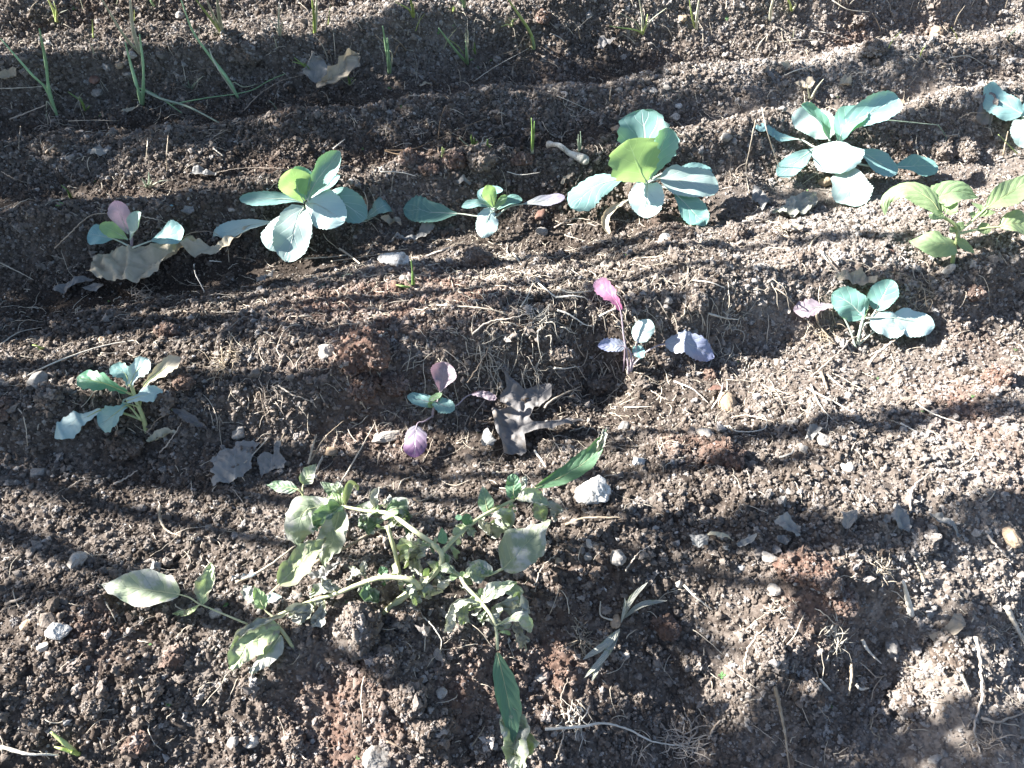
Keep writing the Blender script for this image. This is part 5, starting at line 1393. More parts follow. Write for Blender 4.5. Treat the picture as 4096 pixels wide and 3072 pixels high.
br_ = sheet('dry_leaf', 'z5', [(1055, 850), (1075, 815), (1105, 850), (1145, 890), (1200, 900), (1310, 862), (1350, 900), (1350, 960), (1300, 1000), (1240, 1030), (1210, 1080), (1250, 1130), (1330, 1115), (1440, 1090), (1480, 1085), (1550, 1130), (1440, 1155), (1300, 1180), (1215, 1190), (1180, 1200),
                               (1195, 1290), (1160, 1330), (1100, 1320), (1050, 1320), (1035, 1250), (1000, 1170), (975, 1040), (1070, 1040), (1075, 1010), (1025, 985), (1030, 945), (1070, 910)],
            'dry_brown', 'large dark brown lobed leaf, curled and dried, lying below the holed bank', 'dry leaf', lift=.006, crumple=.007, curl=.009, fr=50, ridges=((990, 1050, 1040, 1300, 30, 1.0), (1180, 1160, 1540, 1125, 26, 1.2), (1070, 850, 1130, 900, 30, .8)), step=1.5)
V, F = tube_geo(smooth_path([at(*pp('z5', 1070, 1035), .008), at(*pp('z5', 930, 1015), .008), at(*pp('z5', 790, 990), .003)], 14), [.0012] * 14, 6)
mesh_obj('stalk', V, F, M['twig'], br_)
gr = sheet('dry_leaf', 'z4', [(1500, 1225), (1580, 1215), (1655, 1225), (1610, 1300), (1600, 1350), (1595, 1400), (1540, 1450), (1470, 1480), (1400, 1490), (1360, 1515), (1342, 1470), (1370, 1440), (1336, 1420), (1362, 1380), (1338, 1350), (1380, 1320), (1395, 1290), (1450, 1270), (1480, 1275)],
           'dry_grey', 'grey serrated dry leaf with visible veins, the larger of a pair in the shade', 'dry leaf', lift=.003, crumple=.005, jag=.8)
V, F = tube_geo(smooth_path([at(*pp('z4', 1400, 1460), .006), at(*pp('z4', 1550, 1340), .008), at(*pp('z4', 1700, 1185), .005)], 14), [.0008] * 14, 6)
mesh_obj('stalk', V, F, M['straw'], gr)
gr = sheet('dry_leaf', 'z4', [(1630, 1330), (1680, 1300), (1735, 1310), (1755, 1230), (1785, 1225), (1775, 1300), (1815, 1345), (1800, 1390), (1740, 1400), (1700, 1420), (1660, 1455), (1645, 1400)], 'dry_grey', 'smaller grey dry leaf of the pair, torn at its stalk', 'dry leaf', lift=.004, crumple=.006, curl=.004, jag=.5)
V, F = tube_geo(smooth_path([at(*pp('z4', 1735, 1320), .008), at(*pp('z4', 1770, 1220), .008), at(*pp('z4', 1800, 1150), .006)], 10), [.0008] * 10, 6)
mesh_obj('stalk', V, F, M['straw'], gr)
DRY = [
    ('z4', [(945, 1245), (965, 1200), (1030, 1180), (1080, 1160), (1140, 1185), (1130, 1215), (1060, 1225), (1010, 1250)], 'cream', 'cream flake of dry leaf below the lobed seedling'),
    ('z5', [(905, 1220), (935, 1160), (965, 1195), (1010, 1240), (990, 1275), (920, 1275)], 'dry_grey', 'torn grey leaf scrap left of the brown leaf'),
    ('z3', [(600, 1370), (690, 1340), (700, 1300), (760, 1260), (890, 1240), (900, 1310), (840, 1370), (760, 1395), (640, 1400)], 'wilt_dry', 'papery greenish white leaf scrap between two cabbages'),
    ('z3', [(480, 1310), (495, 1200), (530, 1225), (570, 1250), (600, 1290), (560, 1340), (545, 1350), (520, 1300)], 'dry_grey', 'crumpled grey leaf scrap beside the papery one'),
    ('z3', [(1025, 580), (1050, 520), (1075, 500), (1110, 550), (1110, 580), (1060, 590)], 'dry_pale', 'pale folded leaf scrap on the far sunny bed'),
    ('z3', [(655, 450), (690, 432), (735, 450), (715, 475), (680, 480)], 'dry_pale', 'small white leaf flake under the far bank'),
    ('z3', [(560, 490), (590, 440), (620, 500), (640, 560), (600, 550)], 'dry_brown', 'dark shrivelled leaf under the far bank'),
    ('z3', [(620, 1470), (720, 1455), (810, 1455), (800, 1480), (700, 1495)], 'dry_pale', 'long flat pale leaf scrap on the lit bed'),
    ('z3', [(750, 560), (830, 530), (880, 560), (850, 600), (790, 600)], 'dry_pale', 'pale shredded leaf scrap behind the star-shaped cabbage'),
    ('z9', [(80, 230), (140, 215), (205, 250), (200, 280), (150, 300), (100, 290)], 'dry_grey', 'bluish leaf scrap at the left end of the shade band'),
    ('z9', [(195, 215), (230, 195), (330, 225), (362, 260), (340, 290), (250, 255)], 'dry_pale', 'oval pale flake lying in the shade band'),
    ('z9', [(370, 290), (420, 240), (500, 235), (480, 280), (400, 310)], 'dry_grey', 'thin grey leaf scrap beside the oval flake'),
    ('z9', [(610, 140), (680, 110), (730, 150), (780, 175), (775, 240), (740, 255), (690, 200), (640, 180)], 'dry_grey', 'bluish torn leaf in the middle of the shade band'),
    ('z9', [(630, 230), (700, 215), (710, 265), (680, 290), (640, 270)], 'dry_grey', 'small blue-grey leaf below the torn one'),
    ('z9', [(1030, 75), (1120, 85), (1130, 130), (1085, 180), (1045, 150)], 'dry_grey', 'upright grey leaf scrap in the shade band'),
    ('z9', [(1350, 90), (1385, 20), (1450, 60), (1480, 150), (1465, 205), (1400, 170), (1350, 140)], 'dry_grey', 'curled grey-blue leaf, largest in the shade band'),
    ('z9', [(1290, 140), (1310, 95), (1345, 115), (1340, 150), (1310, 160)], 'dry_grey', 'small round grey leaf beside the curled one'),
    ('z9', [(1580, 75), (1680, 85), (1740, 140), (1800, 215), (1760, 235), (1700, 190), (1620, 150)], 'dry_grey', 'ragged dark grey leaf right of the curled one'),
    ('z9', [(1580, 850), (1640, 830), (1700, 780), (1740, 710), (1800, 710), (1810, 790), (1760, 840), (1680, 870), (1620, 905)], 'dry_pale', 'curled white leaf on the lit side of the hollow'),
    ('z9', [(2190, 1420), (2230, 1440), (2230, 1600), (2180, 1659), (2160, 1600), (2185, 1500)], 'dry_grey', 'pale blue leaf at the right of the near furrow'),
    ('z2', [(500, 1500), (560, 1430), (590, 1440), (625, 1465), (560, 1520), (430, 1540), (340, 1555), (350, 1530), (440, 1520)], 'dry_grey', 'bluish white papery strip below the thin cabbage'),
    ('z2', [(745, 1175), (800, 1150), (850, 1185), (815, 1215), (770, 1200)], 'dry_grey', 'grey leaf scrap beneath the matted clod'),
    ('z2', [(1408, 1195), (1430, 1130), (1500, 1128), (1480, 1145), (1440, 1160), (1425, 1200)], 'dry_pale', 'twisted white leaf strip left of the large cabbage'),
    ('z2', [(1635, 330), (1660, 250), (1690, 265), (1720, 290), (1780, 300), (1700, 320), (1670, 350)], 'dry_brown', 'dark curled leaf on the far sunny bank'),
    ('z2', [(280, 1430), (330, 1400), (400, 1420), (410, 1460), (350, 1465)], 'dry_pale', 'cracked pale flakes right of the large cabbage'),
    ('z2', [(510, 570), (560, 535), (600, 550), (590, 575)], 'dry_pale', 'small white leaf curl on the shaded ridge'),
    ('z1', [(1210, 1130), (1240, 1085), (1300, 1090), (1290, 1110), (1400, 1120), (1380, 1140), (1300, 1140)], 'dry_grey', 'pair of pale blue flakes on the furrow floor'),
    ('z1', [(555, 990), (620, 960), (710, 970), (690, 1000), (650, 1025), (590, 1010)], 'dry_grey', 'dark grey leaf on the furrow floor by the dark clod'),
    ('z1', [(1150, 1380), (1180, 1330), (1230, 1325), (1250, 1400), (1210, 1405)], 'dry_grey', 'blue-grey leaf scrap right of the mauve-leaved cabbage'),
    ('z1', [(10, 510), (60, 470), (130, 480), (125, 530), (60, 550), (10, 545)], 'dry_pale', 'pale leaf heap at the left end of the onion row'),
    ('z1', [(775, 740), (820, 710), (900, 690), (880, 715), (820, 735)], 'dry_pale', 'long pale flake under the trailing onion leaf'),
    ('z4', [(1635, 245), (1680, 190), (1755, 165), (1740, 200), (1690, 240)], 'dry_grey', 'twisted grey leaf scrap on the shaded slope'),
    ('z6', [(805, 1240), (830, 1160), (890, 1140), (915, 1170), (880, 1210), (850, 1245)], 'dry_grey', 'grey rounded leaf leaning on the lumpy pale stone'),
    ('z6', [(1000, 190), (1060, 170), (1160, 165), (1260, 215), (1250, 260), (1180, 275), (1100, 240)], 'dry_pale', 'pale brown dry leaf behind the right seedling'),
    ('z7', [(1960, 470), (2040, 420), (2160, 370), (2165, 410), (2080, 470), (2010, 490)], 'dry_grey', 'pale grey leaf lying under the wilted potato'),
    ('z7', [(1485, 480), (1560, 455), (1640, 460), (1600, 480), (1490, 495)], 'film_dark', 'dark blue scrap of film at the end of the long straw'),
]
for w, ol, mt, lab in DRY:
    cat = 'scrap' if 'film' in lab else 'dry leaf'
    sheet('film_scrap' if cat == 'scrap' else 'dry_leaf', w, ol, mt, lab, cat, lift=.004, crumple=.011, curl=.007, jag=.4)
for w, x, y, lab in (('z1', 1085, 1315, 'bright blue crumb of plastic near the mauve-leaved cabbage'), ('z2', 510, 1400, 'turquoise plastic crumb on the left leaf of the thin cabbage'), ('z2', 405, 1500, 'turquoise plastic crumb below the large cabbage')):
    place_lump('plastic_crumb', w, x, y, 36, 18, 'plastic_blue', lab, 'plastic', sub=2)

# ------------------------------------------------------------------ straws, twigs, needles, roots
def strand(name, w, pts, r_mm, mat, label, cat, wob=0., lift=None, taper=.6, group=None, arch=0.):
    P = []
    for i, p in enumerate(pts):
        lf = (p[2] / 100 if len(p) > 2 else .002)
        q = at(*pp(w, p[0], p[1]), 0)
        q2 = at_z(*pp(w, p[0], p[1]), gl(q.x, q.y) + lf)
        P.append(q2)
    n = max(12, 7 * len(P))
    path = smooth_path(P, n)
    if wob:
        for i in range(n):
            path[i] = path[i] + Vector((random.uniform(-1, 1), random.uniform(-1, 1), random.uniform(-.3, .8))) * wob / 1000
    rr = [r_mm / 1000 * (1 - taper * i / (n - 1)) * random.uniform(.88, 1.12) for i in range(n)]
    V, F = tube_geo(path, rr, 6)
    o = mesh_obj(name, V, F, M[mat])
    tag(o, label, cat, group)
    return o


ST = [
    ('pine_needle', 'z2', [(300, 950, .6), (480, 940, .8), (700, 850, 1), (900, 765, .8), (1095, 720, .6)], 1.0, 'needle', 'upper of two long brown pine needles joined at one end', 'pine needle'),
    ('pine_needle', 'z2', [(300, 955, .5), (420, 975, .6), (700, 940, .8), (950, 890, .8), (1120, 855, .5)], 1.0, 'needle', 'lower of two long brown pine needles joined at one end', 'pine needle'),
    ('straw', 'z2', [(860, 515, .4), (1000, 420, 1.2), (1210, 305, 1.6)], 1.1, 'straw_pale', 'pale straw leaning across the far furrow', 'straw'),
    ('straw', 'z2', [(1235, 545, .8), (1420, 620, 1), (1605, 702, .6)], 1.3, 'straw_pale', 'straight blue-white straw on the shaded ridge', 'straw'),
    ('dry_stalk', 'z2', [(185, 850, .2), (260, 770, 1.5), (350, 645, 3)], 1.0, 'twig', 'brown stalk slanting up from the shaded ridge', 'stalk'),
    ('dry_stalk', 'z2', [(640, 990, 0), (635, 900, 3), (650, 760, 6), (680, 670, 8)], 1.0, 'twig', 'upright brown stalk crossing the pine needles', 'stalk'),
    ('dry_stalk', 'z1', [(925, 1010, 0), (930, 920, 3), (945, 830, 5.4), (995, 770, 6.6)], 1.2, 'straw', 'bent pale stalk standing in the furrow, left of a straight one', 'stalk'),
    ('dry_stalk', 'z1', [(1055, 1090, 0), (1055, 960, 4), (1065, 820, 8)], 1.2, 'straw', 'straight pale stalk standing in the furrow', 'stalk'),
    ('root', 'z1', [(290, 965, .2), (340, 920, 1.4), (405, 830, 2)], 1.8, 'root', 'thick root piece sticking out of the dark clod', 'root'),
    ('root', 'z1', [(60, 755, .3), (180, 710, .8), (300, 660, .8)], 2.0, 'root', 'pale root lying at the foot of the leaning onion', 'root'),
    ('straw', 'z1', [(0, 560, .4), (150, 555, .8), (330, 540, .6)], 1.2, 'straw_pale', 'pale straw behind the leaning onion', 'straw'),
    ('straw', 'z1', [(430, 765, .4), (600, 760, .8), (755, 765, .5)], 1.1, 'straw', 'brown straw lying level below the grass seedling', 'straw'),
    ('root', 'z1', [(1540, 700, .3), (1650, 590, .8), (1780, 510, 1), (1930, 470, .6)], 1.3, 'root', 'long root curving to the curled dry leaf', 'root'),
    ('fallen_onion_leaf', 'z1', [(1090, 660, .8), (1300, 620, 1), (1560, 580, 1), (1700, 510, 1.2), (1805, 465, .8)], 1.6, 'onion', 'fallen dark green onion leaf lying along the furrow', 'onion leaf'),
    ('root', 'z1', [(345, 1570, .2), (450, 1470, 1), (560, 1370, 1.6), (690, 1345, 1.2)], 1.5, 'root', 'pale root arching left of the mauve-leaved cabbage', 'root'),
    ('root', 'z1', [(880, 1365, 1.2), (1000, 1390, .6), (1130, 1440, .4)], 1.0, 'root', 'thin brown root right of the mauve-leaved cabbage', 'root'),
    ('root', 'z1', [(1120, 1540, 1), (1200, 1475, 1.2), (1330, 1465, .8), (1400, 1500, .4)], 1.2, 'root', 'bent root between the dry leaf and the large cabbage', 'root'),
    ('root', 'z1', [(1320, 1110, .3), (1450, 1075, .6), (1600, 1060, .6), (1790, 1065, .4)], 1.1, 'root', 'long thin root lying left of the large cabbage heart', 'root'),
    ('root', 'z1', [(0, 1080, .2), (70, 1120, .5), (180, 1160, .3)], 1.0, 'root', 'thin root on the far left furrow floor', 'root'),
    ('straw', 'z1', [(130, 800, 2), (120, 900, 1), (120, 970, 0)], 1.2, 'straw', 'short stalk upright on the dark left ridge', 'straw'),
    ('straw', 'z1', [(1350, 940, .4), (1410, 985, .4)], 1.5, 'straw_pale', 'short pale stick on the damp furrow floor', 'straw'),
    ('straw', 'z1', [(2105, 940, .4), (2180, 880, .8)], 1.5, 'straw_pale', 'short pale stick on the rim above the large cabbage', 'straw'),
    ('straw', 'z4', [(60, 610, .3), (200, 570, .6), (350, 520, .5)], 1.3, 'straw_pale', 'flat pale straw on the lit rim at the left', 'straw'),
    ('root', 'z4', [(150, 805, .2), (350, 710, .6), (600, 620, .8), (830, 575, .8), (1080, 575, .7), (1290, 550, .4)], 1.3, 'straw_pale', 'very long thin pale root along the lit rim', 'root'),
    ('straw', 'z4', [(0, 600, .4), (120, 520, .6), (265, 490, .6)], 1.4, 'straw_pale', 'bent pale straw in the shade at the far left', 'straw'),
    ('straw', 'z4', [(0, 80, .4), (100, 130, .6), (215, 190, .4)], 1.3, 'straw', 'brown straw slanting down at the far left', 'straw'),
    ('dry_stalk', 'z4', [(1225, 90, 2.4), (1235, 150, 1.6), (1290, 260, .8), (1340, 355, .1)], 1.1, 'straw_pale', 'pale stalk hanging from the dry leaf down the slope', 'stalk'),
    ('straw', 'z4', [(1325, 68, 1.2), (1400, 75, .8)], 1.6, 'straw_pale', 'short white straw end under the dry leaf tail', 'straw'),
    ('root', 'z4', [(1165, 385, .3), (1240, 430, .5), (1310, 480, .3)], 1.2, 'root', 'short pale root on the shaded slope', 'root'),
    ('root', 'z4', [(615, 350, .3), (760, 390, .5), (960, 410, .4)], 1.0, 'root', 'thin branched root below the big dry leaf', 'root'),
    ('root', 'z4', [(720, 1480, .3), (800, 1440, .6), (870, 1390, .3)], 1.8, 'root', 'short thick root in the left shade band', 'root'),
    ('root', 'z4', [(430, 1510, .2), (500, 1460, .6), (560, 1450, .4)], 1.2, 'root', 'thin blue-grey root in the left shade band', 'root'),
    ('root', 'z4', [(935, 1150, .6), (1010, 1060, .8), (1090, 1030, .6)], 1.1, 'root', 'thin root from the foot of the lobed seedling', 'root'),
    ('root', 'z4', [(1010, 1280, .2), (1080, 1200, .6), (1150, 1090, .6)], 1.2, 'root', 'pale root crossing the cream flake', 'root'),
    ('root', 'z4', [(1760, 860, .4), (1860, 920, .6), (1970, 960, .4), (2000, 1000, .2)], 1.3, 'root', 'pale root hanging on the shaded bank', 'root'),
    ('root', 'z4', [(1610, 960, .2), (1640, 900, .8), (1690, 1100, .2)], 1.2, 'root', 'root hanging down the shaded bank', 'root'),
    ('dry_stalk', 'z4', [(1950, 1350, .2), (1975, 1250, 1.5), (2000, 1165, 3)], 2.0, 'straw', 'pale split stalk standing above the small potato leaves', 'stalk'),
    ('straw', 'z4', [(1960, 1340, .4), (2050, 1190, 1.4), (2170, 1080, 1)], 1.3, 'straw', 'straw slanting away from the split stalk', 'straw'),
    ('straw', 'z4', [(2000, 1390, .5), (2040, 1300, .8)], 2.4, 'straw_pale', 'short broad straw above the small potato leaves', 'straw'),
    ('dry_stalk', 'z5', [(0, 1500, .6), (70, 1390, 1.8), (150, 1250, 2.4), (240, 1090, 3)], 1.5, 'straw', 'long straight stalk rising from the wilted potato', 'stalk'),
    ('straw', 'zd', [(120, 1520, .5), (420, 1380, 1), (780, 1110, 2.4)], 2.4, 'straw', 'long brown straw passing under the wilted potato, left half', 'straw'),
    ('straw', 'zd', [(990, 1300, 2.4), (1300, 1150, 2.4), (1690, 940, 1.8), (2212, 720, 1.2)], 2.2, 'straw', 'long brown straw passing under the wilted potato, right half', 'straw'),
    ('straw', 'z5', [(1190, 135, 1.4), (1270, 210, 1.2), (1380, 300, .8)], 2.4, 'straw_pale', 'thick white runner stem on the lit bed', 'straw'),
    ('straw', 'z5', [(1110, 20, .6), (1160, 90, 1), (1195, 140, 1.2)], 2.0, 'straw_pale', 'white runner stem coming from the thin cabbage', 'straw'),
    ('straw', 'z5', [(1380, 300, .8), (1480, 290, .9), (1560, 300, .5)], 2.0, 'straw_pale', 'branching white stem end left of the pink leaf', 'straw'),
    ('straw', 'z5', [(1390, 235, .6), (1470, 270, .9), (1640, 255, .5)], 1.7, 'straw_pale', 'bent white stem just behind the pink leaf', 'straw'),
    ('straw', 'z5', [(1390, 380, .6), (1470, 410, .8), (1560, 470, .5), (1610, 480, .3)], 1.7, 'straw_pale', 'crooked white stem left of the pink-leaved seedling', 'straw'),
    ('straw', 'z5', [(590, 345, .6), (750, 355, .8), (900, 365, .8), (1060, 395, .5)], 1.9, 'straw', 'long dry runner on the lit bed', 'straw'),
    ('straw', 'z5', [(160, 405, .3), (280, 410, .5), (400, 350, .4)], 1.1, 'straw', 'thin straw on the reddish earth', 'straw'),
    ('straw', 'z5', [(1160, 360, .4), (1220, 250, 1.4), (1260, 110, 2)], 1.3, 'straw_pale', 'thin straw propped on the white runner', 'straw'),
    ('root', 'z5', [(850, 530, .2), (950, 460, .8), (1100, 430, .8), (1250, 395, .5)], 1.6, 'root', 'brown root along the lip of the holed bank', 'root'),
    ('root', 'z5', [(820, 840, .2), (900, 720, .8), (960, 610, .6)], 1.1, 'root', 'thin root hanging down the holed bank', 'root'),
    ('root', 'z5', [(1370, 745, .8), (1440, 750, 1), (1510, 735, .9)], 1.8, 'straw_pale', 'bright white root stub at the mouth of the hole', 'root'),
    ('root', 'z5', [(1655, 420, .8), (1700, 395, 1), (1750, 375, .8)], 1.9, 'straw_pale', 'short white stem at the foot of the pink leaf', 'root'),
    ('root', 'z5', [(1310, 1000, 1.6), (1340, 960, 1.8), (1430, 910, 1), (1540, 860, .4)], 2.0, 'straw', 'pale root crossing the brown leaf', 'root'),
    ('straw', 'z5', [(1245, 1270, .4), (1290, 1330, .6), (1330, 1400, .3)], 2.0, 'straw_pale', 'white stick above the long dark leaf', 'straw'),
    ('root', 'z5', [(2040, 1195, .4), (2120, 1180, .7), (2212, 1160, .5)], 2.2, 'root', 'thick pale root left of the oval pebble', 'root'),
    ('straw', 'z5', [(1810, 995, .4), (1900, 992, .5), (1990, 990, .4)], 1.4, 'straw_pale', 'white straw fragment on the sunny bed', 'straw'),
    ('root', 'z6', [(270, 1130, .3), (340, 1110, .8), (380, 1140, .7), (460, 1150, .6), (570, 1130, .8), (585, 1080, .8), (555, 1040, .4)], 1.4, 'straw_pale', 'curled white root beside the oval pebble', 'root'),
    ('root', 'z6', [(360, 1060, .2), (460, 1045, .5), (600, 1080, .5), (700, 1110, .3)], 1.5, 'root', 'brown root running behind the curled one', 'root'),
    ('straw', 'z6', [(840, 870, .6), (930, 920, .9), (1050, 980, .8), (1160, 1045, .4)], 2.0, 'straw_pale', 'broad white straw crossing a thinner one', 'straw'),
    ('straw', 'z6', [(865, 850, .5), (910, 960, .7), (990, 1060, .6), (1095, 1135, .3)], 1.5, 'straw_pale', 'thin bent straw crossing the broad one', 'straw'),
    ('straw', 'z6', [(1525, 965, .8), (1650, 1040, 1), (1820, 1095, .5)], 1.5, 'straw_pale', 'straight white straw over the shade band', 'straw'),
    ('straw', 'z6', [(1430, 1095, .4), (1545, 1155, .4)], 1.6, 'straw_pale', 'short white straw below the shade band', 'straw'),
    ('straw', 'z6', [(970, 790, .6), (1040, 850, .7), (1085, 880, .5)], 1.9, 'straw_pale', 'short white straw beside a stub of stem', 'straw'),
    ('dead_stem', 'z6', [(930, 775, .8), (950, 830, .9), (970, 880, .4)], 3.2, 'straw', 'stubby grey stem piece on the sunny bed', 'stem'),
    ('root', 'z6', [(870, 800, .2), (960, 720, .8), (1050, 640, 1.2), (1110, 570, 1.2), (1170, 540, .6)], 1.9, 'root', 'forked pale root leading to the right seedling', 'root'),
    ('root', 'z6', [(1225, 730, .3), (1290, 650, 1), (1380, 580, 1.4), (1430, 520, 1.6)], 3.0, 'root', 'thick root under the mint leaf of the right seedling', 'root'),
    ('root', 'z6', [(215, 400, .4), (320, 430, .8), (410, 440, .5)], 1.9, 'straw_pale', 'pale root left of the pale pink leaf', 'root'),
    ('straw', 'z6', [(900, 400, 1), (920, 480, .8), (1010, 580, .3)], 2.2, 'straw', 'peeling straw bundle under the pale pink leaf', 'straw'),
    ('straw', 'z6', [(920, 0, .6), (980, 80, 1), (1050, 155, .6)], 1.9, 'straw_pale', 'white forked straw behind the right seedling', 'straw'),
    ('straw', 'z6', [(640, 240, .4), (710, 290, .8), (770, 360, .6)], 1.4, 'straw', 'straw leading to the pale pink leaf', 'straw'),
    ('root', 'z6', [(120, 190, .3), (230, 205, .6), (320, 240, .3)], 1.4, 'straw_pale', 'white root on the lit bed left of the right seedling', 'root'),
    ('straw', 'z6', [(0, 830, .4), (120, 880, .6), (220, 970, .3)], 1.6, 'straw_pale', 'white straw left of the tan stone', 'straw'),
    ('straw', 'z6', [(240, 1000, .8), (290, 920, 1.4), (310, 840, 1.8)], 1.6, 'straw_pale', 'white straw leaning on the tan stone', 'straw'),
    ('root', 'z6', [(660, 1315, .3), (740, 1285, .8), (760, 1250, .6)], 1.9, 'straw_pale', 'pale root stub below the grey rounded leaf', 'root'),
    ('root', 'z6', [(1495, 1650, .2), (1500, 1530, .8), (1560, 1450, .8), (1680, 1385, .4)], 1.8, 'root', 'forked root on the sunny near bed', 'root'),
    ('root', 'z7', [(1010, 0, 1.4), (1010, 80, 1), (1060, 160, .5), (1160, 200, .2)], 2.2, 'straw', 'bleached root fork above the large wilted leaf', 'root'),
    ('straw', 'z7', [(0, 1525, .5), (190, 1570, .7), (370, 1575, .5)], 2.4, 'straw_pale', 'thick white stalk in the near left furrow', 'straw'),
    ('root', 'z7', [(40, 620, .4), (110, 600, .6), (170, 560, .4)], 2.2, 'root', 'pale root at the left end of the shade band', 'root'),
    ('root', 'z8', [(1310, 1415, .6), (1440, 1405, 1), (1560, 1395, 1), (1680, 1375, 1.2), (1850, 1420, 1), (1990, 1490, .8), (2212, 1525, .4)], 2.0, 'straw_pale', 'long white branching root across the near furrow', 'root'),
    ('root', 'z8', [(1370, 1630, .2), (1420, 1490, .8), (1430, 1410, 1)], 1.2, 'root', 'thin rootlet dropping from the long white root', 'root'),
    ('root', 'z8', [(1440, 1350, .8), (1415, 1220, .8), (1460, 1090, .5)], 1.2, 'root', 'thin rootlet rising from the long white root', 'root'),
    ('root', 'z8', [(520, 690, .8), (590, 750, .8), (655, 850, .6), (645, 940, .2)], 1.0, 'straw_pale', 'thin white root under the wilted stems', 'root'),
    ('root', 'z8', [(850, 1520, .4), (900, 1450, .8), (930, 1390, .6)], 1.5, 'straw', 'pale rootlet left of the hanging leaf tip', 'root'),
    ('straw', 'z8', [(310, 1490, .8), (400, 1530, .8), (520, 1610, .3)], 1.5, 'twig', 'pair of dark twigs on the near slope', 'twig'),
    ('root', 'z8', [(1440, 120, .4), (1560, 80, .8), (1800, 75, .5)], 1.8, 'straw', 'pale root at the foot of the rough white rock', 'root'),
    ('root', 'z8', [(1240, 510, .2), (1300, 380, .8), (1380, 310, .6)], 1.0, 'root', 'thin brown root in the shaded hollow', 'root'),
    ('root', 'z8', [(1820, 420, .3), (1890, 310, .8), (1980, 255, .5)], 1.1, 'root', 'thin pale root in the shade near the dark grey stone', 'root'),
    ('straw', 'z9', [(640, 1150, 2.2), (680, 1330, 2), (710, 1500, 1.4), (730, 1680, .6)], 2.4, 'straw', 'long straight straw hanging into the near furrow', 'straw'),
    ('dead_stem', 'z9', [(1500, 690, -.2), (1480, 600, 1.6), (1450, 480, 4)], 4.2, 'straw_pale', 'upright pale root stub with a long shadow', 'stem'),
    ('dead_stem', 'z9', [(1580, 480, .6), (1560, 420, 1.2), (1530, 365, 1.8)], 2.6, 'straw', 'split straw stub behind the pale root stub', 'stem'),
    ('root', 'z9', [(1190, 850, 1), (1230, 920, 1.4), (1310, 1000, 1)], 2.4, 'straw_pale', 'white root stub at the left wall of the hollow', 'root'),
    ('root', 'z9', [(920, 1100, 1), (960, 1140, 1.2), (990, 1170, .8)], 2.2, 'straw_pale', 'short white root stub over the dark furrow', 'root'),
    ('root', 'z9', [(1120, 1000, 1), (1120, 1100, 1.4), (1105, 1200, .8)], 2.4, 'straw', 'hanging root with a peeling tip', 'root'),
    ('root', 'z9', [(1150, 1130, 1), (1180, 1160, 1.2), (1230, 1155, 1)], 2.0, 'straw_pale', 'hooked white rootlet over the dark furrow', 'root'),
    ('root', 'z9', [(1905, 830, 1.6), (1930, 950, 1.2), (1945, 1200, .6), (1900, 1400, .4), (1930, 1560, .2)], 2.4, 'root', 'long forked root down the right wall', 'root'),
    ('root', 'z9', [(1940, 1340, .5), (2050, 1365, .8), (2212, 1310, .4)], 2.0, 'root', 'side fork of the long root on the right wall', 'root'),
    ('root', 'z9', [(1810, 1050, .8), (1840, 1120, 1), (1880, 1200, .4)], 2.4, 'straw_pale', 'short white root left of the long forked one', 'root'),
    ('root', 'z9', [(1980, 190, .5), (2050, 270, .8), (2130, 350, .4)], 1.9, 'root', 'pale root below the round tan stone', 'root'),
    ('root', 'z9', [(2100, 640, .8), (2160, 760, 1.2), (2230, 900, .8)], 4.0, 'straw_pale', 'thick frayed white root at the right edge of the near bed', 'root'),
    ('root', 'z9', [(60, 500, .4), (140, 580, .8), (240, 660, .4)], 1.8, 'straw_pale', 'pale twig left of the lit mound', 'root'),
    ('root', 'z9', [(450, 1050, .2), (450, 960, .8), (490, 870, .8), (580, 760, .4)], 2.2, 'root', 'bent root left of the hollow', 'root'),
    ('root', 'z9', [(220, 1480, .3), (260, 1390, .8), (325, 1345, .5)], 1.8, 'root', 'thin root over the shaded furrow', 'root'),
    ('straw', 'z3', [(555, 680, 6), (580, 800, 4), (640, 990, 2), (700, 1160, 0)], 1.5, 'straw', 'pale stalk leaning in front of the star-shaped cabbage', 'stalk'),
    ('dry_stalk', 'z3', [(515, 760, 5), (470, 980, 2.4), (455, 1080, 1.4), (478, 1240, 0)], 1.4, 'straw', 'crooked brown stalk left of the leaning pale one', 'stalk'),
    ('root', 'z3', [(1240, 750, 1.4), (1400, 765, 1.4), (1560, 780, 1.2), (1670, 790, .8)], 1.9, 'grass_grey', 'blue-grey stem lying in the shade right of the star-shaped cabbage', 'stem'),
    ('root', 'z3', [(1670, 790, .8), (1720, 870, .5), (1700, 940, .3)], 1.4, 'grass_grey', 'curved end of the blue-grey stem', 'stem'),
    ('straw', 'z3', [(1800, 750, .6), (1870, 715, 1), (1970, 715, .8)], 1.4, 'straw', 'straw leading to the withered brown leaf', 'straw'),
    ('straw', 'z3', [(1715, 855, .6), (1790, 860, .6)], 1.4, 'straw', 'short straw in the shady hollow', 'straw'),
    ('straw', 'z3', [(2080, 980, .3), (2110, 830, 2)], 2.4, 'straw', 'pale stalk propped in the shady hollow', 'straw'),
    ('straw', 'z3', [(2170, 970, .3), (2050, 850, 1.6)], 1.6, 'onion_yellow', 'flat yellowish blade in the shady hollow', 'straw'),
    ('root', 'z3', [(280, 1450, .3), (400, 1410, .8), (550, 1400, .6)], 1.7, 'root', 'pale root below the papery leaf scrap', 'root'),
    ('root', 'z3', [(850, 1590, .2), (890, 1510, .8), (1010, 1440, .5)], 2.0, 'straw', 'bent pale root on the lit bed', 'root'),
    ('straw', 'z3', [(900, 1550, .5), (1000, 1659, .5)], 1.9, 'straw_pale', 'short white straw right of the bent pale root', 'straw'),
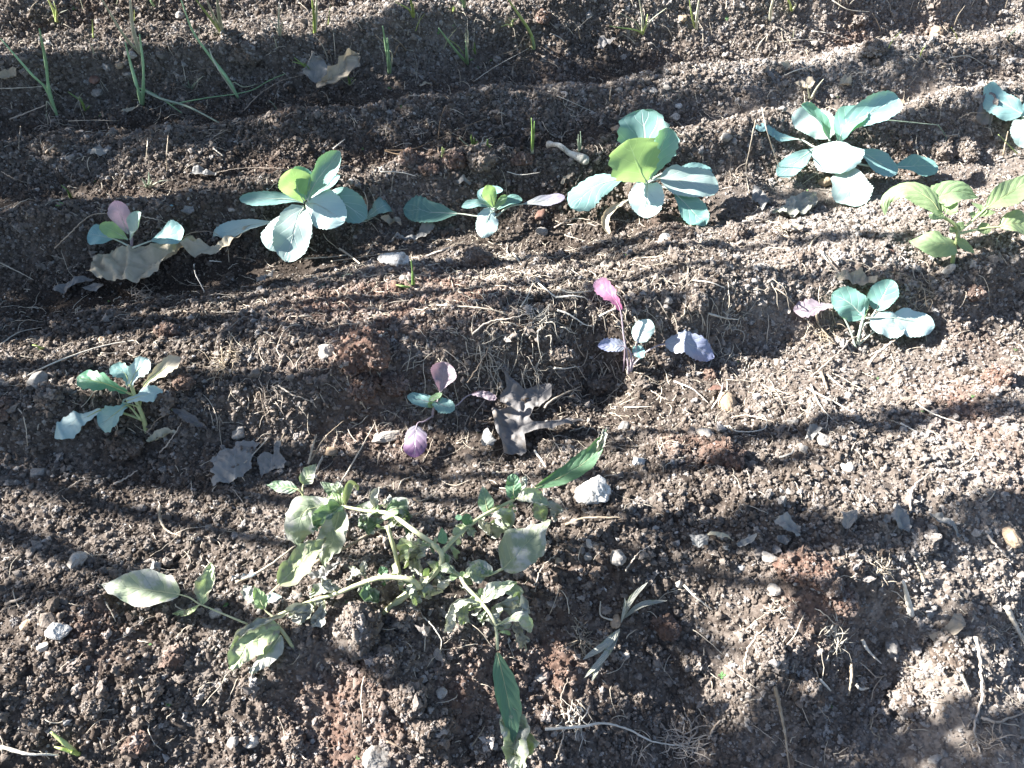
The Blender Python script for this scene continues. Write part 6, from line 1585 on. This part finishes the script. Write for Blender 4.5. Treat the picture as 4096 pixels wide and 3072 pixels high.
    ('straw', 'z3', [(1085, 1555, .4), (1195, 1580, .4)], 2.2, 'straw_pale', 'flat white flake of straw on the lit bed', 'straw'),
    ('straw', 'z3', [(1000, 0, .6), (1100, 60, .8), (1240, 75, .5)], 1.6, 'straw_pale', 'white forked straw on the far sunny bed', 'straw'),
    ('straw', 'z3', [(670, 265, .5), (850, 250, .7), (950, 265, .5)], 1.4, 'straw_pale', 'thin white straw along the far ridge', 'straw'),
    ('straw', 'z3', [(870, 195, .5), (1000, 215, .7), (1140, 260, .5)], 1.5, 'straw_pale', 'curved white straw on the far ridge', 'straw'),
    ('straw', 'z3', [(1740, 365, .5), (1860, 355, .7), (1960, 410, .4)], 1.6, 'straw_pale', 'white bent straw on the far right bed', 'straw'),
    ('straw', 'z3', [(700, 475, .5), (770, 445, .8), (870, 420, .5)], 1.3, 'straw_pale', 'white straw beside the leaf flake under the far bank', 'straw'),
    ('straw', 'z2', [(1500, 195, .6), (1560, 140, 1.2), (1610, 100, 1.4)], 1.2, 'straw', 'straw leaning on the far sunlit bank', 'straw'),
    ('straw', 'z2', [(1720, 650, 0), (1725, 580, 2), (1740, 515, 3.4)], 1.6, 'straw', 'upright flat straw on the far bank', 'straw'),
    ('straw', 'z2', [(275, 1085, .5), (400, 1090, .8), (500, 1115, .5)], 1.2, 'straw_pale', 'white root along the furrow lip', 'straw'),
    ('straw', 'z2', [(1070, 1085, .4), (1160, 1105, .6), (1280, 1090, .5)], 1.0, 'straw_pale', 'fine white root left of the bone', 'straw'),
    ('root', 'z2', [(1370, 1440, .4), (1480, 1385, .8), (1600, 1390, .4)], 2.0, 'root', 'thick brown root below the large cabbage', 'root'),
    ('straw', 'z2', [(560, 1620, .4), (640, 1590, .7), (720, 1560, .4)], 2.0, 'straw_pale', 'white stick below the papery strip', 'straw'),
    ('straw', 'zb', [(1535, 1225, 1.6), (1700, 1340, 1.2), (1960, 1570, .4)], 2.0, 'straw', 'brown straw slanting down in front of the large cabbage', 'straw'),
    ('straw', 'zb', [(1160, 1340, .6), (1400, 1325, .8), (1620, 1305, .6)], 1.4, 'straw_pale', 'pale straw lying below the large cabbage', 'straw'),
    ('straw', 'zb', [(1450, 1370, .6), (1750, 1330, .8), (2050, 1280, .6)], 1.5, 'straw', 'brown straw lying behind the slanting one', 'straw'),
    ('straw', 'zb', [(1310, 1655, .5), (1500, 1560, .8), (1680, 1500, .6)], 1.6, 'grass_grey', 'grey-green dry blade beside the slanting straw', 'straw'),
]
for nm, w, pts, rm, mt, lab, cat in ST:
    strand(nm, w, pts, rm * .82, mt, lab, cat, wob=.9 if mt == 'root' else .35)


# tangles of fine roots, each one thing
def root_tangle(w, x, y, spread, n, label, mat='root', seed=0):
    p0 = at(*pp(w, x, y))
    k = ZW[w][2] * pxm(p0)
    rs = random.Random(seed)
    V, F = [], []
    for i in range(n):
        a = rs.uniform(0, 6.283)
        q = Vector((p0.x + rs.gauss(0, .25) * spread * k, p0.y + rs.gauss(0, .25) * spread * k, 0))
        q.z = gl(q.x, q.y) + rs.uniform(.001, .006)
        path = [q]
        d = Vector((math.cos(a), math.sin(a), rs.uniform(-.1, .5)))
        ln = rs.uniform(.4, 1.1) * spread * k
        for s_ in range(7):
            d = (d + Vector((rs.gauss(0, .26), rs.gauss(0, .26), rs.gauss(-.05, .2)))).normalized()
            q = path[-1] + d * ln / 7
            g = gl(q.x, q.y)
            q.z = max(q.z, g + .0008); q.z = min(q.z, g + .016)
            path.append(q)
        r0 = rs.uniform(.00035, .0009)
        tube_geo(path, [r0 * (1 - .09 * j) for j in range(8)], 4, V, F)
    o = mesh_obj('root_tangle', V, F, M[mat])
    tag(o, label, 'roots')


for i, (w, x, y, s, n, lab, mt) in enumerate([
        ('z4', 1440, 740, 170, 46, 'upturned tuft of grass roots on the near bank', 'straw'), ('z4', 1730, 950, 130, 30, 'fine pale roots hanging on the shaded bank', 'root'), ('z4', 900, 300, 150, 26, 'fine roots spilling below the big dry leaf', 'root'),
        ('z2', 900, 960, 110, 40, 'matted white rootlets crowning the clod on the furrow lip', 'straw_pale'), ('z2', 1490, 730, 90, 20, 'bundle of short brown roots on the shaded ridge', 'root'), ('z2', 490, 850, 90, 22, 'grey rootlets on the shaded ridge', 'root'),
        ('z2', 1380, 620, 120, 26, 'grey dry moss-like rootlets under the white straw', 'root'), ('z5', 950, 720, 180, 40, 'fine branching roots hanging on the holed bank', 'straw'), ('z5', 1310, 480, 150, 36, 'mat of pale roots above the hole', 'straw_pale'), ('z5', 1250, 790, 100, 22, 'roots dangling left of the hole', 'straw'),
        ('z5', 1100, 60, 110, 30, 'pale rootlets at the foot of the thin cabbage', 'straw_pale'), ('z6', 350, 480, 120, 26, 'pale rootlets left of the pale pink leaf stalk', 'straw_pale'), ('z6', 930, 560, 120, 26, 'dry fibres beneath the right seedling', 'straw'), ('z6', 1560, 250, 150, 40, 'fringe of fine roots along the shaded lip at the right', 'straw'),
        ('z6', 640, 930, 110, 24, 'tuft of dry fibres on the sunny bed', 'straw'), ('z9', 1290, 430, 120, 46, 'grey mossy root tuft right of the lit mound', 'straw'), ('z9', 1020, 860, 130, 46, 'pale straw-like root tuft below the lit mound', 'straw_pale'), ('z9', 640, 680, 80, 24, 'small pale root tuft left of the mound', 'straw_pale'),
        ('z9', 60, 1500, 190, 60, 'wide mat of grey roots in the shaded near furrow', 'root'), ('z9', 2160, 800, 140, 40, 'frayed root mass at the right edge of the near bed', 'straw_pale'), ('z9', 1260, 1410, 110, 24, 'rootlets at the rim of the dark furrow', 'straw'), ('z9', 1950, 1480, 150, 26, 'rootlets trailing into the right furrow', 'root'),
        ('z8', 1500, 1380, 130, 36, 'pale rootlets around the long white root', 'straw_pale'), ('z8', 1530, 870, 120, 36, 'grey mossy rootlets behind the flat grass clump', 'straw'), ('z8', 1900, 1560, 90, 20, 'rootlets below the long white root', 'root'), ('z7', 1880, 1570, 90, 20, 'rootlets right of the shell bits', 'root'),
        ('z3', 390, 1130, 110, 26, 'roots hanging down between two large cabbages', 'root'), ('z3', 1690, 960, 90, 34, 'white rootlets wrapping the paired clods', 'straw_pale'), ('z3', 1840, 960, 80, 34, 'white rootlets on the second of the paired clods', 'straw_pale'), ('z1', 1250, 545, 110, 22, 'tangled dry fibres between the onions', 'root'),
        ('z1', 1350, 880, 120, 20, 'thin roots on the dark ridge', 'root'), ('z1', 330, 850, 130, 24, 'grey rootlets on the dark left ridge', 'root'), ('z2', 1150, 430, 130, 26, 'grey dry fibres on the far shaded ridge', 'root'), ('z2', 480, 480, 110, 22, 'white fibres in the far furrow', 'straw_pale')]):
    root_tangle(w, x, y, s, n, lab, mt, 500 + i)

# uncountable chaff and fine fibres scattered over the soil
V, F = [], []
rs = random.Random(5)
cnt = 0
while cnt < 6500:
    y = -.03 + 2.3 * rs.random() ** .95
    hw = .12 + .68 * (y * CP + CAM_H * SP)
    x = rs.uniform(-hw, hw)
    if rs.random() > hw / 1.6 + .25:
        continue
    if cnt % 4 == 0: x, y = rs.gauss(.02, .22), rs.gauss(.78, .12)
    cnt += 1
    a = rs.uniform(0, 6.283)
    ln = rs.choice((.006, .01, .014, .02, .03, .045)) * rs.uniform(.7, 1.2)
    n = 4 if ln < .012 else 7
    cur = rs.gauss(0, .13)
    pts = []
    for k in range(n):
        pts.append((x, y)); x += math.cos(a) * ln / n; y += math.sin(a) * ln / n; a += cur + rs.gauss(0, .16)
    g = ground_full(np.array([p[0] for p in pts]), np.array([p[1] for p in pts]))
    rs0 = rs.uniform(-.0012, .0022)
    top = [max(g[max(0, i - 1):i + 2]) for i in range(n)]
    path = [Vector((p[0], p[1], top[i] + rs0 + .003 * math.sin(3 * i / n) * rs.random())) for i, p in enumerate(pts)]
    r0 = rs.uniform(.00025, .0007) * (1 + .3 * y)
    tube_geo(path, [r0 * (1 - .5 * i / n) for i in range(n)], 4, V, F)
chaff = mesh_obj('chaff', V, F, M['straw'])
tag(chaff, 'fine straw chaff and root fibres scattered over the soil', 'chaff', None, 'stuff')

# ------------------------------------------------------------------ made-up leafy tree out of view, clumps placed to cast the shade bands
SHADE = [  # outline on the ground (picture position), distance back along the sun's ray, leaf cover
    ([(-90, 78), (90, 80), (160, 76), (330, 76), (420, 66), (470, 58), (520, 58), (560, 62), (600, 72), (640, 66), (700, 68), (660, 95), (610, 125), (590, 150), (480, 150), (420, 155), (340, 150), (260, 150), (190, 150), (120, 158), (110, 185), (60, 195), (-90, 205)], 2.0, 2.3),
    ([(-90, 205), (60, 195), (130, 200), (250, 205), (195, 250), (215, 272), (270, 288), (190, 305), (70, 335), (-90, 360)], 1.8, 2.4),
    ([(150, 322), (420, 335), (600, 322), (600, 342), (420, 354), (200, 345)], 1.6, 1.6),
    ([(-60, 466), (120, 458), (220, 446), (300, 452), (310, 474), (260, 492), (100, 482), (-60, 494)], 1.9, 2.3),
    ([(260, 452), (420, 462), (640, 440), (640, 450), (420, 474), (260, 470)], 1.9, 1.2),
    ([(-60, 590), (60, 588), (95, 592), (95, 606), (-60, 624)], 1.7, 2.2),
    ([(772, 190), (840, 198), (832, 220), (776, 220)], 1.5, 2.0),
    ([(555, 138), (640, 112), (720, 92), (650, 146), (560, 165)], 1.7, 2.0),
    ([(655, 532), (760, 515), (900, 520), (1050, 500), (1050, 545), (900, 556), (780, 562), (690, 552)], 1.6, 2.6),
    ([(560, 592), (640, 600), (720, 630), (730, 655), (640, 640), (560, 622)], 1.4, 1.5),
    ([(640, 716), (760, 706), (860, 724), (960, 712), (1100, 716), (1100, 815), (640, 815)], 1.4, 2.8),
    ([(850, 282), (1050, 266), (1050, 306), (900, 318)], 1.6, 2.0),
    ([(730, 436), (860, 418), (1050, 398), (1050, 414), (880, 436), (740, 448)], 1.7, 1.9),
    ([(830, 92), (930, 68), (1050, 40), (1050, 56), (930, 84), (840, 104)], 1.8, 1.6),
    ([(870, 128), (960, 112), (1040, 120), (1040, 150), (900, 152)], 1.5, 1.8),
]
def band(pts, w, dist, cover):
    return ([(x, y - w / 2) for x, y in pts] + [(x, y + w / 2) for x, y in reversed(pts)], dist, cover)


SHADE += [band([(215, 290), (330, 284), (420, 272), (600, 252), (700, 240)], 9, 1.6, 2.0), band([(560, 266), (760, 252), (920, 240)], 7, 1.6, 1.8),
          band([(520, 160), (620, 132), (720, 106), (800, 80), (900, 58)], 12, 1.7, 2.0), band([(480, 306), (600, 300), (720, 318)], 9, 1.5, 1.8),
          band([(330, 411), (470, 404), (560, 396)], 9, 1.6, 1.7), band([(560, 480), (700, 470), (860, 462)], 6, 1.6, 1.6), band([(880, 640), (960, 632), (1040, 640)], 14, 1.4, 1.8)]
tree = empty('added_shade_tree', (-2.75, .95, gl(-2.75, .95)))
tag(tree, 'added leafy tree out of view, its clumps shaped to shade the beds', 'tree')
rs = random.Random(11)
Vl, Fl, Ul = [], [], []
limbs = []


def shade_area(poly):
    W_ = [tuple(at(*p))[:2] for p in poly]
    return abs(sum(W_[i][0] * W_[(i + 1) % len(W_)][1] - W_[(i + 1) % len(W_)][0] * W_[i][1] for i in range(len(W_)))) / 2, W_


for poly, dist, cover in SHADE:
    ar, W_ = shade_area(poly)
    lr = .014
    n = int(ar * math.sin(SUN_EL) * cover / (lr * lr * 1.1))
    xs = [p[0] for p in W_]; ys = [p[1] for p in W_]
    k = 0
    tot = Vector((0, 0, 0))
    while k < n:
        x, y = rs.uniform(min(xs), max(xs)), rs.uniform(min(ys), max(ys))
        c = False
        j = len(W_) - 1
        for i in range(len(W_)):
            if (W_[i][1] > y) != (W_[j][1] > y) and x < (W_[j][0] - W_[i][0]) * (y - W_[i][1]) / (W_[j][1] - W_[i][1]) + W_[i][0]: c = not c
            j = i
        if not c: continue
        k += 1
        p = Vector((x, y, float(ground_low(x, y)))) - L * (dist + rs.uniform(-.12, .12))
        tot += p
        nn = Vector((rs.gauss(0, 1), rs.gauss(0, 1), rs.gauss(0, 1))).normalized()
        a = nn.orthogonal().normalized(); b = nn.cross(a)
        s_ = lr * rs.uniform(.7, 1.4)
        b0 = len(Vl)
        Vl += [p - a * s_ * 1.5, p - b * s_ * .8, p + a * s_ * 1.5, p + b * s_ * .8]
        Ul += [(.5, 0), (0, .5), (.5, 1), (1, .5)]
        Fl.append((b0, b0 + 1, b0 + 2, b0 + 3))
    # a limb along the clump's long axis
    i0 = min(range(len(W_)), key=lambda i: W_[i][0]); i1 = max(range(len(W_)), key=lambda i: W_[i][0])
    limbs.append([Vector((W_[i0][0], W_[i0][1], 0)) * .9 + Vector((W_[i1][0], W_[i1][1], 0)) * .1 - L * dist, tot / max(n, 1), Vector((W_[i1][0], W_[i1][1], 0)) * .9 + Vector((W_[i0][0], W_[i0][1], 0)) * .1 - L * dist])
mesh_obj('crown', Vl, Fl, M['tree_leaf'], tree, False, Ul)
tb = tree.location
fork = Vector((-2.7, .93, .75))
V, F = tube_geo(smooth_path([Vector((tb.x, tb.y, tb.z - .08)), Vector((-2.77, .96, .35)), fork], 14), [.075 - .0018 * i for i in range(14)], 12)
mesh_obj('trunk', V, F, M['bark'], tree)
for a, c, b in limbs:
    mid_ = fork.lerp(a, .5) + Vector((0, 0, .05))
    path = smooth_path([fork, mid_, a, c, b], 26)
    V, F = tube_geo(path, [.026 * (1 - .86 * (i / 25) ** .7) for i in range(26)], 8)
    mesh_obj('limb', V, F, M['bark'], tree)
print('tree leaves', len(Fl))

# ------------------------------------------------------------------ loose crumbs of earth lying all over the beds (uncountable)
src = bpy.data.collections.new('crumb_shapes')
N_VAR = 10
for k in range(N_VAR):
    v, f = lump(3 if k < 6 else 2, 40 + k, ((1.3, .55), (2.8, .65), (5.5, .5), (9, .25)), facet=5 if k % 2 == 0 else 0)
    v = v * np.array([1, .8 + .05 * (k % 4), .68 + .06 * (k % 3)])
    cm = bpy.data.meshes.new('crumb_shape')
    cm.from_pydata(v.tolist(), [], f)
    cm.polygons.foreach_set('use_smooth', np.full(len(cm.polygons), k % 2 == 0, bool))
    cm.materials.append(M['crumb'])
    src.objects.link(bpy.data.objects.new('crumb_shape', cm))


def crumb_points(n, thin=1.0):
    y = -.05 + 2.9 * RNG.random(n) ** .92
    hw = .36 + .69 * (y * CP + CAM_H * SP)
    x = (RNG.random(n) * 2 - 1) * hw
    keep = RNG.random(n) < hw / 2.0
    x, y = x[keep], y[keep]
    r = roughness(x, y)
    cl = .42 + .58 * sstep(-.35, .35, perlin(x * 13, y * 13, 21) + .5 * perlin(x * 40, y * 40, 22)) if thin == 1 else .6
    keep = RNG.random(len(x)) < np.clip(r * cl + .06, 0, 1) * thin
    return x[keep], y[keep]


cx, cy = crumb_points(1300000)
n_mid = len(cx)
fx, fy = crumb_points(1500000, .5)
cx = np.concatenate([cx, fx]); cy = np.concatenate([cy, fy])
# crumbs also cling to the clods
ex, ey, ez, er = [], [], [], []
for pts_, red_ in CLOD_PTS:
    n_ = min(len(pts_), 260)
    sel = pts_[RNG.choice(len(pts_), n_, replace=False)]
    ex.append(sel[:, 0]); ey.append(sel[:, 1]); ez.append(sel[:, 2]); er.append(np.full(n_, red_))
n0 = len(cx)
cx = np.concatenate([cx] + ex); cy = np.concatenate([cy] + ey)
nC = len(cx)
rad = .00115 + .00078 * RNG.pareto(2.35, nC)
rad = np.where(rad > .0052, RNG.uniform(.0012, .0036, nC), rad)
rad[n_mid:n0] = RNG.uniform(.0005, .00115, n0 - n_mid)
rad = rad * (1 + .22 * np.clip(cy, 0, 2))
rad = rad * np.clip(.55 + .5 * roughness(cx, cy), .5, 1.1)
cz = ground_full(cx, cy) + rad * RNG.uniform(-.35, .6, nC)
cz[n0:] = np.concatenate(ez) + rad[n0:] * .1
redv = red_at(cx, cy)
redv[n0:] = np.maximum(redv[n0:] * .5, np.concatenate(er))
tint = np.clip(.30 + .52 * dry_lit_at(cx, cy) + RNG.normal(0, .16, nC), .03, .93)
pale = (RNG.random(nC) < .02 + .03 * sstep(.1, .7, cx)) & (rad < .0028)
tint[pale] = RNG.uniform(.9, 1, pale.sum())
pm = bpy.data.meshes.new('soil_crumbs')
pm.vertices.add(nC)
pm.vertices.foreach_set('co', np.stack([cx, cy, cz], 1).astype(np.float32).ravel())
for nm, arr in (('tint', tint), ('red', redv * RNG.uniform(.5, 1, nC) * (~pale))):
    a = pm.attributes.new(nm, 'FLOAT', 'POINT'); a.data.foreach_set('value', arr.astype(np.float32))
a = pm.attributes.new('scl', 'FLOAT', 'POINT'); a.data.foreach_set('value', rad.astype(np.float32))
a = pm.attributes.new('rot', 'FLOAT_VECTOR', 'POINT')
rot = np.stack([RNG.normal(0, .6, nC), RNG.normal(0, .6, nC), RNG.random(nC) * 6.283], 1)
a.data.foreach_set('vector', rot.astype(np.float32).ravel())
a = pm.attributes.new('pick', 'INT', 'POINT'); a.data.foreach_set('value', RNG.integers(0, N_VAR, nC).astype(np.int32))
pm.update()
crumbs = bpy.data.objects.new('soil_crumbs', pm)
COL.objects.link(crumbs)
tag(crumbs, 'loose crumbs of dry brown earth strewn over the beds', 'soil', None, 'stuff')
gt = bpy.data.node_groups.new('strew_crumbs', 'GeometryNodeTree')
gt.interface.new_socket('Geometry', in_out='INPUT', socket_type='NodeSocketGeometry')
gt.interface.new_socket('Geometry', in_out='OUTPUT', socket_type='NodeSocketGeometry')
gi, go = gt.nodes.new('NodeGroupInput'), gt.nodes.new('NodeGroupOutput')
ip = gt.nodes.new('GeometryNodeInstanceOnPoints')
ci = gt.nodes.new('GeometryNodeCollectionInfo')
ci.inputs['Collection'].default_value = src
ci.inputs['Separate Children'].default_value = True
ci.inputs['Reset Children'].default_value = True


def named(nm, ty):
    o = gt.nodes.new('GeometryNodeInputNamedAttribute')
    o.data_type = ty
    o.inputs['Name'].default_value = nm
    return next(s for s in o.outputs if s.enabled and s.name == 'Attribute')


gt.links.new(gi.outputs[0], ip.inputs['Points'])
gt.links.new(ci.outputs[0], ip.inputs['Instance'])
ip.inputs['Pick Instance'].default_value = True
gt.links.new(named('pick', 'INT'), ip.inputs['Instance Index'])
e2r = gt.nodes.new('FunctionNodeEulerToRotation')
gt.links.new(named('rot', 'FLOAT_VECTOR'), e2r.inputs[0])
gt.links.new(e2r.outputs[0], ip.inputs['Rotation'])
gt.links.new(named('scl', 'FLOAT'), ip.inputs['Scale'])
gt.links.new(ip.outputs[0], go.inputs[0])
crumbs.modifiers.new('strew', 'NODES').node_group = gt
print('crumbs', nC)
